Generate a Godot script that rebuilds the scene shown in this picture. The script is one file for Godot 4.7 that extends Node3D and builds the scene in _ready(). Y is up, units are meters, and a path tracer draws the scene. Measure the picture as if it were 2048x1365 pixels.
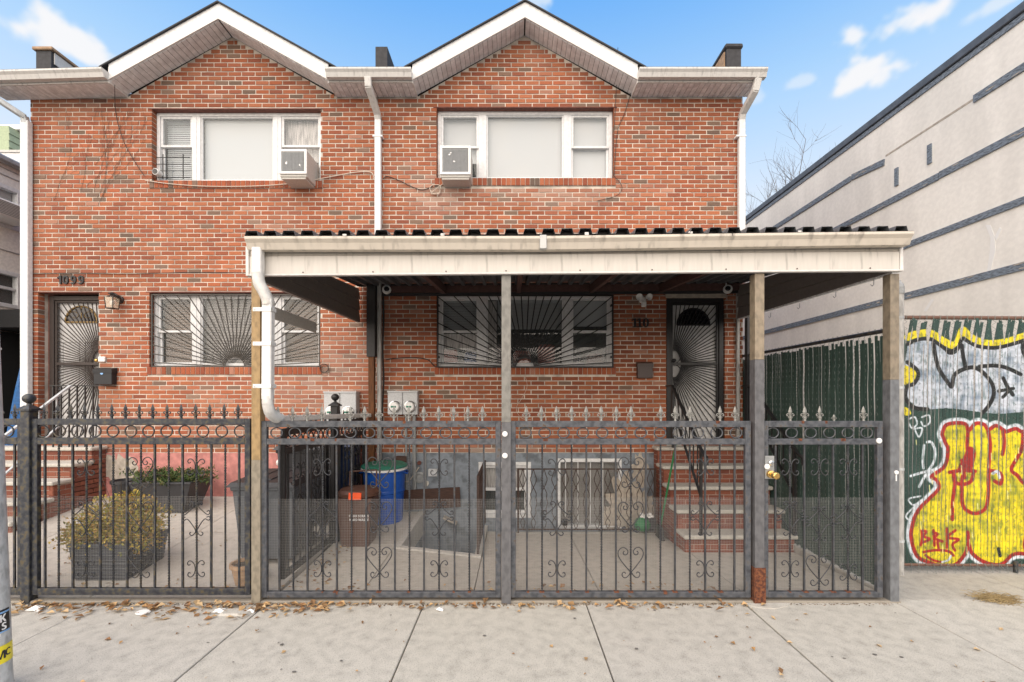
extends Node3D
# Two attached brick houses behind an iron fence, a steel carport over the yard of the second one.
# The brick face of the houses lies in the plane z = 0; the street is towards +z. Metres.

const CAM := Vector3(0.0, 1.85, 6.87)
var M := {}
var names := {}
var rng := RandomNumberGenerator.new()

class MB:
	var v := PackedVector3Array()
	var n := PackedVector3Array()
	var c := PackedColorArray()
	var t := PackedVector2Array()
	var col := Color(1, 1, 1)
	func tri3(a: Vector3, b: Vector3, d: Vector3, na: Vector3, nb: Vector3, nd: Vector3) -> void:
		v.append(a); v.append(d); v.append(b)
		n.append(na); n.append(nd); n.append(nb)
		c.append(col); c.append(col); c.append(col)
	func tri(a: Vector3, b: Vector3, d: Vector3) -> void:
		var m := (b - a).cross(d - a).normalized()
		tri3(a, b, d, m, m, m)
	func quad(a: Vector3, b: Vector3, d: Vector3, e: Vector3) -> void:
		var m := (d - a).cross(e - b).normalized()
		tri3(a, b, d, m, m, m)
		tri3(a, d, e, m, m, m)
	func quad_out(a: Vector3, b: Vector3, d: Vector3, e: Vector3, o: Vector3) -> void:
		if (d - a).cross(e - b).dot((a + b + d + e) * 0.25 - o) < 0.0:
			quad(a, e, d, b)
		else:
			quad(a, b, d, e)
	func hexa(p: Array) -> void:  # 8 corners: bottom ring 0-3, top ring 4-7
		var o := Vector3.ZERO
		for q in p: o += q
		o /= 8.0
		quad_out(p[0], p[1], p[2], p[3], o); quad_out(p[4], p[5], p[6], p[7], o)
		for k in 4: quad_out(p[k], p[(k + 1) % 4], p[4 + (k + 1) % 4], p[4 + k], o)
	func box(o: Vector3, s: Vector3, b := Basis()) -> void:
		var h := s * 0.5
		var p := []
		for y in [-1, 1]:
			for k in [[-1, -1], [1, -1], [1, 1], [-1, 1]]:
				p.append(o + b * Vector3(h.x * k[0], h.y * y, h.z * k[1]))
		hexa(p)
	func bx(x0: float, x1: float, y0: float, y1: float, z0: float, z1: float) -> void:
		box(Vector3(x0 + x1, y0 + y1, z0 + z1) * 0.5, Vector3(absf(x1 - x0), absf(y1 - y0), absf(z1 - z0)))
	func cbox(o: Vector3, s: Vector3, ch := 0.004, b := Basis()) -> void:
		var h := s * 0.5
		ch = minf(ch, minf(h.x, minf(h.y, h.z)) * 0.6)
		var f := func(sg: Vector3, axis: int) -> Vector3:
			var q := Vector3(sg.x * (h.x - (0.0 if axis == 0 else ch)), sg.y * (h.y - (0.0 if axis == 1 else ch)), sg.z * (h.z - (0.0 if axis == 2 else ch)))
			return o + b * q
		for a in 3:
			var e := (a + 1) % 3
			var g := (a + 2) % 3
			for s0 in [-1.0, 1.0]:
				var q := []
				for k in [[-1.0, -1.0], [1.0, -1.0], [1.0, 1.0], [-1.0, 1.0]]:
					var sg := Vector3.ZERO
					sg[a] = s0; sg[e] = k[0]; sg[g] = k[1]
					q.append(f.call(sg, a))
				quad_out(q[0], q[1], q[2], q[3], o)
			for s1 in [-1.0, 1.0]:
				for s2 in [-1.0, 1.0]:
					var lo := Vector3.ZERO
					var hi := Vector3.ZERO
					lo[a] = -1.0; hi[a] = 1.0
					lo[e] = s1; hi[e] = s1; lo[g] = s2; hi[g] = s2
					quad_out(f.call(lo, e), f.call(hi, e), f.call(hi, g), f.call(lo, g), o)
		for sx in [-1.0, 1.0]:
			for sy in [-1.0, 1.0]:
				for sz in [-1.0, 1.0]:
					var sg := Vector3(sx, sy, sz)
					var p0: Vector3 = f.call(sg, 0)
					var p1: Vector3 = f.call(sg, 1)
					var p2: Vector3 = f.call(sg, 2)
					if (p1 - p0).cross(p2 - p0).dot(p0 - o) < 0.0: tri(p0, p2, p1)
					else: tri(p0, p1, p2)
	func cb(x0: float, x1: float, y0: float, y1: float, z0: float, z1: float, ch := 0.004) -> void:
		cbox(Vector3(x0 + x1, y0 + y1, z0 + z1) * 0.5, Vector3(absf(x1 - x0), absf(y1 - y0), absf(z1 - z0)), ch)
	func bar(a: Vector3, b: Vector3, w: float, h: float, up := Vector3.UP) -> void:
		var z := (b - a).normalized()
		if absf(z.dot(up)) > 0.98: up = Vector3.BACK if absf(z.z) < 0.9 else Vector3.UP
		var x := up.cross(z).normalized()
		var y := z.cross(x)
		box((a + b) * 0.5, Vector3(w, h, a.distance_to(b)), Basis(x, y, z))
	func taper(o: Vector3, x0: float, z0: float, x1: float, z1: float, h: float, shift := 0.0) -> void:
		var p := []
		for k in [[-1, -1], [1, -1], [1, 1], [-1, 1]]: p.append(o + Vector3(x0 * 0.5 * k[0], 0, z0 * 0.5 * k[1]))
		for k in [[-1, -1], [1, -1], [1, 1], [-1, 1]]: p.append(o + Vector3(x1 * 0.5 * k[0], h, z1 * 0.5 * k[1] + shift))
		hexa(p)
	func tube(pts: Array, r: float, sides := 6, closed := false, r1 := -1.0, flat := 1.0) -> void:
		var m := pts.size()
		if m < 2: return
		var up := Vector3.UP
		var rings := []
		var norms := []
		var prev := Vector3.ZERO
		for i in m:
			var p: Vector3 = pts[i]
			var d: Vector3
			if closed: d = (pts[(i + 1) % m] - pts[(i + m - 1) % m]).normalized()
			else: d = (pts[mini(i + 1, m - 1)] - pts[maxi(i - 1, 0)]).normalized()
			if i == 0:
				up = Vector3.UP if absf(d.y) < 0.9 else Vector3.BACK
				prev = up.cross(d).normalized()
			else:
				prev = (prev - d * prev.dot(d)).normalized()
			var q := d.cross(prev)
			var rr := r if r1 < 0.0 else lerpf(r, r1, float(i) / (m - 1))
			var ring := PackedVector3Array()
			var nn := PackedVector3Array()
			for k in sides:
				var a := TAU * k / sides
				var dir := prev * cos(a) + q * sin(a)
				nn.append(dir)
				ring.append(p + (prev * cos(a) * flat + q * sin(a)) * rr)
			rings.append(ring); norms.append(nn)
		var last := m if closed else m - 1
		for i in last:
			var j := (i + 1) % m
			for k in sides:
				var l := (k + 1) % sides
				tri3(rings[i][k], rings[i][l], rings[j][l], norms[i][k], norms[i][l], norms[j][l])
				tri3(rings[i][k], rings[j][l], rings[j][k], norms[i][k], norms[j][l], norms[j][k])
		if not closed and r > 0.004:
			for k in range(1, sides - 1):
				tri(rings[0][0], rings[0][k + 1], rings[0][k])
				tri(rings[m - 1][0], rings[m - 1][k], rings[m - 1][k + 1])
	func rod(a: Vector3, b: Vector3, r: float, sides := 6) -> void:
		tube([a, b], r, sides)
	func lathe(prof: Array, sides := 16, xf := Transform3D()) -> void:
		for i in prof.size() - 1:
			var p: Vector2 = prof[i]
			var q: Vector2 = prof[i + 1]
			var e := q - p
			var nr := Vector2(e.y, -e.x).normalized()
			for k in sides:
				var a := TAU * k / sides
				var b := TAU * (k + 1) / sides
				var da := Vector3(cos(a), 0, sin(a))
				var db := Vector3(cos(b), 0, sin(b))
				var na := xf.basis * (da * nr.x + Vector3.UP * nr.y)
				var nb := xf.basis * (db * nr.x + Vector3.UP * nr.y)
				var a0 := xf * (da * p.x + Vector3.UP * p.y)
				var b0 := xf * (db * p.x + Vector3.UP * p.y)
				var a1 := xf * (da * q.x + Vector3.UP * q.y)
				var b1 := xf * (db * q.x + Vector3.UP * q.y)
				if p.x > 1e-5: tri3(a0, b1, b0, na, nb, nb)
				if q.x > 1e-5: tri3(a0, a1, b1, na, na, nb)
	func prism(poly: PackedVector2Array, z0: float, z1: float, xf := Transform3D()) -> void:
		if Geometry2D.is_polygon_clockwise(poly): poly.reverse()
		# Godot calls a ring clockwise with y up reversed; settle it by the signed area
		var area := 0.0
		for i in poly.size():
			area += poly[i].cross(poly[(i + 1) % poly.size()])
		if area < 0.0: poly.reverse()
		var id := Geometry2D.triangulate_polygon(poly)
		for i in range(0, id.size(), 3):
			var a := poly[id[i]]
			var b := poly[id[i + 1]]
			var d := poly[id[i + 2]]
			if (b - a).cross(d - a) < 0.0:
				var s := b; b = d; d = s
			tri(xf * Vector3(a.x, a.y, z1), xf * Vector3(b.x, b.y, z1), xf * Vector3(d.x, d.y, z1))
			tri(xf * Vector3(a.x, a.y, z0), xf * Vector3(d.x, d.y, z0), xf * Vector3(b.x, b.y, z0))
		for i in poly.size():
			var a := poly[i]
			var b := poly[(i + 1) % poly.size()]
			quad(xf * Vector3(a.x, a.y, z1), xf * Vector3(a.x, a.y, z0), xf * Vector3(b.x, b.y, z0), xf * Vector3(b.x, b.y, z1))
	func ball(o: Vector3, r: float, sides := 14, squash := 1.0) -> void:
		var prof := []
		for i in 9:
			var a := -PI / 2 + PI * i / 8
			prof.append(Vector2(maxf(cos(a) * r, 0.0), sin(a) * r * squash))
		lathe(prof, sides, Transform3D(Basis(), o))
	func wall(x0: float, x1: float, y0: float, y1: float, z0: float, z1: float, holes: Array) -> void:
		# a slab with rectangular openings [x0, x1, y0, y1]
		var xs := [x0, x1]
		var ys := [y0, y1]
		for h in holes:
			for k in 2:
				if h[k] > x0 and h[k] < x1: xs.append(h[k])
				if h[2 + k] > y0 and h[2 + k] < y1: ys.append(h[2 + k])
		xs.sort(); ys.sort()
		var inside := func(i: int, j: int) -> bool:
			if i < 0 or j < 0 or i >= xs.size() - 1 or j >= ys.size() - 1: return true
			if xs[i + 1] - xs[i] < 1e-5 or ys[j + 1] - ys[j] < 1e-5: return true
			var mx: float = (xs[i] + xs[i + 1]) * 0.5
			var my: float = (ys[j] + ys[j + 1]) * 0.5
			for h in holes:
				if mx > h[0] and mx < h[1] and my > h[2] and my < h[3]: return true
			return false
		for i in xs.size() - 1:
			for j in ys.size() - 1:
				if inside.call(i, j): continue
				var a: float = xs[i]
				var b: float = xs[i + 1]
				var d: float = ys[j]
				var e: float = ys[j + 1]
				quad(Vector3(a, d, z1), Vector3(b, d, z1), Vector3(b, e, z1), Vector3(a, e, z1))
				quad(Vector3(b, d, z0), Vector3(a, d, z0), Vector3(a, e, z0), Vector3(b, e, z0))
				if inside.call(i - 1, j): quad(Vector3(a, d, z0), Vector3(a, d, z1), Vector3(a, e, z1), Vector3(a, e, z0))
				if inside.call(i + 1, j): quad(Vector3(b, d, z1), Vector3(b, d, z0), Vector3(b, e, z0), Vector3(b, e, z1))
				if inside.call(i, j - 1): quad(Vector3(a, d, z0), Vector3(b, d, z0), Vector3(b, d, z1), Vector3(a, d, z1))
				if inside.call(i, j + 1): quad(Vector3(a, e, z1), Vector3(b, e, z1), Vector3(b, e, z0), Vector3(a, e, z0))
	func mesh() -> ArrayMesh:
		var arr := []
		arr.resize(Mesh.ARRAY_MAX)
		arr[Mesh.ARRAY_VERTEX] = v
		arr[Mesh.ARRAY_NORMAL] = n
		arr[Mesh.ARRAY_COLOR] = c
		if t.size() == v.size(): arr[Mesh.ARRAY_TEX_UV] = t
		var m := ArrayMesh.new()
		m.add_surface_from_arrays(Mesh.PRIMITIVE_TRIANGLES, arr)
		return m


# ---------- helpers

func at(px: float, py: float, z: float) -> Vector3:  # where a point read off the photograph lies, at a known depth z
	var d := CAM.z - z
	return Vector3((px - 1024.0) * d / 900.0, CAM.y - (py - 795.0) * d / 900.0, z)

func numbered(called: String, parent: Node) -> String:
	var key := str(parent.get_instance_id()) + called
	var k: int = names.get(key, 0)
	names[key] = k + 1
	return called if k == 0 else "%s_%03d" % [called, k]

func part(called: String, shape, mat: Material, parent: Node, xf := Transform3D()) -> MeshInstance3D:
	var o := MeshInstance3D.new()
	o.name = numbered(called, parent)
	o.mesh = shape.mesh() if shape is MB else shape
	o.material_override = mat
	parent.add_child(o, true)
	o.global_transform = xf
	return o

func thing(called: String, label: String, category: String, where := Vector3.ZERO, group := "") -> Node3D:
	var o := Node3D.new()
	o.name = numbered(called, self)
	add_child(o, true)
	o.position = where
	tag(o, label, category, group)
	return o

func tag(o: Node, label: String, category: String, group := "") -> void:
	o.set_meta("label", label)
	if category: o.set_meta("category", category)
	if group: o.set_meta("group", group)

func solo(called: String, shape, mat: Material, label: String, category: String, group := "") -> MeshInstance3D:
	var o := part(called, shape, mat, self)
	tag(o, label, category, group)
	return o

func struct(called: String, label: String) -> Node3D:
	var o := Node3D.new()
	o.name = numbered(called, self)
	add_child(o, true)
	o.set_meta("label", label)
	o.set_meta("kind", "structure")
	return o

func stuff(o: Node) -> Node:
	o.set_meta("kind", "stuff")
	return o

func spline(pts: Array, per := 5) -> Array:
	var out := []
	for i in pts.size() - 1:
		var p0: Vector3 = pts[maxi(i - 1, 0)]
		var p1: Vector3 = pts[i]
		var p2: Vector3 = pts[i + 1]
		var p3: Vector3 = pts[mini(i + 2, pts.size() - 1)]
		for k in per:
			out.append(p1.cubic_interpolate(p2, p0, p3, float(k) / per))
	out.append(pts[-1])
	return out

func lin(r: float, g: float, b: float) -> Color:
	return Color(r, g, b).linear_to_srgb()

func ntex(sd: int, freq: float, stops: Array, octaves := 4, size := 512) -> NoiseTexture2D:
	# stops: [offset, grey or Color] in the values that a picture of the surface would show (sRGB)
	var f := FastNoiseLite.new()
	f.seed = sd
	f.noise_type = FastNoiseLite.TYPE_SIMPLEX_SMOOTH
	f.frequency = freq
	f.fractal_octaves = octaves
	var g := Gradient.new()
	var off := PackedFloat32Array()
	var cols := PackedColorArray()
	for s in stops:
		off.append(s[0])
		cols.append(s[1] if s[1] is Color else Color(s[1], s[1], s[1]))
	g.offsets = off
	g.colors = cols
	var t := NoiseTexture2D.new()
	t.width = size
	t.height = size
	t.seamless = true
	t.noise = f
	t.color_ramp = g
	return t

func sm(key: String, albedo: Color, rough := 0.8, tex: Texture2D = null, scale := Vector3.ONE, metal := 0.0, detail: Texture2D = null, dscale := Vector3.ONE) -> StandardMaterial3D:
	var m := StandardMaterial3D.new()
	m.resource_name = key
	m.albedo_color = albedo
	m.roughness = rough
	m.metallic = metal
	m.vertex_color_use_as_albedo = true
	if tex:
		m.albedo_texture = tex
		m.uv1_triplanar = true
		m.uv1_world_triplanar = true
		m.uv1_scale = scale
	if detail:
		m.detail_enabled = true
		m.detail_albedo = detail
		m.detail_blend_mode = BaseMaterial3D.BLEND_MODE_MUL
		m.detail_uv_layer = BaseMaterial3D.DETAIL_UV_2
		m.uv2_triplanar = true
		m.uv2_world_triplanar = true
		m.uv2_scale = dscale
	M[key] = m
	return m

func bump(m: StandardMaterial3D, tex: Texture2D, cm: float) -> void:
	if tex == null: return
	m.heightmap_enabled = true
	m.heightmap_texture = tex
	m.heightmap_scale = cm

func materials() -> void:
	var grain := ntex(1, 0.03, [[0.2, 0.93], [0.8, 1.0]], 5)
	var coarse := ntex(2, 0.012, [[0.25, 0.87], [0.75, 1.0]], 5)
	var speck := ntex(3, 0.12, [[0.0, 0.74], [0.30, 0.80], [0.46, 0.96], [1.0, 1.0]], 3)
	var pebble := ntex(17, 0.11, [[0.0, 0.74], [0.22, 0.82], [0.36, 0.97], [0.7, 1.0], [0.9, 1.0]], 3, 1024)
	var stain := ntex(4, 0.009, [[0.2, 0.76], [0.42, 0.94], [0.6, 1.0], [0.8, 0.90]], 5)
	var drip := ntex(5, 0.02, [[0.12, 0.80], [0.34, 0.97], [0.7, 1.0]], 5)
	var steel := ntex(6, 0.02, [[0.15, Color(0.31, 0.325, 0.355)], [0.4, Color(0.40, 0.415, 0.445)], [0.66, Color(0.47, 0.48, 0.505)], [0.80, Color(0.47, 0.45, 0.43)], [0.90, Color(0.42, 0.31, 0.23)]], 5)
	var dark_steel := ntex(7, 0.02, [[0.2, Color(0.13, 0.14, 0.17)], [0.5, Color(0.21, 0.22, 0.24)], [0.68, Color(0.28, 0.27, 0.24)], [0.85, Color(0.33, 0.29, 0.21)]], 5)
	var rusty := ntex(8, 0.03, [[0.2, Color(0.25, 0.14, 0.10)], [0.5, Color(0.38, 0.21, 0.13)], [0.8, Color(0.46, 0.29, 0.18)]], 5)
	var slab := ntex(9, 0.03, [[0.1, 0.88], [0.32, 0.95], [0.5, 0.965], [0.64, 1.0], [0.9, 0.985]], 6)
	var hi := ntex(10, 0.1, [[0.0, 0.0], [1.0, 1.0]], 4)
	var wood := ntex(11, 0.02, [[0.2, 0.72], [0.5, 0.9], [0.8, 1.0]], 4)
	var peel := ntex(12, 0.012, [[0.45, 1.0], [0.55, 0.93], [0.7, 1.0]], 4)
	bump(sm("brick", Color.WHITE, 0.92, grain, Vector3(4, 9, 4), 0.0, speck, Vector3(6, 6, 6)), hi, 0.15)
	sm("mortar", lin(0.64, 0.57, 0.49), 0.95, ntex(18, 0.01, [[0.2, 0.80], [0.7, 1.0]], 4), Vector3.ONE * 0.6)
	bump(sm("concrete", lin(0.51, 0.485, 0.435), 0.93, slab, Vector3.ONE * 0.5, 0.0, pebble, Vector3.ONE * 0.75), null, 0.0)
	sm("gum", lin(0.16, 0.15, 0.14), 0.9, null)
	sm("yard_concrete", lin(0.56, 0.515, 0.455), 0.93, slab, Vector3.ONE * 0.5, 0.0, pebble, Vector3.ONE * 0.9)
	sm("tread", lin(0.64, 0.605, 0.55), 0.9, slab, Vector3.ONE * 1.3, 0.0, speck, Vector3.ONE * 5.1)
	sm("asphalt", lin(0.06, 0.06, 0.062), 0.95, speck, Vector3.ONE * 2.0)
	sm("soil", lin(0.11, 0.09, 0.07), 1.0, coarse, Vector3.ONE)
	sm("pink_stucco", lin(0.56, 0.235, 0.21), 0.9, coarse, Vector3.ONE * 1.1)
	sm("grey_stucco", lin(0.235, 0.265, 0.30), 0.9, stain, Vector3.ONE * 0.9)
	sm("bare_stucco", lin(0.50, 0.44, 0.37), 0.95, coarse, Vector3.ONE * 1.5)
	sm("stucco", lin(0.86, 0.825, 0.765), 0.95, ntex(13, 0.03, [[0.2, 0.965], [0.8, 1.0]], 5), Vector3.ONE * 0.7, 0.0, ntex(14, 0.006, [[0.2, 0.955], [0.7, 1.0]], 3), Vector3(0.5, 0.12, 0.5))
	sm("trim_strip", lin(0.21, 0.25, 0.30), 0.7, ntex(19, 0.02, [[0.2, 0.66], [0.5, 0.9], [0.7, 1.0], [0.86, 1.0]], 5), Vector3(2.0, 4.0, 1.2))
	sm("dark_flashing", lin(0.10, 0.115, 0.14), 0.5, coarse, Vector3.ONE * 0.7)
	sm("vinyl", lin(0.72, 0.70, 0.67), 0.45, grain, Vector3.ONE * 0.8)
	sm("soffit", lin(0.88, 0.89, 0.90), 0.55, coarse, Vector3.ONE * 1.2)
	sm("gutter_white", lin(0.60, 0.585, 0.56), 0.4, drip, Vector3(1.4, 0.5, 1.4))
	sm("fascia_dirty", lin(0.60, 0.565, 0.515), 0.5, drip, Vector3(1.5, 0.16, 1.5))
	sm("canopy_gutter", lin(0.60, 0.54, 0.46), 0.45, drip, Vector3(0.9, 0.4, 0.9))
	sm("pvc", lin(0.78, 0.77, 0.75), 0.35, grain, Vector3.ONE)
	sm("white_paint", lin(0.75, 0.75, 0.75), 0.5, grain, Vector3.ONE)
	sm("door_white", lin(0.72, 0.71, 0.70), 0.5, grain, Vector3.ONE * 0.5)
	sm("shingle", lin(0.055, 0.055, 0.06), 0.95, speck, Vector3.ONE * 3)
	sm("tar", lin(0.045, 0.045, 0.05), 0.8, coarse, Vector3.ONE * 2)
	sm("terracotta_cap", lin(0.45, 0.30, 0.19), 0.9, coarse, Vector3.ONE * 2)
	sm("steel", Color(0.84, 0.84, 0.84).darkened(0.14), 0.5, steel, Vector3.ONE * 1.3, 0.15)
	sm("post_steel", Color.WHITE, 0.5, ntex(15, 0.02, [[0.2, 0.84], [0.5, 0.95], [0.75, 1.0]], 5), Vector3(1.6, 1.0, 1.6), 0.1)
	sm("finial_metal", lin(0.29, 0.285, 0.265), 0.5, coarse, Vector3.ONE * 3, 0.3)
	sm("dark_steel", Color.WHITE, 0.45, dark_steel, Vector3.ONE * 1.5, 0.1)
	sm("bar_steel", Color(0.56, 0.56, 0.56), 0.5, steel, Vector3.ONE * 1.3, 0.15)
	sm("stoop_mortar", lin(0.46, 0.36, 0.30), 0.95, grain, Vector3.ONE * 3)
	sm("rust", Color.WHITE, 0.9, rusty, Vector3.ONE * 2)
	sm("black_iron", lin(0.022, 0.021, 0.022), 0.45, coarse, Vector3.ONE * 3, 0.1)
	sm("brown_iron", lin(0.045, 0.032, 0.027), 0.6, coarse, Vector3.ONE * 3)
	sm("grey_iron", lin(0.085, 0.075, 0.065), 0.6, coarse, Vector3.ONE * 3, 0.1)
	sm("wire", lin(0.42, 0.42, 0.41), 0.4, null, Vector3.ONE, 0.5)
	sm("roof_sheet", lin(0.17, 0.185, 0.20), 0.42, stain, Vector3(3, 1, 0.5), 0.4)
	sm("purlin", lin(0.10, 0.048, 0.04), 0.8, coarse, Vector3.ONE * 2)
	sm("dark_panel", lin(0.24, 0.215, 0.20), 0.5, grain, Vector3.ONE)
	sm("black_beam", lin(0.03, 0.028, 0.028), 0.6, grain, Vector3.ONE)
	sm("flashing", lin(0.42, 0.42, 0.41), 0.4, drip, Vector3(1.1, 0.5, 1.1), 0.3)
	sm("timber", lin(0.36, 0.215, 0.085), 0.75, wood, Vector3(5, 0.5, 5))
	sm("brown_board", lin(0.075, 0.032, 0.02), 0.6, wood, Vector3(0.6, 8, 0.6))
	sm("black_metal", lin(0.014, 0.014, 0.016), 0.6, null)
	sm("brown_metal", lin(0.045, 0.024, 0.02), 0.4, null)
	sm("brass", lin(0.68, 0.44, 0.15), 0.25, null, Vector3.ONE, 0.9)
	sm("old_brass", lin(0.30, 0.20, 0.08), 0.45, null, Vector3.ONE, 0.6)
	sm("chrome", lin(0.55, 0.55, 0.55), 0.2, null, Vector3.ONE, 0.9)
	sm("white_plastic", lin(0.78, 0.77, 0.75), 0.4, null)
	sm("beige_plastic", lin(0.60, 0.57, 0.52), 0.5, grain, Vector3.ONE * 2)
	sm("grey_box", lin(0.52, 0.53, 0.54), 0.45, grain, Vector3.ONE * 2)
	sm("conduit", lin(0.30, 0.31, 0.31), 0.5, coarse, Vector3.ONE * 2)
	sm("lens", lin(0.01, 0.01, 0.012), 0.08, null)
	sm("bin_grey", lin(0.12, 0.13, 0.145), 0.5, grain, Vector3.ONE)
	sm("bin_black", lin(0.03, 0.03, 0.034), 0.45, grain, Vector3.ONE)
	sm("bin_navy", lin(0.02, 0.04, 0.11), 0.45, grain, Vector3.ONE)
	sm("bin_brown", lin(0.105, 0.048, 0.032), 0.5, grain, Vector3.ONE)
	sm("barrel_blue", lin(0.008, 0.085, 0.42), 0.4, grain, Vector3.ONE)
	sm("lid_green", lin(0.03, 0.19, 0.13), 0.4, grain, Vector3.ONE)
	sm("orange_label", lin(0.85, 0.10, 0.02), 0.6, null)
	sm("green_label", lin(0.16, 0.55, 0.08), 0.6, null)
	sm("planter", lin(0.065, 0.07, 0.08), 0.55, grain, Vector3.ONE * 2)
	sm("terracotta", lin(0.52, 0.34, 0.21), 0.85, coarse, Vector3.ONE * 3)
	sm("leaf", Color.WHITE, 0.75, null)
	M.leaf.backlight_enabled = true
	M.leaf.backlight = Color(0.25, 0.25, 0.2)
	sm("twig", lin(0.11, 0.085, 0.065), 0.9, null)
	sm("bark", lin(0.12, 0.10, 0.085), 0.95, null)
	sm("dry_leaf", Color.WHITE, 0.85, null)
	sm("slat_green", lin(0.045, 0.088, 0.074), 0.5, coarse, Vector3(6, 0.6, 6))
	sm("link_wire", lin(0.20, 0.23, 0.21), 0.5, null, Vector3.ONE, 0.4)
	sm("link_rust", lin(0.16, 0.085, 0.06), 0.8, coarse, Vector3.ONE * 4)
	sm("galvanised", lin(0.56, 0.585, 0.60), 0.5, stain, Vector3(2.5, 1.2, 2.5), 0.2)
	sm("pipe_grey", lin(0.44, 0.43, 0.41), 0.55, stain, Vector3(3, 0.8, 3))
	sm("cream_siding", lin(0.86, 0.82, 0.76), 0.8, grain, Vector3.ONE)
	sm("green_siding", lin(0.42, 0.50, 0.33), 0.8, grain, Vector3.ONE)
	sm("tarp", lin(0.01, 0.12, 0.36), 0.55, coarse, Vector3.ONE * 3)
	sm("black_awning", lin(0.012, 0.012, 0.013), 0.95, grain, Vector3.ONE)
	sm("cable_dark", lin(0.03, 0.028, 0.027), 0.7, null)
	sm("cable_pale", lin(0.58, 0.50, 0.42), 0.7, null)
	sm("blind_white", lin(0.44, 0.465, 0.48), 0.75, null)
	sm("blind_brown", lin(0.11, 0.065, 0.038), 0.6, null)
	sm("blind_taupe", lin(0.22, 0.20, 0.185), 0.7, null)
	sm("blind_grey", lin(0.42, 0.435, 0.445), 0.7, null)
	sm("curtain", lin(0.55, 0.52, 0.50), 0.9, wood, Vector3(4, 0.3, 4))
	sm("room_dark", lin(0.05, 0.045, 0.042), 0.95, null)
	sm("sticker_black", lin(0.015, 0.015, 0.018), 0.4, null)
	sm("sticker_yellow", lin(0.80, 0.68, 0.03), 0.4, null)
	sm("letter_white", lin(0.80, 0.80, 0.80), 0.5, null)
	sm("sticker_blue", lin(0.22, 0.42, 0.72), 0.4, null)
	sm("paper", lin(0.78, 0.77, 0.75), 0.8, null)
	sm("red_brown", lin(0.20, 0.075, 0.055), 0.8, coarse, Vector3.ONE * 2)
	sm("green_handle", lin(0.02, 0.17, 0.06), 0.5, null)
	var g := StandardMaterial3D.new()
	g.resource_name = "glass"
	g.transparency = BaseMaterial3D.TRANSPARENCY_ALPHA
	g.albedo_color = Color(0.9, 0.95, 0.95, 0.06)
	g.roughness = 0.02
	g.metallic_specular = 0.55
	M.glass = g
	var gl := g.duplicate()
	gl.albedo_color = Color(0.85, 0.8, 0.7, 0.35)
	gl.roughness = 0.2
	M.lamp_glass = gl

func _ready() -> void:
	rng.seed = 20240417
	# --- camera: level, with the lens shifted up as in a photograph with corrected verticals
	var cam := Camera3D.new()
	cam.name = "camera"
	add_child(cam)
	cam.position = CAM
	cam.projection = Camera3D.PROJECTION_FRUSTUM
	cam.near = 0.1
	cam.far = 600.0
	cam.size = 0.1 * 1365.0 / 900.0
	cam.frustum_offset = Vector2(0.0, 0.1 * 112.5 / 900.0)
	cam.current = true
	# --- sky
	var env := Environment.new()
	env.background_mode = Environment.BG_SKY
	env.sky = Sky.new()
	var pano := PanoramaSkyMaterial.new()
	pano.panorama = sky_picture()
	pano.energy_multiplier = 1.0
	env.sky.sky_material = pano
	env.background_energy_multiplier = 0.41
	env.tonemap_mode = Environment.TONE_MAPPER_LINEAR
	env.tonemap_exposure = 2.45
	env.sdfgi_enabled = true
	env.ssao_enabled = true
	env.ssil_enabled = true
	var we := WorldEnvironment.new()
	we.name = "world_environment"
	we.environment = env
	add_child(we)
	# --- sun behind thin cloud: soft
	var sun := DirectionalLight3D.new()
	sun.name = "sun"
	sun.light_energy = 0.90
	sun.light_color = Color(1.0, 0.93, 0.845)
	sun.light_angular_distance = 110.0
	sun.shadow_enabled = true
	add_child(sun)
	sun.look_at_from_position(Vector3.ZERO, -Vector3(-0.27, 0.42, 0.80), Vector3.UP)
	materials()
	ground()
	houses()
	neighbours()
	stoops()
	fences()
	canopy()
	yard_things()
	small_things()
	print("built ", get_child_count(), " top-level nodes")

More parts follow.
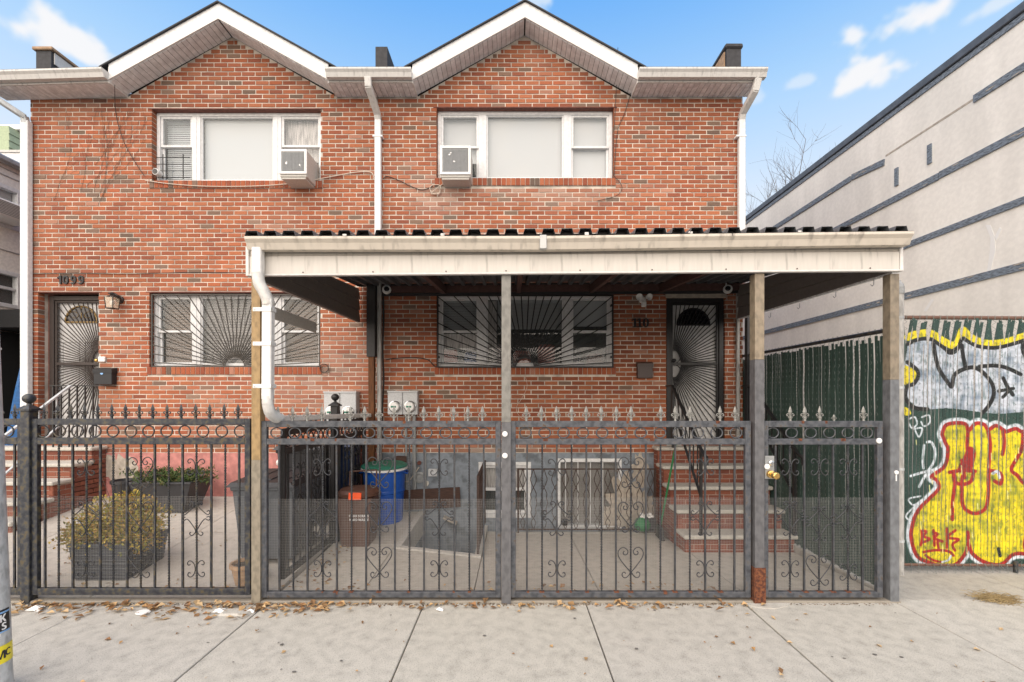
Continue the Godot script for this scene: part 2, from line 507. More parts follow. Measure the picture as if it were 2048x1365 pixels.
func sky_picture() -> ImageTexture:
	var w := 2048
	var h := 1024
	var im := Image.create(w, h, false, Image.FORMAT_RGB8)
	var stops := [[0.0, Color(0.93, 0.95, 0.985)], [12.0, Color(0.91, 0.945, 0.99)], [22.0, Color(0.86, 0.925, 1.0)], [31.0, Color(0.69, 0.845, 1.0)], [41.0, Color(0.47, 0.72, 0.985)], [60.0, Color(0.39, 0.65, 0.95)], [90.0, Color(0.36, 0.61, 0.92)]]
	for y in h:
		var el := 90.0 - 180.0 * (y + 0.5) / h
		var col := Color(0.42, 0.40, 0.37)
		if el >= 0.0:
			for k in stops.size() - 1:
				if el >= stops[k][0] and el <= stops[k + 1][0]:
					var f: float = (el - stops[k][0]) / (stops[k + 1][0] - stops[k][0])
					col = (stops[k][1] as Color).lerp(stops[k + 1][1], f)
		im.fill_rect(Rect2i(0, y, w, 1), col)
	# clouds: [azimuth, elevation, half width, half height, strength] in degrees, 0 = straight ahead, + = to the right
	var clouds := []
	for q in [[150, 92, 105, 40, 1.0], [1818, 47, 88, 36, 1.15], [1708, 72, 34, 18, 0.95], [1720, 150, 76, 30, 1.05], [1600, 163, 40, 12, 0.5], [1506, 196, 22, 16, 0.4], [1985, 8, 50, 20, 0.6], [1070, -10, 60, 24, 0.7], [30, 290, 90, 50, 0.5]]:
		var d := Vector3((q[0] - 1024.0) / 900.0, (795.0 - q[1]) / 900.0, -1.0)
		var k := 1.0 / d.length()
		clouds.append([rad_to_deg(atan2(d.x, -d.z)), rad_to_deg(asin(d.normalized().y)), rad_to_deg(q[2] / 900.0) * k * 1.3, rad_to_deg(q[3] / 900.0) * k * 1.5, q[4]])
	var r := RandomNumberGenerator.new()
	r.seed = 77
	for i in 190:
		var az := r.randf_range(-180, 180)
		var el := r.randf_range(5, 82)
		if absf(az) < 78 and el < 64: continue
		clouds.append([az, el, r.randf_range(5, 15) / maxf(cos(deg_to_rad(el)), 0.25), r.randf_range(2.5, 6.5), r.randf_range(0.7, 1.2)])
	var nz := FastNoiseLite.new()
	nz.seed = 5
	nz.frequency = 1.0
	nz.fractal_octaves = 5
	for cl in clouds:
		var px := w / 360.0
		for yy in range(maxi(0, int((90 - cl[1] - cl[3] * 1.6) * px)), mini(h / 2, int((90 - cl[1] + cl[3] * 1.6) * px) + 1)):
			for xx in range(int((cl[0] - cl[2] * 1.6) * px), int((cl[0] + cl[2] * 1.6) * px) + 1):
				var ex: float = (xx / px - cl[0]) / cl[2]
				var ey: float = (90.0 - yy / px - cl[1]) / cl[3]
				if ey < 0.0: ey *= 1.5
				var fall := 1.0 - sqrt(ex * ex + ey * ey)
				var s := nz.get_noise_3d(cos(xx / float(w) * TAU) * 13.0, sin(xx / float(w) * TAU) * 13.0, yy / px * 0.36)
				var m := clampf((fall + s * 0.85 - 0.12) * 2.0, 0.0, 1.0) * clampf(fall * 3.0 + 1.2, 0.0, 1.0)
				m = m * m * (3.0 - 2.0 * m) * minf(cl[4], 1.0)
				if m > 0.004:
					var qx := posmod(xx, w)
					var base := im.get_pixel(qx, yy)
					im.set_pixel(qx, yy, base.lerp(Color(0.985, 0.98, 0.985), m * 0.95))
	return ImageTexture.create_from_image(im)

func hy_left(x: float, z: float) -> float:  # the yard of the first house climbs to its wall
	return lerpf(0.0, 0.34, clampf(1.0 - z / 2.76, 0.0, 1.0))

func hy_right(x: float, z: float) -> float:  # the yard of the second one falls a little
	var k := clampf(1.0 - z / 2.76, 0.0, 1.0)
	return k * lerpf(0.11, -0.15, clampf((x + 1.35) / 0.95, 0.0, 1.0))

func sheet(m: MB, x0: float, x1: float, z0: float, z1: float, f: Callable, thick := 0.09) -> void:
	var nx := maxi(1, int((x1 - x0) / 0.5))
	var nz := maxi(1, int((z1 - z0) / 0.7))
	for i in nx:
		for j in nz:
			var a := lerpf(x0, x1, float(i) / nx)
			var b := lerpf(x0, x1, float(i + 1) / nx)
			var d := lerpf(z0, z1, float(j) / nz)
			var e := lerpf(z0, z1, float(j + 1) / nz)
			m.quad(Vector3(a, f.call(a, e), e), Vector3(b, f.call(b, e), e), Vector3(b, f.call(b, d), d), Vector3(a, f.call(a, d), d))
	var y: Callable = func(x: float, z: float) -> Vector3: return Vector3(x, f.call(x, z), z)
	var dn := Vector3(0, -thick, 0)
	for q in [[x0, z1, x1, z1], [x1, z1, x1, z0], [x1, z0, x0, z0], [x0, z0, x0, z1]]:
		var p: Vector3 = y.call(q[0], q[1])
		var s: Vector3 = y.call(q[2], q[3])
		m.quad(p + dn, s + dn, s, p)

func ground() -> void:
	var g := struct("ground", "bare earth under and around the yards")
	var pit := [-1.33, -0.45, 0.0, 1.44]
	var m := MB.new()
	for q in [[-250.0, -1.33, -250.0, 250.0], [-0.45, 250.0, -250.0, 250.0], [-1.33, -0.45, -250.0, 0.0], [-1.33, -0.45, 1.44, 250.0]]:
		m.quad(Vector3(q[0], -0.32, q[3]), Vector3(q[1], -0.32, q[3]), Vector3(q[1], -0.32, q[2]), Vector3(q[0], -0.32, q[2]))
	part("soil", m, M.soil, g)
	# sidewalk flags with open joints
	var sw := struct("sidewalk", "pale concrete sidewalk in front of the fences")
	var xs := [-9.6, -8.15, -6.67, -5.2, -3.71, -2.2, -0.79, 0.665, 2.09, 3.46, 4.92, 6.4, 7.9]
	var zs := [2.765, 4.2, 5.65, 7.1]
	for i in xs.size() - 1:
		for j in zs.size() - 1:
			m = MB.new()
			var k := rng.randf_range(0.94, 1.05)
			m.col = Color(k, k * rng.randf_range(0.99, 1.01), k * rng.randf_range(0.97, 1.0))
			var top := rng.randf_range(-0.004, 0.004)
			m.cb(xs[i] + 0.005, xs[i + 1] - 0.005, -0.12, top, zs[j] + 0.005, zs[j + 1] - 0.005, 0.005)
			part("slab", m, M.concrete, sw)
	m = MB.new()
	m.bx(-9.6, 7.9, -0.2, -0.03, 2.77, 7.1)
	part("joint_bed", m, M.soil, sw)
	m = MB.new()
	m.col = Color(1.12, 1.11, 1.10)
	var pp := PackedVector2Array()
	for q in [[2.06, -2.86], [2.16, -2.93], [2.30, -2.95], [2.43, -2.90], [2.50, -2.84], [2.06, -2.84]]: pp.append(Vector2(q[0], q[1]))
	m.prism(pp, 0.003, 0.008, Transform3D(Basis(Vector3.RIGHT, -PI / 2), Vector3.ZERO))
	part("cement_patch", m, M.concrete, sw)
	for q in [[[-2.38, 2.88], [-2.3, 2.98], [-2.34, 3.06], [-2.24, 3.12]]]:
		m = MB.new()
		var pts := []
		for e in q: pts.append(Vector3(e[0], 0.002, e[1]))
		m.tube(spline(pts, 3), 0.003, 4, false, 0.0015, 1.0)
		part("crack", m, M.soil, sw)
	m = MB.new()
	for k in 28:
		var c := Vector3(rng.randf_range(-4.0, 4.8), 0.0062, rng.randf_range(2.95, 4.3))
		m.col = Color(0.8, 0.8, 0.8) * rng.randf_range(0.6, 1.6)
		m.lathe([Vector2(rng.randf_range(0.006, 0.017), 0.0), Vector2(0.0, 0.0012)], 8, Transform3D(Basis.from_scale(Vector3(1, 1, rng.randf_range(0.6, 1.0))), c))
	stuff(part("gum_spot", m, M.gum, sw))
	m = MB.new()
	m.cb(-12, 12, -0.3, 0.0, 7.12, 7.27, 0.02)
	part("kerb", m, M.concrete, sw)
	var rd := struct("road", "dark asphalt road along the kerb")
	m = MB.new()
	m.quad(Vector3(-60, -0.14, 16), Vector3(60, -0.14, 16), Vector3(60, -0.14, 7.27), Vector3(-60, -0.14, 7.27))
	part("roadway", m, M.asphalt, rd)
	# lot behind the painted fence
	var lot := struct("lot_pavement", "worn concrete along the foot of the painted fence")
	for q in [[3.52, 4.92, 0.0, 2.755], [4.93, 6.49, 0.0, 2.755], [3.52, 6.49, -6.0, -0.01]]:
		m = MB.new()
		m.col = Color(0.88, 0.87, 0.86)
		m.cb(q[0], q[1], -0.1, -0.004, q[2], q[3], 0.006)
		part("slab", m, M.concrete, lot)
	# first yard
	var yl := struct("front_yard", "sloping concrete yard before the house numbered 1099")
	for q in [[-7.4, -5.6], [-5.59, -3.9], [-3.89, -2.21]]:
		for z in [[0.0, 1.3], [1.31, 2.74]]:
			m = MB.new()
			var k := rng.randf_range(0.93, 1.03)
			m.col = Color(k, k, k)
			sheet(m, q[0], q[1], z[0], z[1], hy_left)
			part("slab", m, M.yard_concrete, yl)
	# second yard with the cellar pit
	var yr := struct("carport_yard", "concrete yard under the carport with a cellar pit")
	for q in [[-2.19, -1.42, 0.0, 1.38], [-2.19, -1.42, 1.39, 2.74], [-1.41, -0.37, 1.53, 2.74], [-0.36, 0.83, 0.34, 1.22], [-0.36, 0.83, 1.23, 2.74], [0.84, 2.2, 0.34, 1.22], [0.84, 2.2, 1.23, 2.74], [2.21, 3.5, 0.0, 1.22], [2.21, 3.5, 1.23, 2.74]]:
		m = MB.new()
		var k := rng.randf_range(0.95, 1.04)
		m.col = Color(k, k * 0.995, k * 0.985)
		sheet(m, q[0], q[1], q[2], q[3], hy_right)
		part("slab", m, M.yard_concrete, yr)
	m = MB.new()
	m.col = Color(1.08, 1.07, 1.04)
	m.hexa([Vector3(-1.41, -0.2, 0.0), Vector3(-1.33, -0.2, 0.0), Vector3(-1.33, -0.2, 1.52), Vector3(-1.41, -0.2, 1.52), Vector3(-1.41, 0.125, 0.0), Vector3(-1.33, 0.125, 0.0), Vector3(-1.33, 0.065, 1.52), Vector3(-1.41, 0.065, 1.52)])
	part("pit_kerb", m, M.tread, yr)
	m = MB.new()
	m.hexa([Vector3(-1.328, -0.2, 1.44), Vector3(-0.45, -0.2, 1.44), Vector3(-0.45, -0.2, 1.52), Vector3(-1.328, -0.2, 1.52), Vector3(-1.328, 0.06, 1.44), Vector3(-0.45, -0.04, 1.44), Vector3(-0.45, -0.04, 1.52), Vector3(-1.328, 0.06, 1.52)])
	part("pit_kerb", m, M.tread, yr)
	m = MB.new()
	m.hexa([Vector3(-0.45, -0.3, 0.0), Vector3(-0.37, -0.3, 0.0), Vector3(-0.37, -0.3, 1.52), Vector3(-0.45, -0.3, 1.52), Vector3(-0.45, -0.10, 0.0), Vector3(-0.37, -0.10, 0.0), Vector3(-0.37, -0.035, 1.52), Vector3(-0.45, -0.035, 1.52)])
	part("pit_kerb", m, M.tread, yr)
	m = MB.new()
	m.bx(-1.38, -1.332, -1.7, -0.2, 0.0, 1.48)
	m.bx(-0.448, -0.40, -1.7, -0.3, 0.0, 1.48)
	m.bx(-1.38, -0.40, -1.7, -0.2, 1.442, 1.50)
	part("pit_wall", m, M.grey_stucco, yr)
	m = MB.new()
	for k in 6:
		m.bx(-1.33, -0.45, -1.7, -1.5 + k * 0.2, 1.42 - 0.24 * (6 - k) + 0.0, 1.42 - 0.24 * (5 - k))
	part("cellar_stairs", m, M.yard_concrete, yr)
	m = MB.new()
	m.bx(-1.5, -0.3, -1.75, -1.68, -0.3, 1.5)
	part("pit_floor", m, M.soil, yr)
	# the narrow trench before the barred cellar windows
	m = MB.new()
	m.bx(-0.36, 2.2, -0.36, -0.13, 0.24, 0.335)
	part("trench_kerb", m, M.tread, yr)
	m = MB.new()
	m.bx(-0.36, 2.2, -0.5, -0.34, 0.0, 0.24)
	part("trench_floor", m, M.yard_concrete, yr)
	# raised strip between sidewalk and yard, under the gates
	m = MB.new()
	m.col = Color(0.55, 0.52, 0.48)
	m.cb(-9.0, 3.5, -0.1, 0.018, 2.745, 2.835, 0.01)
	part("gate_sill", m, M.concrete, yr)

# ---------- houses

const COURSE := 0.0685
const BRICK0 := 1.01
var brick_cols := []
var brick_meshes := []
var tone := FastNoiseLite.new()

func brick_palette() -> void:
	tone.seed = 21
	tone.frequency = 0.012
	tone.fractal_octaves = 3
	for q in [[0.44, 0.130, 0.058], [0.40, 0.112, 0.050], [0.47, 0.148, 0.066], [0.355, 0.095, 0.047], [0.42, 0.138, 0.070], [0.445, 0.120, 0.052], [0.325, 0.088, 0.047], [0.49, 0.162, 0.079], [0.37, 0.108, 0.057], [0.21, 0.135, 0.10], [0.17, 0.115, 0.088], [0.26, 0.165, 0.122], [0.50, 0.23, 0.155], [0.28, 0.092, 0.058], [0.24, 0.08, 0.052], [0.32, 0.108, 0.066]]:
		brick_cols.append(Color(q[0], q[1], q[2]))
	for k in brick_cols.size():
		var m := MB.new()
		m.col = brick_cols[k]
		brick_solid(m, -0.5, 0.5, -0.5, 0.5, 0.0, -1.0, 0.018, 0.06, 0.03)
		brick_meshes.append(m.mesh())

func brick_pick() -> int:
	var f := rng.randf()
	if f < 0.062: return 9 + rng.randi() % 3
	if f < 0.082: return 12
	return rng.randi() % 9

func brick_solid(m: MB, x0: float, x1: float, y0: float, y1: float, zf: float, zb: float, bx := 0.0035, by := 0.0035, bz := 0.003) -> void:
	var a := [Vector3(x0, y0, zf - bz), Vector3(x1, y0, zf - bz), Vector3(x1, y1, zf - bz), Vector3(x0, y1, zf - bz)]
	var f := [Vector3(x0 + bx, y0 + by, zf), Vector3(x1 - bx, y0 + by, zf), Vector3(x1 - bx, y1 - by, zf), Vector3(x0 + bx, y1 - by, zf)]
	var b := [Vector3(x0, y0, zb), Vector3(x1, y0, zb), Vector3(x1, y1, zb), Vector3(x0, y1, zb)]
	m.quad(f[0], f[1], f[2], f[3])
	for k in 4:
		var l := (k + 1) % 4
		m.quad(a[k], a[l], f[l], f[k])
		m.quad(b[k], b[l], a[l], a[k])

func lay_bricks(root: Node3D, x0: float, x1: float, gc: float, apex: float, slope: float, holes: Array, stains: Array) -> void:
	var all := []
	var r := 0
	while true:
		var y0 := BRICK0 + r * COURSE
		var y1 := y0 + COURSE - 0.0138
		if y1 > apex - 0.03: break
		var spans := [[x0, x1]]
		if y1 > 6.43:
			var half := (apex - y1) / slope
			spans = [[maxf(x0, gc - half), minf(x1, gc + half)]]
		var mid := (y0 + y1) * 0.5
		for h in holes:
			if mid > h[2] and mid < h[3]:
				var cut := []
				for s in spans:
					if h[1] <= s[0] or h[0] >= s[1]: cut.append(s)
					else:
						if h[0] - s[0] > 0.03: cut.append([s[0], h[0]])
						if s[1] - h[1] > 0.03: cut.append([h[1], s[1]])
				spans = cut
		var pitch := 0.2065
		var off := (0.0 if r % 2 == 0 else pitch * 0.5) + (0.012 * sin(r * 12.9))
		for s in spans:
			var k := floori((s[0] - off) / pitch)
			while off + k * pitch < s[1] - 0.02:
				var a := maxf(off + k * pitch, s[0])
				var b := minf(off + (k + 1) * pitch, s[1])
				k += 1
				if b < s[1] - 0.001: b -= 0.0138
				if b - a < 0.02: continue
				all.append([a, b, y0, y1, brick_pick()])
		r += 1
	# the bricks nearest to the eye, unhidden by the carport, are pieces of their own
	var order := []
	for q in all:
		var cx: float = (q[0] + q[1]) * 0.5
		var cy: float = (q[2] + q[3]) * 0.5
		var far := Vector2(cx, cy - CAM.y).length() + (0.0 if q[1] - q[0] > 0.15 else 2.0)
		if cy > 2.7 and cy < 3.6 and cx > -3.6: far += 8.0
		if cy < 1.7: far += 3.0
		order.append([far, q])
	order.sort_custom(func(p, s): return p[0] < s[0])
	var rest := MB.new()
	for i in order.size():
		var q: Array = order[i][1]
		var zf := rng.randf_range(-0.002, 0.002)
		if i < 296:
			var one := MB.new()
			one.col = brick_tone(q, stains)
			var mid := Vector3((q[0] + q[1]) * 0.5, (q[2] + q[3]) * 0.5, zf)
			brick_solid(one, q[0] - mid.x, q[1] - mid.x, q[2] - mid.y, q[3] - mid.y, 0.0, -0.1)
			part("brick", one, M.brick, root, Transform3D(Basis(Vector3.BACK, rng.randf_range(-0.006, 0.006)), mid))
		else:
			rest.col = brick_tone(q, stains)
			brick_solid(rest, q[0], q[1], q[2], q[3], zf, -0.1)
	stuff(part("brickwork", rest, M.brick, root))

func brick_tone(q: Array, stains: Array) -> Color:
	var c: Color = brick_cols[q[4]]
	var x: float = (q[0] + q[1]) * 0.5
	var y: float = (q[2] + q[3]) * 0.5
	var n := tone.get_noise_2d(x * 30.0, y * 30.0)
	c = c.lerp(Color(0.42, 0.22, 0.12), 0.12) * rng.randf_range(0.88, 1.10) * (1.0 + n * 0.22)
	c = c.lerp(Color(0.50, 0.30, 0.22), clampf(tone.get_noise_2d(x * 55.0 + 500.0, y * 25.0) * 0.7 - 0.12, 0.0, 0.30))
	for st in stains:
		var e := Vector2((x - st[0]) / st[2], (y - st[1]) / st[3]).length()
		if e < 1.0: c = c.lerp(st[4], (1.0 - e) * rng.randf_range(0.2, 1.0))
	return c

func sill_bricks(root: Node3D, x0: float, x1: float, y: float) -> void:
	var n := int(round((x1 - x0) / 0.0735))
	var p := (x1 - x0) / n
	var rest := MB.new()
	for i in n:
		var a := x0 + i * p
		rest.col = brick_cols[brick_pick()]
		brick_solid(rest, a + 0.004, a + p - 0.004, y - 0.112, y, 0.016, -0.1, 0.004, 0.004, 0.004)
	stuff(part("sill_course", rest, M.brick, root))
	var m := MB.new()
	m.bx(x0 + 0.001, x1 - 0.001, y - 0.115, y - 0.002, -0.09, 0.006)
	part("sill_mortar", m, M.mortar, root)

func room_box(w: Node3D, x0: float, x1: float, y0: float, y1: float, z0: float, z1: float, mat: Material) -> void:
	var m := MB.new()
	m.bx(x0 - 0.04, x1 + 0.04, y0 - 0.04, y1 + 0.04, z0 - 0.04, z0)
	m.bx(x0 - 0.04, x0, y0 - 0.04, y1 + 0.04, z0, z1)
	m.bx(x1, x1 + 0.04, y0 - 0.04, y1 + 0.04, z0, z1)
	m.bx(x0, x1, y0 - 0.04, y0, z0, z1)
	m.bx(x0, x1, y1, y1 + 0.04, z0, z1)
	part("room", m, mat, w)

func blind(w: Node3D, x0: float, x1: float, y0: float, y1: float, z: float, mat: Material, pitch := 0.03, tilt := 0.9) -> void:
	var m := MB.new()
	if pitch <= 0.0:
		m.bx(x0, x1, y0, y1, z - 0.006, z)
		part("shade", m, mat, w)
		return
	var y := y1
	m.bx(x0, x1, y1 - 0.03, y1, z - 0.02, z + 0.01)
	while y > y0:
		m.box(Vector3((x0 + x1) * 0.5, y, z), Vector3(x1 - x0, 0.0025, pitch * 1.05), Basis(Vector3.RIGHT, tilt))
		y -= pitch
	for k in [0.2, 0.8]:
		m.bx(lerpf(x0, x1, k) - 0.002, lerpf(x0, x1, k) + 0.002, y0, y1, z + 0.014, z + 0.017)
	stuff(part("blind", m, mat, w))

func frame_of(m: MB, x0: float, x1: float, y0: float, y1: float, z0: float, z1: float, t: float) -> void:
	m.cb(x0, x0 + t, y0, y1, z0, z1, 0.003)
	m.cb(x1 - t, x1, y0, y1, z0, z1, 0.003)
	m.cb(x0 + t, x1 - t, y1 - t, y1, z0, z1, 0.003)
	m.cb(x0 + t, x1 - t, y0, y0 + t, z0, z1, 0.003)

func pane(w: Node3D, x0: float, x1: float, y0: float, y1: float, z: float) -> void:
	var m := MB.new()
	m.quad(Vector3(x0, y0, z), Vector3(x1, y0, z), Vector3(x1, y1, z), Vector3(x0, y1, z))
	part("pane", m, M.glass, w)

func triple_window(root: Node3D, q: Array, rec: float, label: String) -> Node3D:
	# q: px of the opening and of the mullion edges, then the meeting rail
	var w := Node3D.new()
	w.name = numbered("window", root)
	root.add_child(w, true)
	w.set_meta("label", label)
	var z := -rec
	var a := at(q[0], q[3], 0)
	var b := at(q[1], q[2], 0)
	var x0 := a.x; var x1 := b.x; var y0 := a.y; var y1 := b.y
	var mx := []
	for k in range(4, 8): mx.append(at(q[k], 0, z).x)
	var ym := at(0, q[8], z).y
	var m := MB.new()
	frame_of(m, x0 + 0.004, x1 - 0.004, y0 + 0.004, y1 - 0.004, z - 0.09, z, 0.05)
	part("frame", m, M.white_paint, w)
	for k in [0, 2]:
		m = MB.new()
		m.cb(mx[k], mx[k + 1], y0 + 0.054, y1 - 0.054, z - 0.09, z - 0.004, 0.003)
		m.bx((mx[k] + mx[k + 1]) * 0.5 - 0.006, (mx[k] + mx[k + 1]) * 0.5 + 0.006, y0 + 0.054, y1 - 0.054, z - 0.005, z + 0.002)
		part("mullion", m, M.white_paint, w)
	m = MB.new()
	frame_of(m, mx[1], mx[2], y0 + 0.05, y1 - 0.05, z - 0.055, z - 0.02, 0.022)
	part("fixed_sash", m, M.white_paint, w)
	pane(w, mx[1] + 0.02, mx[2] - 0.02, y0 + 0.07, y1 - 0.07, z - 0.04)
	for s in [[x0 + 0.054, mx[0]], [mx[3], x1 - 0.054]]:
		m = MB.new()
		frame_of(m, s[0], s[1], ym - 0.018, y1 - 0.05, z - 0.05, z - 0.018, 0.034)
		part("upper_sash", m, M.white_paint, w)
		pane(w, s[0] + 0.03, s[1] - 0.03, ym + 0.012, y1 - 0.082, z - 0.034)
		m = MB.new()
		frame_of(m, s[0], s[1], y0 + 0.05, ym + 0.016, z - 0.084, z - 0.052, 0.034)
		part("lower_sash", m, M.white_paint, w)
		pane(w, s[0] + 0.03, s[1] - 0.03, y0 + 0.082, ym - 0.016, z - 0.068)
	w.set_meta("span", [x0, x1, y0, y1, mx[0], mx[1], mx[2], mx[3], ym])
	return w

func sunburst(root: Node3D, x0: float, x1: float, y0: float, y1: float, z: float, cx: float, cy: float, r0: float, from: float, to: float, n: int, mat: Material, frame_t: float, called := "window_grille") -> Node3D:
	var g := Node3D.new()
	g.name = numbered(called, root)
	root.add_child(g, true)
	var m := MB.new()
	frame_of(m, x0, x1, y0, y1, z - 0.012, z + 0.012, frame_t)
	part("grille_frame", m, mat, g)
	m = MB.new()
	var ring := []
	for k in 17: ring.append(Vector3(cx, cy, z) + Vector3(cos(lerpf(from, to, k / 16.0)), sin(lerpf(from, to, k / 16.0)), 0) * r0)
	m.tube(ring, 0.007, 5)
	part("hub_ring", m, mat, g)
	for k in n:
		var a := lerpf(from, to, (k + 0.5) / n)
		var d := Vector2(cos(a), sin(a))
		var far := 99.0
		if d.x > 1e-4: far = minf(far, (x1 - frame_t - cx) / d.x)
		if d.x < -1e-4: far = minf(far, (x0 + frame_t - cx) / d.x)
		if d.y > 1e-4: far = minf(far, (y1 - frame_t - cy) / d.y)
		if d.y < -1e-4: far = minf(far, (y0 + frame_t - cy) / d.y)
		if far < r0 + 0.02: continue
		m = MB.new()
		twisted(m, Vector3(cx + d.x * r0, cy + d.y * r0, z), Vector3(cx + d.x * far, cy + d.y * far, z), 0.015, 0.09)
		part("bar", m, mat, g)
	return g

func twisted(m: MB, a: Vector3, b: Vector3, w: float, turn: float) -> void:
	# a square bar twisted once every «turn» metres
	var z := (b - a).normalized()
	var up := Vector3.BACK if absf(z.z) < 0.9 else Vector3.UP
	var x := up.cross(z).normalized()
	var y := z.cross(x)
	var l := a.distance_to(b)
	var n := clampi(int(l / turn * 6.0), 4, 60)
	var last := []
	for i in n + 1:
		var t := float(i) / n
		var ang := t * l / turn * TAU
		var p := a.lerp(b, t)
		var ring := []
		for k in 4:
			var q := ang + PI / 2 * k
			ring.append(p + (x * cos(q) + y * sin(q)) * w * 0.707)
		if i > 0:
			for k in 4:
				var f := (k + 1) % 4
				m.quad_out(last[k], last[f], ring[f], ring[k], (last[0] + last[2] + ring[0] + ring[2]) * 0.25)
		last = ring

func security_door(root: Node3D, x0: float, x1: float, y0: float, y1: float, rec: float, hinge_left: bool, mat: Material, label: String, cpy: float) -> void:
	# leaf with a fanlight behind an iron sunburst door
	var d := Node3D.new()
	d.name = numbered("door", root)
	root.add_child(d, true)
	d.set_meta("label", label)
	var z := -rec
	var m := MB.new()
	var t := 0.07
	m.cb(x0, x0 + t, y0, y1, z - 0.05, z, 0.004)
	m.cb(x1 - t, x1, y0, y1, z - 0.05, z, 0.004)
	m.cb(x0 + t, x1 - t, y1 - t, y1, z - 0.05, z, 0.004)
	part("door_frame", m, mat, d)
	var zl := z - 0.075
	m = MB.new()
	m.cb(x0 + 0.03, x1 - 0.03, y0, y1 - 0.02, zl - 0.045, zl, 0.003)
	for k in [0, 1]:
		var cx := lerpf(x0, x1, 0.3 + 0.4 * k)
		frame_of(m, cx - 0.14, cx + 0.14, y0 + 0.2, y0 + 0.78, zl, zl + 0.012, 0.025)
		frame_of(m, cx - 0.14, cx + 0.14, y0 + 0.95, y0 + 1.62, zl, zl + 0.012, 0.025)
	part("leaf", m, M.door_white, d)
	# fanlight
	var fc := Vector2((x0 + x1) * 0.5, y1 - 0.40)
	var fr := 0.25
	var poly := PackedVector2Array()
	for k in 19: poly.append(fc + Vector2(cos(PI * k / 18.0), sin(PI * k / 18.0)) * fr)
	m = MB.new()
	m.prism(poly, zl + 0.001, zl + 0.006)
	part("fanlight", m, M.lens, d)
	m = MB.new()
	var arc := []
	for k in 19: arc.append(Vector3(fc.x + cos(PI * k / 18.0) * fr, fc.y + sin(PI * k / 18.0) * fr, zl + 0.01))
	m.tube(arc, 0.014, 6)
	m.bar(Vector3(fc.x - fr, fc.y, zl + 0.01), Vector3(fc.x + fr, fc.y, zl + 0.01), 0.02, 0.024)
	part("fanlight_frame", m, M.old_brass if hinge_left else M.black_metal, d)
	m = MB.new()
	for s in [-1.0, 1.0]:
		var c := []
		for k in 14: c.append(Vector3(fc.x + s * (0.02 + 0.10 * cos(k * 0.4) * (1 - k / 20.0) + 0.09), fc.y + 0.10 + 0.08 * sin(k * 0.4) * (1 - k / 20.0), zl + 0.009))
		m.tube(c, 0.005, 4)
	m.bar(Vector3(fc.x, fc.y, zl + 0.009), Vector3(fc.x, fc.y + fr, zl + 0.009), 0.008, 0.006)
	part("fanlight_tracery", m, M.old_brass if hinge_left else M.black_metal, d)
	# iron sunburst
	var cy := at(0, cpy, z).y
	var gx0 := x0 + t + 0.004
	var gx1 := x1 - t - 0.004
	var cx := gx1 - 0.04 if hinge_left else gx0 + 0.04
	var zz := z - 0.03
	m = MB.new()
	frame_of(m, gx0, gx1, y0 + 0.01, y1 - t - 0.004, zz - 0.014, zz + 0.014, 0.03)
	m.cb(gx0 + 0.03, gx1 - 0.03, cy - 0.022, cy + 0.022, zz - 0.014, zz + 0.016, 0.003)
	part("iron_frame", m, mat, d)
	var g := Node3D.new()
	for half in [-1.0, 1.0]:
		var hub := Vector2(cx, cy + half * 0.11)
		m = MB.new()
		var ring := []
		for k in 17:
			var a := -PI / 2 + PI * k / 16.0
			ring.append(Vector3(hub.x + cos(a) * 0.115 * (-1.0 if hinge_left else 1.0), hub.y + sin(a) * 0.10, zz))
		m.tube(ring, 0.007, 5)
		part("hub_ring", m, mat, d)
		m = MB.new()
		for k in 12:
			var f := k / 11.0
			var yy := lerpf(-0.095, 0.095, f)
			var xx := sqrt(maxf(0.0, 1.0 - pow(yy / 0.10, 2))) * 0.11 * (-1.0 if hinge_left else 1.0)
			m.rod(Vector3(hub.x, hub.y + yy, zz), Vector3(hub.x + xx, hub.y + yy, zz), 0.0025, 3)
		part("lock_mesh", m, mat, d)
		var n := 21
		for k in n:
			var a: float = half * lerpf(0.045, PI / 2 - 0.02, (k + 0.5) / n)
			var dir := Vector2(cos(a) * (-1.0 if hinge_left else 1.0), sin(a))
			var e0 := Vector2(cx, cy) + dir * Vector2(0.12, 0.12 + 0.10 * absf(dir.y))
			var far := 99.0
			var o := Vector2(cx, cy)
			if dir.x > 1e-4: far = minf(far, (gx1 - 0.03 - o.x) / dir.x)
			if dir.x < -1e-4: far = minf(far, (gx0 + 0.03 - o.x) / dir.x)
			if dir.y > 1e-4: far = minf(far, (y1 - t - 0.034 - o.y) / dir.y)
			if dir.y < -1e-4: far = minf(far, (y0 + 0.04 - o.y) / dir.y)
			var e1 := o + dir * far
			m = MB.new()
			twisted(m, Vector3(e0.x, e0.y, zz), Vector3(e1.x, e1.y, zz), 0.0135, 0.085)
			part("bar", m, mat, d)
	g.free()
	m = MB.new()
	m.ball(Vector3(cx, cy + 0.05, zz + 0.055), 0.027, 12)
	m.lathe([Vector2(0.0, -0.02), Vector2(0.03, -0.02), Vector2(0.03, 0.0), Vector2(0.012, 0.004), Vector2(0.012, 0.03)], 12, Transform3D(Basis(Vector3.RIGHT, PI / 2), Vector3(cx, cy + 0.05, zz + 0.015)))
	part("knob", m, M.brass if hinge_left else M.black_metal, d)
	m = MB.new()
	m.cb(x0, x1, y0 - 0.03, y0 + 0.012, z - 0.2, z + 0.02, 0.003)
	part("threshold", m, M.tread, d)

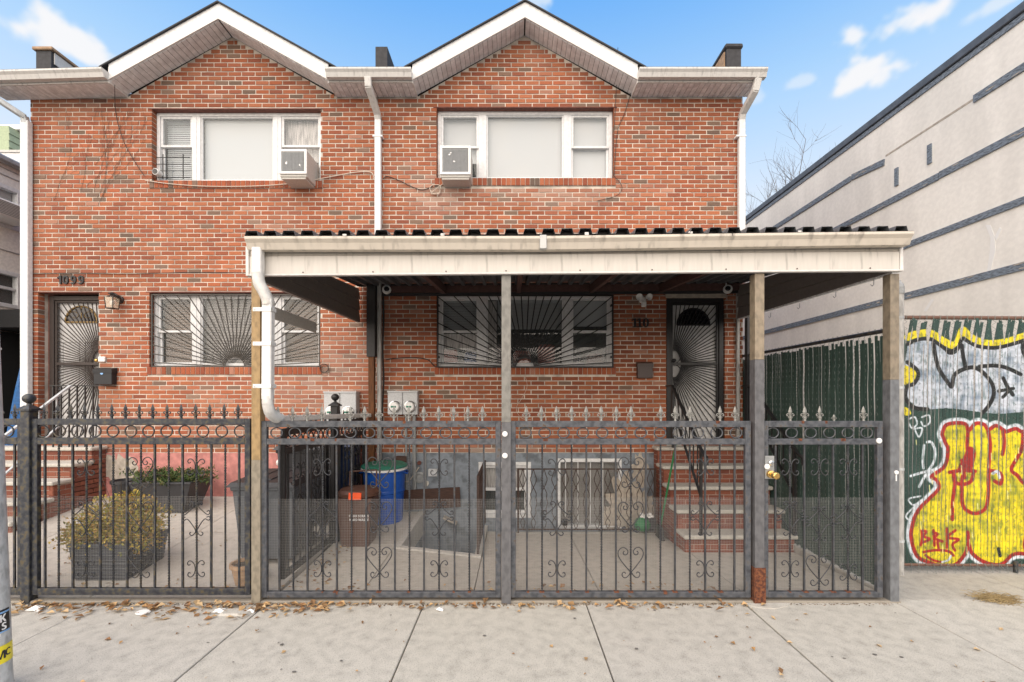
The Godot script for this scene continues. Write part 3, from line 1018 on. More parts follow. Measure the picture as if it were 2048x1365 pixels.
func soffit_run(root: Node3D, a: Vector3, b: Vector3, depth: float) -> void:
	# narrow vinyl panels laid from wall to fascia along the line a-b (at the wall)
	var l := a.distance_to(b)
	var n := int(l / 0.0765)
	var dir := (b - a) / l
	var out := Vector3.BACK
	var nrm := out.cross(dir)
	var p := l / n
	for i in n:
		var m := MB.new()
		var c := a + dir * (p * (i + 0.5)) + out * depth * 0.5
		var k := rng.randf_range(0.95, 1.03)
		m.col = Color(k, k, k)
		m.cbox(c - nrm * 0.0, Vector3(p - 0.0055, 0.012, depth), 0.003, Basis(dir, nrm, out))
		part("soffit_panel", m, M.soffit, root)
	var bk := MB.new()
	bk.box(a + dir * l * 0.5 + out * depth * 0.5 + nrm * 0.012 * (1.0 if nrm.y > 0 else -1.0), Vector3(l, 0.006, depth), Basis(dir, nrm, out))
	part("soffit_backing", bk, M.black_beam, root)

func gutter_run(root: Node3D, x0: float, x1: float, ya: float, yb: float, z: float, mat: Material, h := 0.13, d := 0.12) -> MeshInstance3D:
	# K-style gutter, open at the top
	var prof := [Vector2(0, h), Vector2(0, 0), Vector2(d * 0.62, 0), Vector2(d * 0.70, h * 0.22), Vector2(d * 0.80, h * 0.5), Vector2(d * 0.98, h * 0.74), Vector2(d, h * 0.78), Vector2(d, h), Vector2(d - 0.014, h)]
	var m := MB.new()
	var t := 0.003
	for i in prof.size() - 1:
		var p: Vector2 = prof[i]
		var q: Vector2 = prof[i + 1]
		var e := (q - p).normalized()
		var nn := Vector2(-e.y, e.x) * t
		var c := []
		for s in [[x0, ya], [x1, yb]]:
			for w in [p, q, q + nn, p + nn]:
				c.append(Vector3(s[0], s[1] + w.y, z + w.x))
		m.hexa(c)
	for s in [[x0, ya, -t], [x1, yb, t]]:
		var poly := PackedVector2Array()
		for i in prof.size() - 1: poly.append(prof[i])
		m.prism(poly, 0.0, absf(s[2]), Transform3D(Basis(Vector3(0, 0, 1), Vector3(0, 1, 0), Vector3(-1, 0, 0)), Vector3(s[0] + (0.0 if s[2] < 0 else t), s[1], z)))
	return part("gutter", m, mat, root)

func leader(root: Node3D, pts: Array, w: float, d: float, mat: Material) -> MeshInstance3D:
	var m := MB.new()
	for i in pts.size() - 1:
		var a: Vector3 = pts[i]
		var b: Vector3 = pts[i + 1]
		var z := (b - a).normalized()
		var x := Vector3.RIGHT
		if absf(z.x) > 0.5: x = Vector3.UP.cross(z).normalized()
		x = (x - z * x.dot(z)).normalized()
		m.cbox((a + b) * 0.5, Vector3(w, d, a.distance_to(b) + 0.02), 0.008, Basis(x, z.cross(x), z))
	return part("downspout", m, mat, root)

func gable_roof(root: Node3D, gc: float, apex: float, hw: float, slope: float) -> void:
	# soffit plane through (gc, apex) at the wall; fascia and shingles above it
	var zf := 0.30
	var th := atan(slope)
	for s in [-1.0, 1.0]:
		var e := Vector3(gc + s * hw, apex - hw * slope, 0.0)
		var top := Vector3(gc, apex, 0.0)
		if s < 0: soffit_run(root, e, top - (top - e).normalized() * 0.01, zf)
		else: soffit_run(root, top + (e - top).normalized() * 0.01, e, zf)
		# fascia board, mitred at the peak
		var hgt := 0.20 / cos(th)
		var m := MB.new()
		var p := PackedVector2Array([Vector2(gc, apex), Vector2(gc, apex + hgt), Vector2(e.x, e.y + hgt), Vector2(e.x, e.y)])
		if s < 0: p = PackedVector2Array([Vector2(gc - 0.001, apex), Vector2(gc - 0.001, apex + hgt), Vector2(e.x, e.y + hgt), Vector2(e.x, e.y)])
		m.prism(p, zf, zf + 0.022)
		part("fascia", m, M.white_paint, root)
		m = MB.new()
		m.prism(PackedVector2Array([Vector2(gc, apex - 0.002), Vector2(gc, apex + 0.018), Vector2(e.x, e.y + 0.018), Vector2(e.x, e.y - 0.002)]), zf + 0.022, zf + 0.03)
		part("fascia_lip", m, M.vinyl, root)
		# shingles
		var r0 := Vector2(gc, apex + hgt)
		var ext := 0.12
		var r1 := Vector2(e.x + s * ext, e.y + hgt - slope * ext)
		m = MB.new()
		m.prism(PackedVector2Array([r0, r0 + Vector2(0, 0.02), r1 + Vector2(0, 0.02), r1]), -3.2, zf + 0.05)
		part("shingle_slope", m, M.shingle, root)

func houses() -> void:
	brick_palette()
	var ul := [303, 641, 218, 362, 383, 400, 546, 562, 291]
	var ur := [873, 1228, 215, 357, 957, 973, 1127, 1143, 293]
	var ll := [298, 640, 585, 735, 383, 400, 546, 562, 663]
	var lr := [873, 1228, 588, 735, 957, 973, 1127, 1143, 663]
	# ---- first house, number 1099
	var h1 := thing("brick_house", "red brick house numbered 1099, its lower window and door behind brown sunburst bars", "house", Vector3(-4.7, 0, 0), "attached brick houses")
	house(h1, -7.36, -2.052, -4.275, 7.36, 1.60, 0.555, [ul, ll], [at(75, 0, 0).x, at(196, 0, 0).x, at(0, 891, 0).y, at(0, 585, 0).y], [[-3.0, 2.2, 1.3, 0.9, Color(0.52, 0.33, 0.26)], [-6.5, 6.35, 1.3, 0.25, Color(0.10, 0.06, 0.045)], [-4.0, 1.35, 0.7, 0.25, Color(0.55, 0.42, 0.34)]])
	# ---- second house, number 110
	var h2 := thing("brick_house", "red brick house numbered 110, its yard roofed by the steel carport", "house", Vector3(0.7, 0, 0), "attached brick houses")
	house(h2, -2.048, 3.53, 0.19, 7.38, 1.64, 0.555, [ur, lr], [at(1333, 0, 0).x, at(1450, 0, 0).x, at(0, 891, 0).y, at(0, 590, 0).y], [[-1.15, 4.95, 0.5, 0.45, Color(0.60, 0.52, 0.45)], [0.6, 5.0, 1.9, 0.3, Color(0.55, 0.40, 0.32)], [-0.4, 1.05, 1.3, 0.12, Color(0.5, 0.42, 0.35)]])
	# ---- windows
	var w: Node3D = triple_window(h1, ul, 0.09, "upper window with a drawn white shade and an air conditioner in one sash")
	var s: Array = w.get_meta("span")
	blind(w, s[5] + 0.01, s[6] - 0.01, s[2] + 0.06, s[3] - 0.06, -0.19, M.blind_white, 0.0)
	blind(w, s[0] + 0.06, s[4] - 0.0, s[2] + 0.06, s[3] - 0.06, -0.24, M.blind_white, 0.034, 1.15)
	blind(w, s[7] + 0.0, s[1] - 0.06, s[8] - 0.2, s[3] - 0.06, -0.22, M.curtain, 0.0)
	room_box(w, s[0] + 0.05, s[1] - 0.05, s[2] + 0.03, s[3] - 0.03, -0.9, -0.185, M.room_dark)
	window_guard(w, at(316, 0, -0.1).x, at(383, 0, -0.1).x, at(0, 358, -0.1).y, at(0, 318, -0.1).y)
	w = triple_window(h1, ll, 0.09, "lower window with brown slatted blinds behind iron rays")
	s = w.get_meta("span")
	blind(w, s[5] + 0.01, s[6] - 0.01, s[2] + 0.06, s[3] - 0.06, -0.22, M.blind_taupe, 0.042, 1.1)
	blind(w, s[0] + 0.06, s[4], s[2] + 0.06, s[3] - 0.06, -0.23, M.blind_brown, 0.042, 1.15)
	blind(w, s[7], s[1] - 0.06, s[2] + 0.06, s[3] - 0.06, -0.23, M.blind_brown, 0.042, 1.15)
	room_box(w, s[0] + 0.05, s[1] - 0.05, s[2] + 0.03, s[3] - 0.03, -1.2, -0.185, M.room_dark)
	sunburst(h1, s[0] + 0.01, s[1] - 0.01, s[2] + 0.005, s[3] - 0.02, -0.03, at(469, 0, -0.03).x, s[2] + 0.01, 0.15, 0.0, PI, 30, M.grey_iron, 0.02)
	w = triple_window(h2, ur, 0.09, "upper window with pale shades and an air conditioner under one sash")
	s = w.get_meta("span")
	blind(w, s[5] + 0.01, s[6] - 0.01, s[2] + 0.06, s[3] - 0.06, -0.19, M.blind_grey, 0.0)
	blind(w, s[0] + 0.06, s[4], s[8] - 0.2, s[3] - 0.06, -0.22, M.blind_grey, 0.0)
	blind(w, s[7], s[1] - 0.06, s[2] + 0.06, s[3] - 0.06, -0.20, M.blind_grey, 0.0)
	room_box(w, s[0] + 0.05, s[1] - 0.05, s[2] + 0.03, s[3] - 0.03, -0.9, -0.185, M.room_dark)
	w = triple_window(h2, lr, 0.07, "lower window with half drawn blinds behind black iron rays")
	s = w.get_meta("span")
	blind(w, s[5] + 0.17, s[6] - 0.02, at(0, 655, 0).y, s[3] - 0.06, -0.22, M.blind_grey, 0.022, 1.1)
	blind(w, s[0] + 0.06, s[4], s[8] + 0.02, s[3] - 0.06, -0.22, M.blind_grey, 0.026, 1.0)
	blind(w, s[0] + 0.06, s[4], s[2] + 0.30, s[8] - 0.02, -0.24, M.curtain, 0.0)
	blind(w, s[7], s[1] - 0.06, s[8] + 0.1, s[3] - 0.06, -0.24, M.blind_grey, 0.0)
	blind(w, s[5] + 0.01, s[5] + 0.15, s[2] + 0.06, s[3] - 0.06, -0.25, M.curtain, 0.0)
	var clothes := MB.new()
	for i in 7:
		var x := lerpf(s[0] + 0.12, s[1] - 0.2, i / 6.0)
		clothes.col = [Color(0.30, 0.06, 0.05), Color(0.05, 0.08, 0.2), Color(0.25, 0.2, 0.2), Color(0.4, 0.12, 0.08), Color(0.30, 0.12, 0.10), Color(0.1, 0.1, 0.12), Color(0.14, 0.08, 0.07)][i]
		clothes.cb(x - 0.14, x + 0.14, s[2] + 0.04, s[2] + rng.randf_range(0.2, 0.45), -0.6, -0.4, 0.04)
	part("curtain_folds", clothes, M.dry_leaf, w)
	room_box(w, s[0] + 0.05, s[1] - 0.05, s[2] + 0.03, s[3] - 0.03, -1.2, -0.165, M.room_dark)
	var g := sunburst(h2, at(874, 0, 0.05).x, at(1227, 0, 0.05).x, at(0, 736, 0.05).y, at(0, 590, 0.05).y, 0.05, at(1050, 0, 0.05).x, at(0, 735, 0.05).y, 0.14, 0.0, PI, 30, M.black_iron, 0.022)
	var m := MB.new()
	for q in [[878, 612], [878, 715], [1222, 612], [1222, 715]]:
		var c := at(q[0], q[1], 0.0)
		m.bar(Vector3(c.x, c.y, -0.02), Vector3(c.x, c.y, 0.05), 0.02, 0.03)
	part("bracket", m, M.black_iron, g)
	# ---- doors
	security_door(h1, -7.205, -6.33, at(0, 891, 0).y, at(0, 592, -0.13).y, 0.13, true, M.brown_iron, "white door with a fan shaped light behind a brown iron sunburst", 728)
	security_door(h2, at(1334, 0, 0).x, at(1449, 0, 0).x, at(0, 891, 0).y, at(0, 596, 0).y, 0.02, false, M.black_iron, "pale door with a fan shaped light behind a black iron sunburst", 728)
	m = MB.new()
	m.cb(at(1331, 0, 0).x, at(1452, 0, 0).x, at(0, 596, 0).y, at(0, 586, 0).y, -0.05, 0.03)
	part("door_head", m, M.bare_stucco, h2)
	# ---- numbers
	digits(h1, ["1", "0", "9", "9"], [118, 130.5, 146, 161.5], 560, 0.128, "Droid Sans")
	digits(h2, ["1", "1", "0"], [1269.5, 1279, 1292], 646, 0.135, "Droid Serif")
	basement(h1, h2)

func digits(root: Node3D, chars: Array, xs: Array, py: float, h: float, face: String) -> void:
	var f := SystemFont.new()
	f.font_names = PackedStringArray([face])
	f.font_weight = 700
	for i in chars.size():
		var t := TextMesh.new()
		t.text = chars[i]
		t.font = f
		t.font_size = 64
		t.depth = 0.15
		t.pixel_size = 0.01
		var bb := t.get_aabb()
		var k := h / bb.size.y
		var c := at(xs[i], py, 0.012)
		var b := Basis(Vector3.BACK, rng.randf_range(-0.06, 0.04)).scaled(Vector3(k, k, 0.1))
		part("house_number", t, M.black_metal, root, Transform3D(b, c - b * bb.get_center()))

func window_guard(w: Node3D, x0: float, x1: float, y0: float, y1: float) -> void:
	var m := MB.new()
	for k in 4: m.rod(Vector3(x0, lerpf(y0, y1, k / 3.0), -0.06), Vector3(x1, lerpf(y0, y1, k / 3.0), -0.06), 0.006, 6)
	for k in [0.2, 0.8]: m.rod(Vector3(lerpf(x0, x1, k), y0 - 0.02, -0.06), Vector3(lerpf(x0, x1, k), y1 + 0.05, -0.06), 0.008, 6)
	part("child_guard", m, M.black_iron, w)

func house(root: Node3D, x0: float, x1: float, gc: float, apex: float, hw: float, slope: float, wins: Array, door: Array, stains: Array) -> void:
	var holes := []
	var sills := []
	for q in wins:
		var a := at(q[0], q[3], 0)
		var b := at(q[1], q[2], 0)
		holes.append([a.x, b.x, a.y, b.y])
		sills.append([a.x - 0.03, b.x + 0.03, a.y - 0.115, a.y])
	holes.append(door)
	var m := MB.new()
	var wide := []
	for h in holes: wide.append([h[0] - 0.006, h[1] + 0.006, h[2], h[3]])
	if x0 > -5.0:
		wide.append([at(957, 0, 0).x, at(1062, 0, 0).x, at(0, 1036, 0).y, at(0, 924, 0).y])
		wide.append([at(1115, 0, 0).x, at(1243, 0, 0).x, at(0, 1057, 0).y, at(0, 917, 0).y])
	m.wall(x0 + 0.004, x1 - 0.004, -1.7, 6.44, -0.16, -0.0065, wide)
	m.prism(PackedVector2Array([Vector2(gc - hw, 6.44), Vector2(gc + hw, 6.44), Vector2(gc, apex)]), -0.16, -0.0065)
	part("wall", m, M.mortar, root)
	# body of the house behind the front wall
	m = MB.new()
	m.bx(x0 + 0.005, x0 + 0.2, -0.3, 6.9, -9.0, -0.162)
	m.bx(x1 - 0.2, x1 - 0.005, -0.3, 6.9, -9.0, -0.162)
	m.bx(x0 + 0.2, x1 - 0.2, -0.3, 6.9, -9.2, -9.0)
	part("side_wall", m, M.red_brown, root)
	m = MB.new()
	m.bx(x0 + 0.2, x1 - 0.2, 6.45, 6.6, -9.0, -0.17)
	part("flat_roof", m, M.tar, root)
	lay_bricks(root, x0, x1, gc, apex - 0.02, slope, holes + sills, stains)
	for q in wins:
		var a := at(q[0], q[3], 0)
		var b := at(q[1], q[2], 0)
		sill_bricks(root, a.x - 0.03, b.x + 0.03, a.y)
		m = MB.new()
		m.cb(a.x - 0.05, b.x + 0.05, b.y - 0.004, b.y + 0.012, -0.14, 0.004, 0.002)
		part("lintel", m, M.red_brown, root)
	m = MB.new()
	m.cb(door[0] - 0.05, door[1] + 0.05, door[3] - 0.004, door[3] + 0.012, -0.14, 0.004, 0.002)
	part("lintel", m, M.red_brown, root)
	gable_roof(root, gc, apex, hw, slope)
	# eaves on both sides of the gable
	var ends := []
	if x0 < -5.0: ends = [[-7.72, gc - hw, 6.385, 6.44], [gc + hw, x1, 6.44, 6.44]]
	else: ends = [[x0, gc - hw, 6.44, 6.44], [gc + hw, 3.60, 6.44, 6.44]]
	for e in ends:
		soffit_run(root, Vector3(e[0], e[2], 0.0), Vector3(e[1], e[3], 0.0), 0.30)
		m = MB.new()
		m.hexa([Vector3(e[0], e[2] - 0.004, 0.30), Vector3(e[1], e[3] - 0.004, 0.30), Vector3(e[1], e[3] - 0.004, 0.322), Vector3(e[0], e[2] - 0.004, 0.322), Vector3(e[0], e[2] + 0.13, 0.30), Vector3(e[1], e[3] + 0.13, 0.30), Vector3(e[1], e[3] + 0.13, 0.322), Vector3(e[0], e[2] + 0.13, 0.322)])
		part("eave_board", m, M.gutter_white, root)
		gutter_run(root, e[0] - (0.06 if e[0] < -7.0 else 0.0), e[1] + (0.06 if e[1] > 3.4 else 0.0), e[2] + 0.02, e[3] + 0.02, 0.323, M.gutter_white, 0.115, 0.12)
		m = MB.new()
		m.hexa([Vector3(e[0], e[2] + 0.1, 0.0), Vector3(e[1], e[3] + 0.1, 0.0), Vector3(e[1], e[3] + 0.12, 0.32), Vector3(e[0], e[2] + 0.12, 0.32), Vector3(e[0], e[2] + 0.22, 0.0), Vector3(e[1], e[3] + 0.22, 0.0), Vector3(e[1], e[3] + 0.14, 0.34), Vector3(e[0], e[2] + 0.14, 0.34)])
		part("eave_roof", m, M.shingle, root)
		# boxed ends where the eave meets the gable
		for k in 2:
			var xx: float = e[k]
			if absf(absf(xx - gc) - hw) < 0.01:
				var yy: float = e[2 + k]
				m = MB.new()
				m.bx(xx - 0.008, xx + 0.008, yy - 0.012, yy + 0.22, -0.005, 0.318)
				part("eave_end", m, M.vinyl, root)
	# parapet at the outer wall and at the wall between the houses
	if x0 < -5.0:
		m = MB.new()
		m.bx(-7.25, -7.02, 6.56, 7.13, -4.0, 0.02)
		part("parapet", m, M.tar, root)
		m = MB.new()
		m.cb(-7.29, -6.98, 7.13, 7.18, -4.0, 0.05, 0.01)
		part("parapet_cap", m, M.terracotta_cap, root)
		m = MB.new()
		m.bx(-7.018, -7.005, 6.95, 7.125, -4.0, -0.02)
		part("parapet_flashing", m, M.vinyl, root)
		leader(root, [Vector3(-7.66, 6.40, 0.37), Vector3(-7.66, 6.30, 0.37), Vector3(-7.36, 6.08, 0.08), Vector3(-7.36, 6.00, 0.06)], 0.085, 0.07, M.galvanised)
		leader(root, [Vector3(-7.36, 6.02, 0.055), Vector3(-7.36, 1.1, 0.055)], 0.12, 0.08, M.white_paint)
	else:
		m = MB.new()
		m.bx(-2.08, -1.90, 6.5, 7.19, -4.0, 0.02)
		part("parapet", m, M.tar, root)
		m = MB.new()
		m.bx(3.27, 3.49, 6.5, 7.16, -4.0, 0.02)
		part("parapet", m, M.tar, root)
		m = MB.new()
		m.cb(3.245, 3.515, 7.16, 7.235, -4.0, 0.045, 0.02)
		part("parapet_cap", m, M.tar, root)
		m = MB.new()
		m.bx(3.252, 3.268, 6.9, 7.15, -4.0, -0.03)
		part("parapet_flashing", m, M.terracotta_cap, root)
		leader(root, [Vector3(-2.07, 6.44, 0.40), Vector3(-2.07, 6.33, 0.38), Vector3(-2.03, 6.12, 0.08), Vector3(-2.03, 6.05, 0.05)], 0.095, 0.07, M.gutter_white)
		leader(root, [Vector3(-2.03, 6.07, 0.05), Vector3(-2.03, 3.62, 0.05)], 0.095, 0.07, M.white_paint)
		leader(root, [Vector3(-1.99, 3.60, 0.12), Vector3(-1.99, 0.05, 0.12)], 0.06, 0.06, M.pipe_grey)
		leader(root, [Vector3(3.55, 6.44, 0.38), Vector3(3.53, 6.30, 0.34), Vector3(3.48, 6.13, 0.08), Vector3(3.48, 6.05, 0.05)], 0.095, 0.07, M.gutter_white)
		leader(root, [Vector3(3.48, 6.07, 0.05), Vector3(3.48, 3.62, 0.05)], 0.095, 0.07, M.white_paint)
		leader(root, [Vector3(3.43, 3.60, 0.04), Vector3(3.43, 1.1, 0.04)], 0.045, 0.05, M.pipe_grey)
		for q in [[-2.03, 5.78], [3.46, 5.78]]:
			m = MB.new()
			m.cb(q[0] - 0.075, q[0] + 0.075, q[1], q[1] + 0.03, 0.0, 0.09, 0.004)
			part("downspout_strap", m, M.white_paint, root)

func basement(h1: Node3D, h2: Node3D) -> void:
	# rendered wall at the foot of each house
	var m := MB.new()
	m.bx(-7.35, -2.054, 0.0, 1.0, -0.004, 0.022)
	part("plinth", m, M.pink_stucco, h1)
	m = MB.new()
	for q in [[-5.9, 0.65, 0.22, 0.33], [-5.75, 0.45, 0.16, 0.22], [-6.1, 0.8, 0.12, 0.2]]:
		var poly := PackedVector2Array()
		for k in 16:
			var rr := rng.randf_range(0.7, 1.15)
			poly.append(Vector2(q[0] + cos(TAU * k / 16) * q[2] * rr, q[1] + sin(TAU * k / 16) * q[3] * rr))
		m.prism(poly, 0.022, 0.0245 + q[2] * 0.01)
	stuff(part("peeled_patch", m, M.bare_stucco, h1))
	var w1 := [at(957, 0, 0).x, at(1062, 0, 0).x, at(0, 1036, 0).y, at(0, 924, 0).y]
	var w2 := [at(1115, 0, 0).x, at(1243, 0, 0).x, at(0, 1057, 0).y, at(0, 917, 0).y]
	m = MB.new()
	m.wall(-2.046, 3.52, -1.7, 1.0, -0.004, 0.024, [w1, w2])
	part("plinth", m, M.grey_stucco, h2)
	m = MB.new()
	for q in [[1.72, 0.25, 0.30, 0.42], [1.95, 0.75, 0.12, 0.25], [1.55, 0.02, 0.2, 0.2], [2.0, 0.1, 0.2, 0.3]]:
		var poly := PackedVector2Array()
		for k in 44:
			var rr := rng.randf_range(0.82, 1.08) + 0.16 * sin(k * 1.3) + 0.1 * sin(k * 0.55 + 1.0)
			poly.append(Vector2(q[0] + cos(TAU * k / 44) * q[2] * rr, q[1] + sin(TAU * k / 44) * q[3] * rr))
		m.prism(poly, 0.024, 0.0255 + q[2] * 0.008)
	stuff(part("peeled_patch", m, M.bare_stucco, h2))
	for q in [w1, w2]:
		var w := Node3D.new()
		w.name = numbered("window", h2)
		h2.add_child(w, true)
		var z := 0.0
		m = MB.new()
		frame_of(m, q[0], q[1], q[2], q[3], z - 0.10, z + 0.02, 0.055 if q == w1 else 0.045)
		part("frame", m, M.white_paint, w)
		room_box(w, q[0] + 0.03, q[1] - 0.03, q[2] + 0.03, q[3] - 0.03, -0.8, -0.10, M.room_dark)
		if q == w1:
			w.set_meta("label", "small white cellar window with two sashes")
			var ym: float = (q[2] + q[3]) * 0.5
			m = MB.new()
			frame_of(m, q[0] + 0.055, q[1] - 0.055, ym - 0.02, q[3] - 0.055, -0.05, -0.02, 0.045)
			part("upper_sash", m, M.white_paint, w)
			m = MB.new()
			frame_of(m, q[0] + 0.055, q[1] - 0.055, q[2] + 0.055, ym + 0.02, -0.085, -0.052, 0.045)
			part("lower_sash", m, M.white_paint, w)
			pane(w, q[0] + 0.09, q[1] - 0.09, ym + 0.02, q[3] - 0.09, -0.035)
			pane(w, q[0] + 0.09, q[1] - 0.09, q[2] + 0.09, ym - 0.02, -0.068)
			blind(w, q[0] + 0.08, q[1] - 0.08, ym, q[3] - 0.07, -0.15, M.curtain, 0.0)
		else:
			w.set_meta("label", "cellar window with thin white bars over a grey blind")
			blind(w, q[0] + 0.05, q[1] - 0.05, q[2] + 0.05, q[3] - 0.05, -0.12, M.blind_taupe, 0.03, 1.0)
			pane(w, q[0] + 0.05, q[1] - 0.05, q[2] + 0.05, q[3] - 0.05, -0.06)
			for k in 5:
				m = MB.new()
				var x := lerpf(q[0] + 0.12, q[1] - 0.10, k / 4.0)
				m.rod(Vector3(x, q[2] + 0.02, 0.03), Vector3(x, q[3] - 0.04, 0.03), 0.007, 6)
				part("bar", m, M.white_paint, w)
			for y in [q[3] - 0.05, q[2] + 0.03]:
				m = MB.new()
				m.rod(Vector3(q[0] + 0.04, y, 0.03), Vector3(q[1] - 0.04, y, 0.03), 0.008, 6)
				part("bar", m, M.white_paint, w)
			m = MB.new()
			m.lathe([Vector2(0.0, 0.0), Vector2(0.05, 0.0), Vector2(0.045, 0.06), Vector2(0.03, 0.06), Vector2(0.03, 0.02), Vector2(0, 0.02)], 12, Transform3D(Basis(Vector3.RIGHT, PI / 2), Vector3(q[0] + 0.1, q[2] + 0.10, 0.03)))
			part("dryer_vent", m, M.black_metal, w)

# ---------- neighbours and trees

func neighbours() -> void:
	# rendered building across the lot: its long wall runs away from the street
	var X := 6.5
	var b := thing("stucco_building", "long pale stucco building with dark peeling strips, beyond the painted fence", "building", Vector3(10, 0, -6))
	var m := MB.new()
	m.bx(X, 16.0, -0.3, 6.733, -22.0, 2.28)
	part("wall", m, M.stucco, b)
	m = MB.new()
	m.cb(X - 0.045, X + 0.35, 6.735, 6.86, -22.0, 2.33, 0.01)
	part("parapet_flashing", m, M.dark_flashing, b)
	m = MB.new()
	m.bx(X - 0.02, X, 6.645, 6.72, -22.0, 2.28)
	part("coping_strip", m, M.trim_strip, b)
	m = MB.new()
	m.bx(X + 0.351, 16.0, 6.735, 6.8, -22.0, 2.28)
	part("roof", m, M.tar, b)
	# horizontal strips, in lengths as they were nailed up, some lost
	var runs := []
	for y in [3.516, 4.35, 5.215]:
		var z := 2.2
		while z > -21.0:
			var l := rng.randf_range(1.6, 2.9)
			runs.append([y + rng.randf_range(-0.006, 0.006), z, z - l + 0.012, 0.0])
			z -= l
	for q in [[6.04, 2.2, 0.55, 0.0], [6.0, -0.97, -1.72, 0.05], [6.04, -1.75, -3.9, 0.0], [6.04, -3.92, -6.2, 0.0]]: runs.append(q)
	for q in runs:
		m = MB.new()
		var k := rng.randf_range(0.85, 1.25)
		m.col = Color(k, k, k)
		m.bar(Vector3(X - 0.011, q[0] - q[3], q[1]), Vector3(X - 0.011, q[0] + q[3], q[2]), 0.022, rng.randf_range(0.092, 0.108))
		part("trim_strip", m, M.trim_strip, b)
		m = MB.new()
		for i in 5:
			var t := rng.randf()
			var zc := lerpf(q[1], q[2], t)
			var yc: float = lerpf(q[0] - q[3], q[0] + q[3], t) + rng.randf_range(-0.045, 0.045)
			var poly := PackedVector2Array()
			for e in 8: poly.append(Vector2(cos(TAU * e / 8) * rng.randf_range(0.02, 0.09), sin(TAU * e / 8) * rng.randf_range(0.003, 0.012)))
			m.prism(poly, 0.0, 0.002, Transform3D(Basis(Vector3.UP, -PI / 2), Vector3(X - 0.0225, yc, zc)))
		stuff(part("paint_chip", m, M.bare_stucco, b))
	for z in [-0.12, -0.72]:
		m = MB.new()
		m.bx(X - 0.02, X, 5.42 + (0.06 if z > -0.5 else 0.0), 5.72 + (0.06 if z > -0.5 else 0.0), z - 0.035, z + 0.035)
		part("trim_strip", m, M.trim_strip, b)
	m = MB.new()
	m.col = Color(1.1, 1.1, 1.1)
	m.bx(X - 0.004, X, 6.03, 6.06, -0.95, 0.53)
	part("old_strip_line", m, M.bare_stucco, b)
	# pale filler streaks
	for q in [[[1972, 450, 1982, 450, 1990, 472, 1992, 500, 1982, 545, 1975, 545, 1981, 500, 1982, 476]], [[2000, 455, 2004, 458, 1994, 482, 1990, 474]], [[1864, 598, 1869, 600, 1854, 624, 1848, 622]]]:
		var poly := PackedVector2Array()
		for k in range(0, q[0].size(), 2):
			var d: float = X * 900.0 / (q[0][k] - 1024.0)
			poly.append(Vector2(CAM.z - d, at(q[0][k], q[0][k + 1], CAM.z - d).y))
		m = MB.new()
		m.prism(poly, 0.0005, 0.003, Transform3D(Basis(Vector3.UP, -PI / 2), Vector3(X, 0, 0)))
		part("filler_streak", m, M.paper, b)

	# cream house on the far side of the alley
	var n := thing("cream_house", "cream sided neighbour house with a window air conditioner, beyond the white downspout", "house", Vector3(-11, 0, -3))
	m = MB.new()
	var up := [-1.37, -0.35, 4.86, 5.62]
	var lo := [-1.37, -0.35, 3.45, 4.1]
	# wall facing the alley: openings in the plane x = -9
	var holes := [[0.35, 1.37, 4.86, 5.62], [0.35, 1.37, 3.45, 4.1]]
	var side := MB.new()
	side.wall(-0.3, 7.0, -0.3, 6.0, -0.15, 0.0, holes)
	var turn := Transform3D(Basis(Vector3.UP, PI / 2), Vector3(-9.0, 0, 0))
	part("wall", side, M.cream_siding, n, turn)
	m = MB.new()
	m.bx(-15, -9.15, -0.3, 6.0, -7.0, -6.85)
	m.bx(-15, -9.15, -0.3, 6.0, 0.15, 0.3)
	part("wall", m, M.cream_siding, n)
	m = MB.new()
	m.bx(-15, -9.0, 6.0, 6.1, -7.0, 0.3)
	part("roof", m, M.tar, n)
	for y in [4.45, 5.78, 5.90]:
		m = MB.new()
		m.bx(-9.0, -8.988, y, y + 0.015, -7.0, 0.3)
		part("siding_joint", m, M.flashing, n)
	m = MB.new()
	m.cb(-9.0, -8.88, 5.98, 6.10, -7.0, 0.35, 0.03)
	part("gutter", m, M.flashing, n)
	for h in holes:
		var w := Node3D.new()
		w.name = numbered("window", n)
		n.add_child(w, true)
		m = MB.new()
		frame_of(m, h[0], h[1], h[2], h[3], -0.08, 0.02, 0.07)
		part("frame", m, M.white_paint, w, turn)
		m = MB.new()
		var ym: float = (h[2] + h[3]) * 0.5 + 0.02
		m.cb(h[0] + 0.07, h[1] - 0.07, ym - 0.025, ym + 0.025, -0.06, 0.0, 0.003)
		part("meeting_rail", m, M.white_paint, w, turn)
		m = MB.new()
		m.quad(Vector3(h[0] + 0.07, h[2] + 0.07, -0.03), Vector3(h[1] - 0.07, h[2] + 0.07, -0.03), Vector3(h[1] - 0.07, h[3] - 0.07, -0.03), Vector3(h[0] + 0.07, h[3] - 0.07, -0.03))
		part("pane", m, M.glass, w, turn)
		m = MB.new()
		m.bx(h[0], h[1], h[2] if h[2] < 4 else ym - 0.2, h[3], -0.13, -0.10)
		part("shade", m, M.blind_white if h[2] > 4 else M.room_dark, w, turn)
	var ac := thing("air_conditioner", "white air conditioner in the window of the cream neighbour house", "air conditioner", Vector3(-8.9, 4.95, -0.95), "window air conditioners")
	m = MB.new()
	m.cb(-9.1, -8.62, 4.93, 5.22, -1.25, -0.62, 0.02)
	part("case", m, M.white_plastic, ac)
	m = MB.new()
	for k in 9: m.bx(-8.96, -8.66, 4.965 + k * 0.026, 4.975 + k * 0.026, -0.618, -0.612)
	for k in 9: m.bx(-8.618, -8.612, 4.965 + k * 0.026, 4.975 + k * 0.026, -1.2, -0.68)
	stuff(part("louvre", m, M.conduit, ac))
	var wb := thing("parapet_house", "weathered white parapet rising behind the cream neighbour house", "house", Vector3(-12, 0, -4))
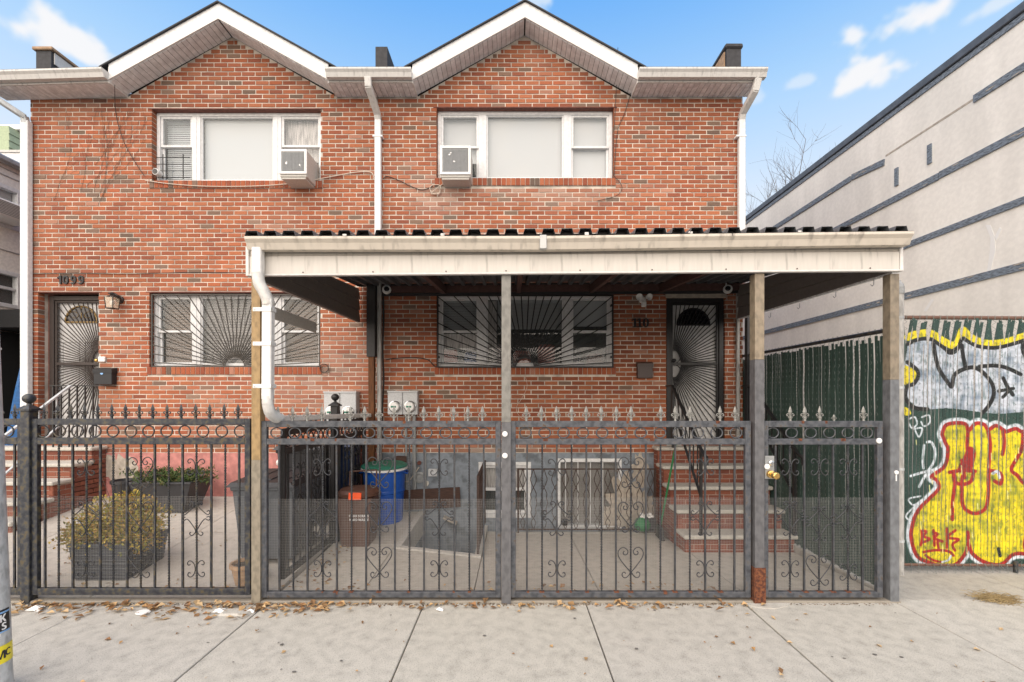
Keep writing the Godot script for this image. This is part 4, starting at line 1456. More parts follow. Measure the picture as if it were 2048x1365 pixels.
	m = MB.new()
	m.bx(-16, -8.95, 6.1, 7.22, -3.3, -3.0)
	part("wall", m, M.white_paint, wb)
	m = MB.new()
	m.bx(-16, -8.93, 7.22, 7.27, -3.32, -2.98)
	part("coping", m, M.flashing, wb)
	m = MB.new()
	for q in [[-9.15, 6.55, 0.10, 0.35], [-9.45, 6.8, 0.12, 0.2], [-9.3, 6.95, 0.06, 0.1]]:
		var poly := PackedVector2Array()
		for k in 12: poly.append(Vector2(q[0] + cos(TAU * k / 12) * q[2] * rng.randf_range(0.6, 1.2), q[1] + sin(TAU * k / 12) * q[3] * rng.randf_range(0.6, 1.2)))
		m.prism(poly, -3.0, -2.997)
	stuff(part("peeled_patch", m, M.conduit, wb))
	var gh := thing("green_house", "pale green clapboard house with white trim, highest of those behind the downspout", "house", Vector3(-13, 0, -6))
	m = MB.new()
	m.bx(-15, -11.5, 6.5, 8.05, -9.0, -3.4)
	part("wall", m, M.green_siding, gh)
	for k in 9:
		m = MB.new()
		m.hexa([Vector3(-11.5, 6.6 + k * 0.16, -9), Vector3(-11.478, 6.6 + k * 0.16, -9), Vector3(-11.478, 6.6 + k * 0.16, -3.4), Vector3(-11.5, 6.6 + k * 0.16, -3.4), Vector3(-11.5, 6.755 + k * 0.16, -9), Vector3(-11.495, 6.755 + k * 0.16, -9), Vector3(-11.495, 6.755 + k * 0.16, -3.4), Vector3(-11.5, 6.755 + k * 0.16, -3.4)])
		part("clapboard", m, M.green_siding, gh)
	m = MB.new()
	m.cb(-15.1, -11.38, 8.05, 8.18, -9.1, -3.55, 0.02)
	part("roof_trim", m, M.white_paint, gh)
	# dark shelter and tarp in the alley
	var sh := thing("shelter", "black awning over dark clutter in the alley beside the white downspout", "shelter", Vector3(-8.3, 0, -2))
	m = MB.new()
	m.bx(-8.98, -7.45, 3.02, 3.32, -2.6, -0.65)
	part("awning", m, M.black_awning, sh)
	m = MB.new()
	m.bx(-8.98, -7.45, -0.3, 3.0, -2.7, -2.6)
	m.bx(-8.98, -8.9, -0.3, 3.0, -2.6, -0.7)
	part("back_wall", m, M.black_awning, sh)
	m = MB.new()
	m.cb(-8.85, -8.1, 0.0, 1.3, -2.3, -1.3, 0.05)
	m.cb(-8.6, -7.6, 1.32, 1.9, -2.4, -1.5, 0.05)
	part("crate", m, M.black_beam, sh)
	m = MB.new()
	m.rod(Vector3(-8.35, 2.15, -1.2), Vector3(-8.12, 2.16, -1.2), 0.025, 6)
	part("pale_pipe", m, M.white_plastic, sh)
	var tp := MB.new()
	var rows := []
	for j in 9:
		var t := j / 8.0
		var row := []
		for i in 11:
			var u := i / 10.0
			var x := lerpf(-7.45, lerpf(-7.68, -8.25, pow(t, 0.8)), u)
			row.append(Vector3(x, lerpf(3.0, 0.35, t), -0.35 + 0.06 * sin(u * 9.0 + t * 2.5) + 0.25 * t * sin(u * 3.0)))
		rows.append(row)
	for j in 8:
		for i in 10:
			tp.quad(rows[j][i], rows[j][i + 1], rows[j + 1][i + 1], rows[j + 1][i])
	solo("tarp", tp, M.tarp, "blue tarp hanging behind the chain link in the alley", "tarp")
	var cf := thing("chain_link_fence", "short grey chain link fence across the alley before the blue tarp", "fence", Vector3(-8, 0, 0.3))
	chain_fence(cf, Transform3D(Basis(), Vector3(-9.0, 0.2, 0.3)), 1.5, 2.36, 0.085, M.link_wire, M.galvanised, M.galvanised)

	# bare trees beyond the stucco building
	bare_tree(Vector3(14.0, -0.3, -16.0), 13.3, 11, "bare grey tree showing between house and stucco building")
	bare_tree(Vector3(18.6, -0.3, -18.5), 15.2, 15, "bare tree whose top shows over the dark edge of the stucco building")
	# across the road, seen only in the glass
	bare_tree(Vector3(11.0, -0.14, 21.0), 16.0, 13, "bare street tree across the road, mirrored in the upper windows")

func branch(m: MB, a: Vector3, d: Vector3, l: float, r: float, depth: int) -> void:
	var pts := [a]
	var p := a
	var dir := d
	for k in 4:
		dir = (dir + Vector3(rng.randf_range(-0.16, 0.16), rng.randf_range(-0.04, 0.14), rng.randf_range(-0.16, 0.16))).normalized()
		p += dir * l / 4.0
		pts.append(p)
	m.tube(pts, r, 5 if depth > 2 else 3, false, r * 0.55)
	if depth == 0: return
	var n := 4 if depth > 1 else 6
	for k in n:
		var t := rng.randf_range(0.35, 1.0) if k > 0 else 1.0
		var o: Vector3 = pts[mini(int(t * 4.0), 4)]
		var side := Vector3(rng.randf_range(-1, 1), rng.randf_range(-0.3, 0.5), rng.randf_range(-1, 1)).normalized()
		var nd := (dir + side * rng.randf_range(0.45, 0.95)).normalized()
		branch(m, o, nd, l * rng.randf_range(0.55, 0.8), r * rng.randf_range(0.45, 0.62), depth - 1)

func bare_tree(where: Vector3, h: float, sd: int, label: String) -> void:
	var keep := rng.state
	rng.seed = sd
	var o := thing("bare_tree", label, "tree", where, "leafless trees")
	var m := MB.new()
	var top := where + Vector3(0.1, h * 0.42, 0.05)
	m.tube([where, where + Vector3(0.05, h * 0.2, 0), top], h * 0.017, 8, false, h * 0.012)
	part("trunk", m, M.bark, o)
	m = MB.new()
	for k in 6:
		var a := TAU * k / 6 + rng.randf_range(-0.4, 0.4)
		branch(m, top + Vector3(0, -rng.randf_range(0, h * 0.1), 0), Vector3(cos(a) * 0.55, 1.0, sin(a) * 0.55).normalized(), h * rng.randf_range(0.22, 0.30), h * 0.0052, 4)
	part("crown", m, M.bark, o)
	rng.state = keep

func chain_fence(root: Node3D, xf: Transform3D, l: float, h: float, cell: float, wire: Material, top: Material, post: Material) -> void:
	# wire weave in the local plane z = 0, from (0, 0) to (l, h)
	var m := MB.new()
	var n := int(l / cell)
	var rows := int(h / cell)
	for i in n + 1:
		var pts := []
		for j in rows * 2 + 2:
			var x := i * cell + (cell * 0.5 if j % 2 == 0 else 0.0)
			pts.append(Vector3(x + (0.004 if j % 2 == 0 else -0.004), j * cell * 0.5, 0.008 if j % 2 == 0 else -0.006))
		m.tube(pts, 0.0024, 3)
		var pts2 := []
		for j in rows * 2 + 2:
			var x := i * cell + (cell * 0.5 if j % 2 == 1 else cell)
			pts2.append(Vector3(x + (0.004 if j % 2 == 0 else -0.004), j * cell * 0.5, 0.004 if j % 2 == 1 else -0.004))
	stuff(part("wire_weave", m, wire, root, xf))
	m = MB.new()
	for i in n:
		var x := (i + 0.5) * cell
		var y := (rows * 2 + 1) * cell * 0.5
		m.rod(Vector3(x - 0.006, y - 0.01, 0), Vector3(x + 0.008, y + 0.035, 0), 0.0019, 3)
		m.rod(Vector3(x + 0.006, y - 0.01, 0), Vector3(x - 0.008, y + 0.035, 0), 0.0019, 3)
	stuff(part("wire_twist", m, wire, root, xf))
	m = MB.new()
	m.rod(Vector3(-0.02, h, -0.022), Vector3(l, h, -0.022), 0.021, 10)
	part("top_rail", m, top, root, xf)

# ---------- stoops

func stoop(root: Node3D, x0: float, x1: float, fronts: Array, tops: Array, ground_y: float, side_x: float, side: float) -> void:
	var n := fronts.size()
	var m := MB.new()
	for k in n:
		m.bx(x0 + 0.032, x1 - 0.032, ground_y - 0.3, tops[k] - 0.051, 0.03, fronts[k] - 0.046)
	part("core", m, M.stoop_mortar, root)
	for k in n:
		m = MB.new()
		var kk := rng.randf_range(0.93, 1.04)
		m.col = Color(kk, kk, kk * 0.98)
		m.cb(x0, x1, tops[k] - 0.05, tops[k], 0.02 if k == 0 else fronts[k - 1] - 0.045, fronts[k], 0.012)
		part("tread", m, M.tread, root)
	var pitch := 0.2065
	for k in n:
		var y1: float = tops[k] - 0.056
		var base: float = tops[k + 1] if k < n - 1 else ground_y
		var y := y1
		var r := 0
		while y > base + 0.012:
			var yb := maxf(y - 0.0595, base - 0.04)
			var x := x0 + 0.03 - (0.1 if (r + k) % 2 else 0.0)
			while x < x1 - 0.05:
				var a := maxf(x, x0 + 0.03)
				var b := minf(x + pitch - 0.009, x1 - 0.03)
				x += pitch
				if b - a < 0.03: continue
				part("brick", brick_meshes[13 + rng.randi() % 3], M.brick, root, Transform3D(Basis.from_scale(Vector3(b - a, y - yb, 0.06)), Vector3((a + b) * 0.5, (y + yb) * 0.5, fronts[k] - 0.04)))
			y -= COURSE
			r += 1
	# the flank that faces the yard
	var y := 1.05
	var r := 0
	while y > ground_y - 0.12:
		var reach := 0.0
		for k in n:
			if tops[k] - 0.055 > y - 0.03: reach = fronts[k] - 0.045
		var z := 0.03 - (0.1 if r % 2 else 0.0)
		while z < reach - 0.02:
			var a := maxf(z, 0.03)
			var b := minf(z + pitch - 0.0105, reach)
			z += pitch
			if b - a < 0.03: continue
			var basis := Basis(Vector3.UP, PI / 2 * side).scaled_local(Vector3(b - a, 0.058, 0.06))
			part("brick", brick_meshes[13 + rng.randi() % 3], M.brick, root, Transform3D(basis, Vector3(side_x, y - 0.029, (a + b) * 0.5)))
		y -= COURSE
		r += 1

func stoops() -> void:
	var r := thing("brick_stoop", "brick steps with concrete treads climbing to the black sunburst door", "steps", Vector3(2.84, 0, 0.6), "brick stoops")
	stoop(r, 2.13, 3.54, [0.26, 0.53, 0.79, 1.06, 1.32], [1.115, 0.88, 0.64, 0.39, 0.14], -0.09, 2.155, -1.0)
	var l := thing("brick_stoop", "brick steps behind the dark fence, climbing to the brown sunburst door", "steps", Vector3(-7.0, 0, 0.6), "brick stoops")
	stoop(l, -8.1, -6.15, [0.30, 0.58, 0.86, 1.11, 1.36], [1.115, 0.92, 0.714, 0.50, 0.31], 0.12, -6.175, 1.0)
	# handrails
	rail_run("handrail", "black iron handrail on the open flank of the carport steps, beside the broom", M.black_iron, 2.34, [[0.06, 2.02], [0.30, 2.02], [1.36, 1.16], [1.46, 1.12], [1.47, 1.04]], [[0.33, 1.115], [1.30, 0.14]], [[0.45, 1.55], [1.30, 0.62]], 3)
	rail_run("handrail", "black iron handrail of the carport steps along the slatted fence", M.black_iron, 3.50, [[0.06, 2.02], [0.30, 2.02], [1.36, 1.16], [1.46, 1.12], [1.47, 1.04]], [[0.33, 1.115], [1.30, 0.14]], [[0.45, 1.55], [1.30, 0.62]], 3)
	rail_run("handrail", "pale grey handrail sloping down the steps of number 1099", M.galvanised, -6.45, [[0.30, 2.02], [1.36, 1.20], [1.46, 1.18]], [[1.30, 0.31]], [[0.4, 1.5], [1.3, 0.75]], 2)
	var g := thing("landing_rail", "low black balustrade on the landing before the brown sunburst door", "railing", Vector3(-6.3, 1.1, 0.2))
	var m := MB.new()
	m.bar(Vector3(-6.78, 2.02, 0.27), Vector3(-6.06, 2.02, 0.20), 0.03, 0.014)
	m.bar(Vector3(-6.06, 2.02, 0.20), Vector3(-6.06, 2.02, 0.0), 0.03, 0.014)
	part("top_rail", m, M.black_iron, g)
	for k in 6:
		m = MB.new()
		var x := lerpf(-6.74, -6.2, k / 5.0)
		m.box(Vector3(x, 1.56, 0.265 - 0.05 * k / 5.0), Vector3(0.016, 0.92, 0.016))
		part("baluster", m, M.black_iron, g)

func rail_run(called: String, label: String, mat: Material, x: float, top: Array, posts: Array, low: Array, n: int) -> void:
	var o := thing(called, label, "handrail", Vector3(x, 0.1, 0.9), "stoop handrails")
	var pts := []
	for q in top: pts.append(Vector3(x, q[1], q[0]))
	var m := MB.new()
	for i in pts.size() - 1:
		m.bar(pts[i], pts[i + 1] + (pts[i + 1] - pts[i]).normalized() * 0.008, 0.038, 0.022)
	part("top_rail", m, mat, o)
	m = MB.new()
	m.bar(Vector3(x, low[0][1], low[0][0]), Vector3(x, low[1][1], low[1][0]), 0.03, 0.014)
	part("lower_rail", m, mat, o)
	var height := func(z: float) -> float:
		for i in pts.size() - 1:
			if z >= pts[i].z and z <= pts[i + 1].z:
				return lerpf(pts[i].y, pts[i + 1].y, (z - pts[i].z) / maxf(pts[i + 1].z - pts[i].z, 1e-4))
		return pts[0].y
	for q in posts:
		m = MB.new()
		m.bx(x - 0.016, x + 0.016, q[1], height.call(q[0]), q[0] - 0.016, q[0] + 0.016)
		part("post", m, mat, o)
	for k in n * 2:
		var z := lerpf(low[0][0] + 0.1, low[1][0] - 0.1, k / (n * 2.0 - 1))
		var y := lerpf(low[0][1], low[1][1], (z - low[0][0]) / (low[1][0] - low[0][0]))
		m = MB.new()
		m.bx(x - 0.007, x + 0.007, y, height.call(z) - 0.008, z - 0.007, z + 0.007)
		part("baluster", m, mat, o)

# ---------- iron fences and gates

const HEART := [[0, 0], [30, 35], [60, 75], [73, 105], [68, 130], [48, 146], [26, 140], [14, 122], [22, 104], [38, 104], [42, 118], [34, 124]]
const HEART_FOOT := [[0, 0], [14, -22], [32, -34], [48, -26], [50, -8], [38, 0], [30, -8]]
const CPAIR := [[32, 26], [42, 22], [48, 34], [38, 47], [22, 44], [8, 26], [3, 0], [8, -26], [22, -44], [38, -48], [48, -36], [42, -22], [32, -26]]
const WING_UP := [[22, 90], [34, 84], [36, 98], [22, 104], [8, 92], [12, 74], [40, 46], [66, 26], [80, 34], [76, 50], [64, 44]]
const WING_LOW := [[62, 10], [76, 14], [82, 0], [70, -8], [50, 0], [24, -30], [2, -70], [14, -92], [28, -98], [38, -86], [30, -78]]
var shapes := {}

func scroll_shape(kind: String) -> ArrayMesh:
	if not shapes.has(kind):
		var m := MB.new()
		var curves := []
		if kind == "heart": curves = [HEART, HEART_FOOT]
		elif kind == "pair": curves = [CPAIR]
		else: curves = [WING_UP, WING_LOW]
		for c in curves:
			for s in [-1.0, 1.0]:
				var pts := []
				for q in c: pts.append(Vector3((q[0] + 2) * s, q[1], 0) * 0.001518)
				m.tube(spline(pts, 4), 0.0048, 4, false, -1.0, 1.35)
		shapes[kind] = m.mesh()
	return shapes[kind]

func finial_shape() -> ArrayMesh:
	if not shapes.has("finial"):
		var m := MB.new()
		m.lathe([Vector2(0.0, 0.0), Vector2(0.012, 0.0), Vector2(0.010, 0.018), Vector2(0.015, 0.022), Vector2(0.015, 0.030), Vector2(0.008, 0.034), Vector2(0.010, 0.055), Vector2(0.016, 0.06), Vector2(0.0, 0.066)], 8)
		# leaf shaped spear head, thick in the middle
		var out := [[0.0, 0.055], [0.009, 0.066], [0.019, 0.082], [0.013, 0.105], [0.0, 0.138]]
		for s in [-1.0, 1.0]:
			for i in out.size() - 1:
				var a := Vector3(out[i][0] * s, out[i][1], 0)
				var b := Vector3(out[i + 1][0] * s, out[i + 1][1], 0)
				for f in [-1.0, 1.0]:
					var ca := Vector3(0, out[i][1], 0.008 * f * minf(1.0, out[i][0] * 90))
					var cc := Vector3(0, out[i + 1][1], 0.008 * f * minf(1.0, out[i + 1][0] * 90))
					m.quad_out(a, b, cc, ca, Vector3(0, 0.09, 0))
			var curl := []
			for q in [[0.004, 0.048], [0.014, 0.062], [0.027, 0.064], [0.034, 0.054], [0.029, 0.045], [0.022, 0.05]]:
				curl.append(Vector3(q[0] * s, q[1], 0))
			m.tube(spline(curl, 3), 0.0045, 5)
			m.tube([Vector3(0.004 * s, 0.046, 0), Vector3(0.016 * s, 0.038, 0), Vector3(0.02 * s, 0.03, 0)], 0.004, 4)
		shapes["finial"] = m.mesh()
	return shapes["finial"]

func ring_shape() -> ArrayMesh:
	if not shapes.has("ring"):
		var m := MB.new()
		var pts := []
		for k in 20: pts.append(Vector3(cos(TAU * k / 20), sin(TAU * k / 20), 0) * 0.052)
		m.tube(pts, 0.0068, 6, true)
		shapes["ring"] = m.mesh()
	return shapes["ring"]

func iron_panel(root: Node3D, xf: Transform3D, x0: float, x1: float, ys: Array, posts: Array, finials: Array, rings: Array, plan: Dictionary, mat: Material, fmat: Material, mesh_top: float, stile := 0.05) -> void:
	# ys: top rail top/bottom, middle rail top/bottom, bottom rail top/bottom. Everything in the local plane z = 0
	var m: MB
	for x in [x0, x1 - stile]:
		m = MB.new()
		m.cb(x, x + stile, ys[5], ys[0], -0.02, 0.02, 0.003)
		part("stile", m, mat, root, xf)
	var i := 0
	for called in ["top_rail", "middle_rail", "bottom_rail"]:
		m = MB.new()
		m.cb(x0 + stile, x1 - stile, ys[i * 2 + 1], ys[i * 2], -0.02, 0.0195, 0.003)
		part(called, m, mat, root, xf)
		i += 1
	i = 0
	for x in posts:
		m = MB.new()
		var dx := rng.randf_range(-0.003, 0.003)
		if i % 2 == 1: twisted(m, Vector3(x + dx, ys[4], 0), Vector3(x, ys[3], 0), 0.0145, 0.10)
		else: m.bar(Vector3(x + dx, ys[4], 0), Vector3(x, ys[3], 0), 0.015, 0.015, Vector3.BACK)
		part("picket", m, M.bar_steel if mat == M.steel else mat, root, xf)
		i += 1
	if mat == M.steel:
		m = MB.new()
		for x in posts:
			if rng.randf() < 0.55: m.cbox(Vector3(x + rng.randf_range(-0.01, 0.01), ys[4] - 0.004, 0.0), Vector3(rng.randf_range(0.018, 0.06), 0.012, 0.0405), 0.003)
		for k in 5: m.cbox(Vector3(rng.randf_range(x0 + 0.1, x1 - 0.1), [ys[0], ys[2], ys[4]][k % 3] - 0.012, 0.0), Vector3(rng.randf_range(0.015, 0.05), 0.026, 0.0402), 0.003)
		stuff(part("rust_spot", m, M.rust, root, xf))
	for x in finials:
		part("finial", finial_shape(), fmat, root, xf * Transform3D(Basis(Vector3.UP, rng.randf_range(-0.12, 0.12)), Vector3(x, ys[0], 0)))
	for x in rings:
		part("ring", ring_shape(), mat if fmat != M.finial_metal else M.steel, root, xf * Transform3D(Basis.from_scale(Vector3(1, (ys[1] - ys[2]) / 0.1176, 1)), Vector3(x, (ys[1] + ys[2]) * 0.5, 0)))
	for x in plan:
		for q in plan[x]:
			part("scroll", scroll_shape(q[0]), M.bar_steel if mat == M.steel else mat, root, xf * Transform3D(Basis(Vector3.BACK, rng.randf_range(-0.03, 0.03)), Vector3(x, q[1], 0.006)))
	if mesh_top > 0.0:
		m = MB.new()
		var w := 0.0007
		var x := x0 + 0.01
		while x < x1 - 0.01:
			var a := Vector3(x, 0.03, -0.026)
			var b := Vector3(x + rng.randf_range(-0.002, 0.002), mesh_top, -0.026)
			m.tube([a, b], w, 3)
			x += 0.0145
		var y := 0.03
		while y < mesh_top:
			m.tube([Vector3(x0 + 0.01, y, -0.0265), Vector3((x0 + x1) * 0.5, y + rng.randf_range(-0.002, 0.002), -0.0265), Vector3(x1 - 0.01, y, -0.0265)], w, 3)
			y += 0.0145
		stuff(part("wire_netting", m, M.wire, root, xf))

func gx(px: float) -> float: return (px - 1024.0) / 222.0
func gy(py: float) -> float: return 1.85 - (py - 795.0) / 222.0
func gxs(px0: float, k: float, list: Array) -> Array:
	var out := []
	for q in list: out.append(gx(px0 + q / k))
	return out

func reflector(root: Node3D, x: float, y: float, z: float, r := 0.024) -> void:
	var m := MB.new()
	m.lathe([Vector2(r, -0.006), Vector2(r, 0.004), Vector2(r * 0.6, 0.008), Vector2(0, 0.009)], 16, Transform3D(Basis(Vector3.RIGHT, PI / 2), Vector3(x, y, z)))
	part("reflector", m, M.white_plastic, root)

func fences() -> void:
	var zg := 2.80
	var xf := Transform3D(Basis(), Vector3(0, 0, zg))
	var yg := [gy(842.6), gy(855), gy(878), gy(890), gy(1184.5), gy(1196)]
	var yl := [gy(838), gy(850.5), gy(876), gy(889.5), gy(1178), gy(1191)]
	var cols := [["pair", 1.219], ["wing", 0.749], ["pair", 0.30]]
	var hearts := [["heart", 1.084], ["heart", 0.68], ["heart", 0.27]]
	# fence of the first yard
	var a := thing("iron_fence", "dark iron fence panel with rings and spearheads before the yellow shrub", "fence", Vector3(-3.35, 0, zg), "iron fence and gate panels")
	var pk := gxs(0, 2.333, [200, 265, 330, 395, 460, 520, 585, 650, 715, 780, 845, 910, 980, 1045, 1110])
	iron_panel(a, xf, gx(63), gx(500), yl, pk, gxs(0, 2.333, [195, 258, 322, 385, 447, 513, 577, 642, 705, 772, 838, 906, 972, 1040, 1105]), gxs(0, 2.333, [190, 268, 352, 435, 518, 602, 685, 770, 855, 940, 1028, 1115]), {pk[3]: cols, pk[7]: hearts, pk[11]: cols}, M.dark_steel, M.dark_steel, gy(995))
	var b := thing("iron_fence", "end of a dark iron fence panel on the far side of the ball topped post", "fence", Vector3(-5.1, 0, zg), "iron fence and gate panels")
	var pb := []
	for k in 9: pb.append(gx(25 - k * 28))
	iron_panel(b, xf, -5.95, gx(45), yl, pb, pb, gxs(0, 1, [11, -25, -61, -97]), {pb[4]: hearts}, M.dark_steel, M.dark_steel, gy(995))
	var p := thing("fence_post", "dark square iron post capped with a ball, dividing the dark fence panels", "post", Vector3(-4.37, 0, zg), "ball topped posts")
	ball_post(p, Vector3(gx(54), -0.02, zg), 0.084, gy(822), M.dark_steel, 0.048)
	# driveway gates under the carport
	var g1 := thing("iron_gate", "grey iron gate leaf with hearts and rings, hung beside the timber coloured post", "gate", Vector3(-1.2, 0, zg), "iron fence and gate panels")
	var p1 := gxs(460, 2.967, [285, 370, 455, 545, 628, 718, 805, 885, 975, 1062, 1150, 1240, 1330, 1418, 1505])
	iron_panel(g1, xf, gx(522), gx(1002), yg, p1, gxs(460, 2.967, [278, 365, 452, 540, 710, 795, 882, 970, 1058, 1147, 1237, 1325, 1410, 1497]), gxs(460, 2.967, [270, 380, 487, 600, 710, 822, 937, 1050, 1162, 1278, 1390, 1503]), {p1[3]: cols, p1[7]: hearts, p1[11]: cols}, M.steel, M.finial_metal, gy(1000))
	var g2 := thing("iron_gate", "grey iron gate leaf with hearts and rings, two spearheads missing, before the carport steps", "gate", Vector3(1.06, 0, zg), "iron fence and gate panels")
	var p2 := gxs(960, 2.967, [280, 370, 457, 545, 633, 722, 808, 898, 988, 1075, 1162, 1250, 1340, 1428, 1517])
	iron_panel(g2, xf, gx(1020.5), gx(1502), yg, p2, gxs(960, 2.967, [275, 365, 455, 545, 632, 722, 812, 900, 1077, 1163, 1252, 1430, 1520]), gxs(960, 2.967, [270, 385, 497, 612, 727, 842, 957, 1072, 1185, 1298, 1410, 1525]), {p2[2]: cols, p2[7]: hearts, p2[12]: cols}, M.steel, M.finial_metal, gy(997))
	var g3 := thing("iron_gate", "narrow grey iron gate with a brass lock and one broken spearhead", "gate", Vector3(2.8, 0, zg), "iron fence and gate panels")
	var p3 := gxs(1400, 2.333, [357, 425, 492, 562, 627, 697, 765])
	iron_panel(g3, xf, gx(1526), gx(1766), yg, p3, gxs(1400, 2.333, [427, 495, 565, 770]), gxs(1400, 2.333, [345, 433, 522, 610, 697, 785]), {p3[1]: cols, p3[3]: [["pair", 1.219], ["wing", 0.70], ["heart", 0.20]], p3[5]: [["pair", 1.219], ["wing", 0.72], ["pair", 0.27]]}, M.steel, M.finial_metal, gy(997))
	part("finial", finial_shape(), M.finial_metal, g3, xf * Transform3D(Basis.from_scale(Vector3(0.7, 0.45, 0.8)), Vector3(gx(1400 + 632 / 2.333), yg[0], 0)))
	var m := MB.new()
	m.cb(gx(1528), gx(1547), gy(958), gy(912), zg + 0.018, zg + 0.035, 0.003)
	part("lock_plate", m, M.conduit, g3)
	var turn := Basis(Vector3.RIGHT, PI / 2)
	m = MB.new()
	m.lathe([Vector2(0.034, 0), Vector2(0.034, 0.03), Vector2(0.02, 0.034), Vector2(0.02, 0.06), Vector2(0.030, 0.065), Vector2(0.030, 0.105), Vector2(0.022, 0.112), Vector2(0, 0.112)], 16, Transform3D(turn, Vector3(gx(1538), gy(948), zg + 0.033)))
	part("brass_knob", m, M.brass, g3)
	m = MB.new()
	m.lathe([Vector2(0.027, 0), Vector2(0.025, 0.018), Vector2(0.012, 0.024), Vector2(0, 0.024)], 14, Transform3D(turn, Vector3(gx(1539), gy(926), zg + 0.033)))
	part("lock_cylinder", m, M.chrome, g3)
	reflector(g3, gx(1531), gy(933), zg + 0.045)
	reflector(g3, gx(1757), gy(882), zg + 0.026)
	# fence between the two yards: runs from the street to the house
	var along := Transform3D(Basis(Vector3.UP, PI / 2), Vector3(-2.19, 0, 2.62))
	var d := thing("iron_fence", "black iron fence running back to the houses between the two yards", "fence", Vector3(-2.19, 0, 1.4), "iron fence and gate panels")
	var yd := [1.55, 1.48, 1.36, 1.30, 0.17, 0.11]
	for half in [[0.04, 1.28], [1.36, 2.44]]:
		var pd := []
		var x: float = half[0] + 0.11
		while x < half[1] - 0.07:
			pd.append(x)
			x += 0.125
		iron_panel(d, along, half[0], half[1], yd, pd, pd, pd.slice(0, pd.size(), 1), {pd[2]: [["pair", 1.1], ["wing", 0.7], ["pair", 0.35]], pd[5]: hearts}, M.black_iron, M.black_iron, 0.0, 0.045)
	var dp := thing("fence_post", "black iron post with a ball cap, halfway along the fence between the yards", "post", Vector3(-2.19, 0, 1.30), "ball topped posts")
	ball_post(dp, Vector3(-2.19, 0.05, 1.30), 0.085, 1.74, M.black_iron, 0.048)
	# slatted chain link along the lot
	var sf := thing("slat_fence", "dark green slatted chain link fence along the side of the carport yard", "fence", Vector3(3.56, 0, 1.0), "slatted chain link fences")
	slat_fence(sf, Transform3D(Basis(Vector3.UP, PI / 2), Vector3(3.555, -0.02, 2.72)), 5.4, 2.50, null, M.link_wire, M.dark_steel)
	var gf := thing("slat_fence", "green slatted chain link fence covered in white, yellow and red graffiti", "fence", Vector3(5.2, 0, 2.13), "slatted chain link fences")
	slat_fence(gf, Transform3D(Basis(Vector3.BACK, -0.006), Vector3(4.13, 0.04, 2.10)), 2.36, 2.66, graffiti(), M.link_wire, M.link_rust)
	m = MB.new()
	m.rod(Vector3(4.1, 0.075, 2.09), Vector3(6.48, 0.06, 2.09), 0.018, 8)
	part("bottom_rail", m, M.link_rust, gf)
	m = MB.new()
	m.rod(Vector3(5.32, -0.05, 2.12), Vector3(5.32, 0.12, 2.12), 0.02, 8)
	part("stake", m, M.dark_steel, gf)
	m = MB.new()
	for i in 30:
		var x := lerpf(4.15, 6.4, i / 29.0)
		m.tube([Vector3(x, 0.09, 2.105), Vector3(x + 0.02, 0.02, 2.12 + rng.randf_range(0, 0.05)), Vector3(x + 0.05, 0.005, 2.13 + rng.randf_range(0, 0.05)), Vector3(x + 0.08, 0.09, 2.105)], 0.002, 3)
	stuff(part("loose_wire", m, M.link_wire, gf))
	var pole := thing("pipe_post", "tall grey pipe post with a domed cap where the two slatted fences meet", "post", Vector3(4.06, 0, 2.13))
	m = MB.new()
	m.lathe([Vector2(0.0, -0.05), Vector2(0.04, -0.05), Vector2(0.04, 2.98)], 16, Transform3D(Basis(), Vector3(4.055, 0, 2.16)))
	part("pipe", m, M.pipe_grey, pole)
	m = MB.new()
	m.lathe([Vector2(0.046, 2.93), Vector2(0.046, 3.0), Vector2(0.038, 3.03), Vector2(0.015, 3.06), Vector2(0.012, 3.075), Vector2(0.0, 3.08)], 16, Transform3D(Basis(), Vector3(4.055, 0, 2.16)))
	part("cap", m, M.conduit, pole)
	for y in [2.68, 1.95, 1.1, 0.35]:
		m = MB.new()
		m.lathe([Vector2(0.0405, y - 0.012), Vector2(0.044, y - 0.012), Vector2(0.044, y + 0.012), Vector2(0.0405, y + 0.012)], 14, Transform3D(Basis(), Vector3(4.055, 0, 2.16)))
		part("band", m, M.galvanised, pole)
	# railings round the cellar pits
	wavy_rail("pit_railing", "rusty wavy iron railing along the edge of the cellar pit", Transform3D(Basis(Vector3.UP, PI / 2), Vector3(-0.41, -0.04, 1.46)), 1.38, 0.93)
	wavy_rail("pit_railing", "rusty wavy iron railing before the barred cellar window", Transform3D(Basis(), Vector3(0.08, -0.13, 0.30)), 2.02, 0.93)

func ball_post(root: Node3D, at0: Vector3, w: float, top: float, mat: Material, r: float) -> void:
	var m := MB.new()
	m.cb(at0.x - w / 2, at0.x + w / 2, at0.y, top, at0.z - w / 2, at0.z + w / 2, 0.004)
	part("shaft", m, mat, root)
	m = MB.new()
	var c := Vector3(at0.x, top, at0.z)
	m.taper(c, w * 1.45, w * 1.45, w * 1.45, w * 1.45, 0.018)
	m.taper(c + Vector3(0, 0.018, 0), w * 1.3, w * 1.3, w * 0.55, w * 0.55, 0.03)
	part("cap", m, mat, root)
	m = MB.new()
	m.lathe([Vector2(0.022, 0.0), Vector2(0.016, 0.02), Vector2(0.024, 0.026)], 12, Transform3D(Basis(), c + Vector3(0, 0.045, 0)))
	m.ball(c + Vector3(0, 0.062 + r, 0), r, 16, 0.92)
	part("ball", m, mat, root)

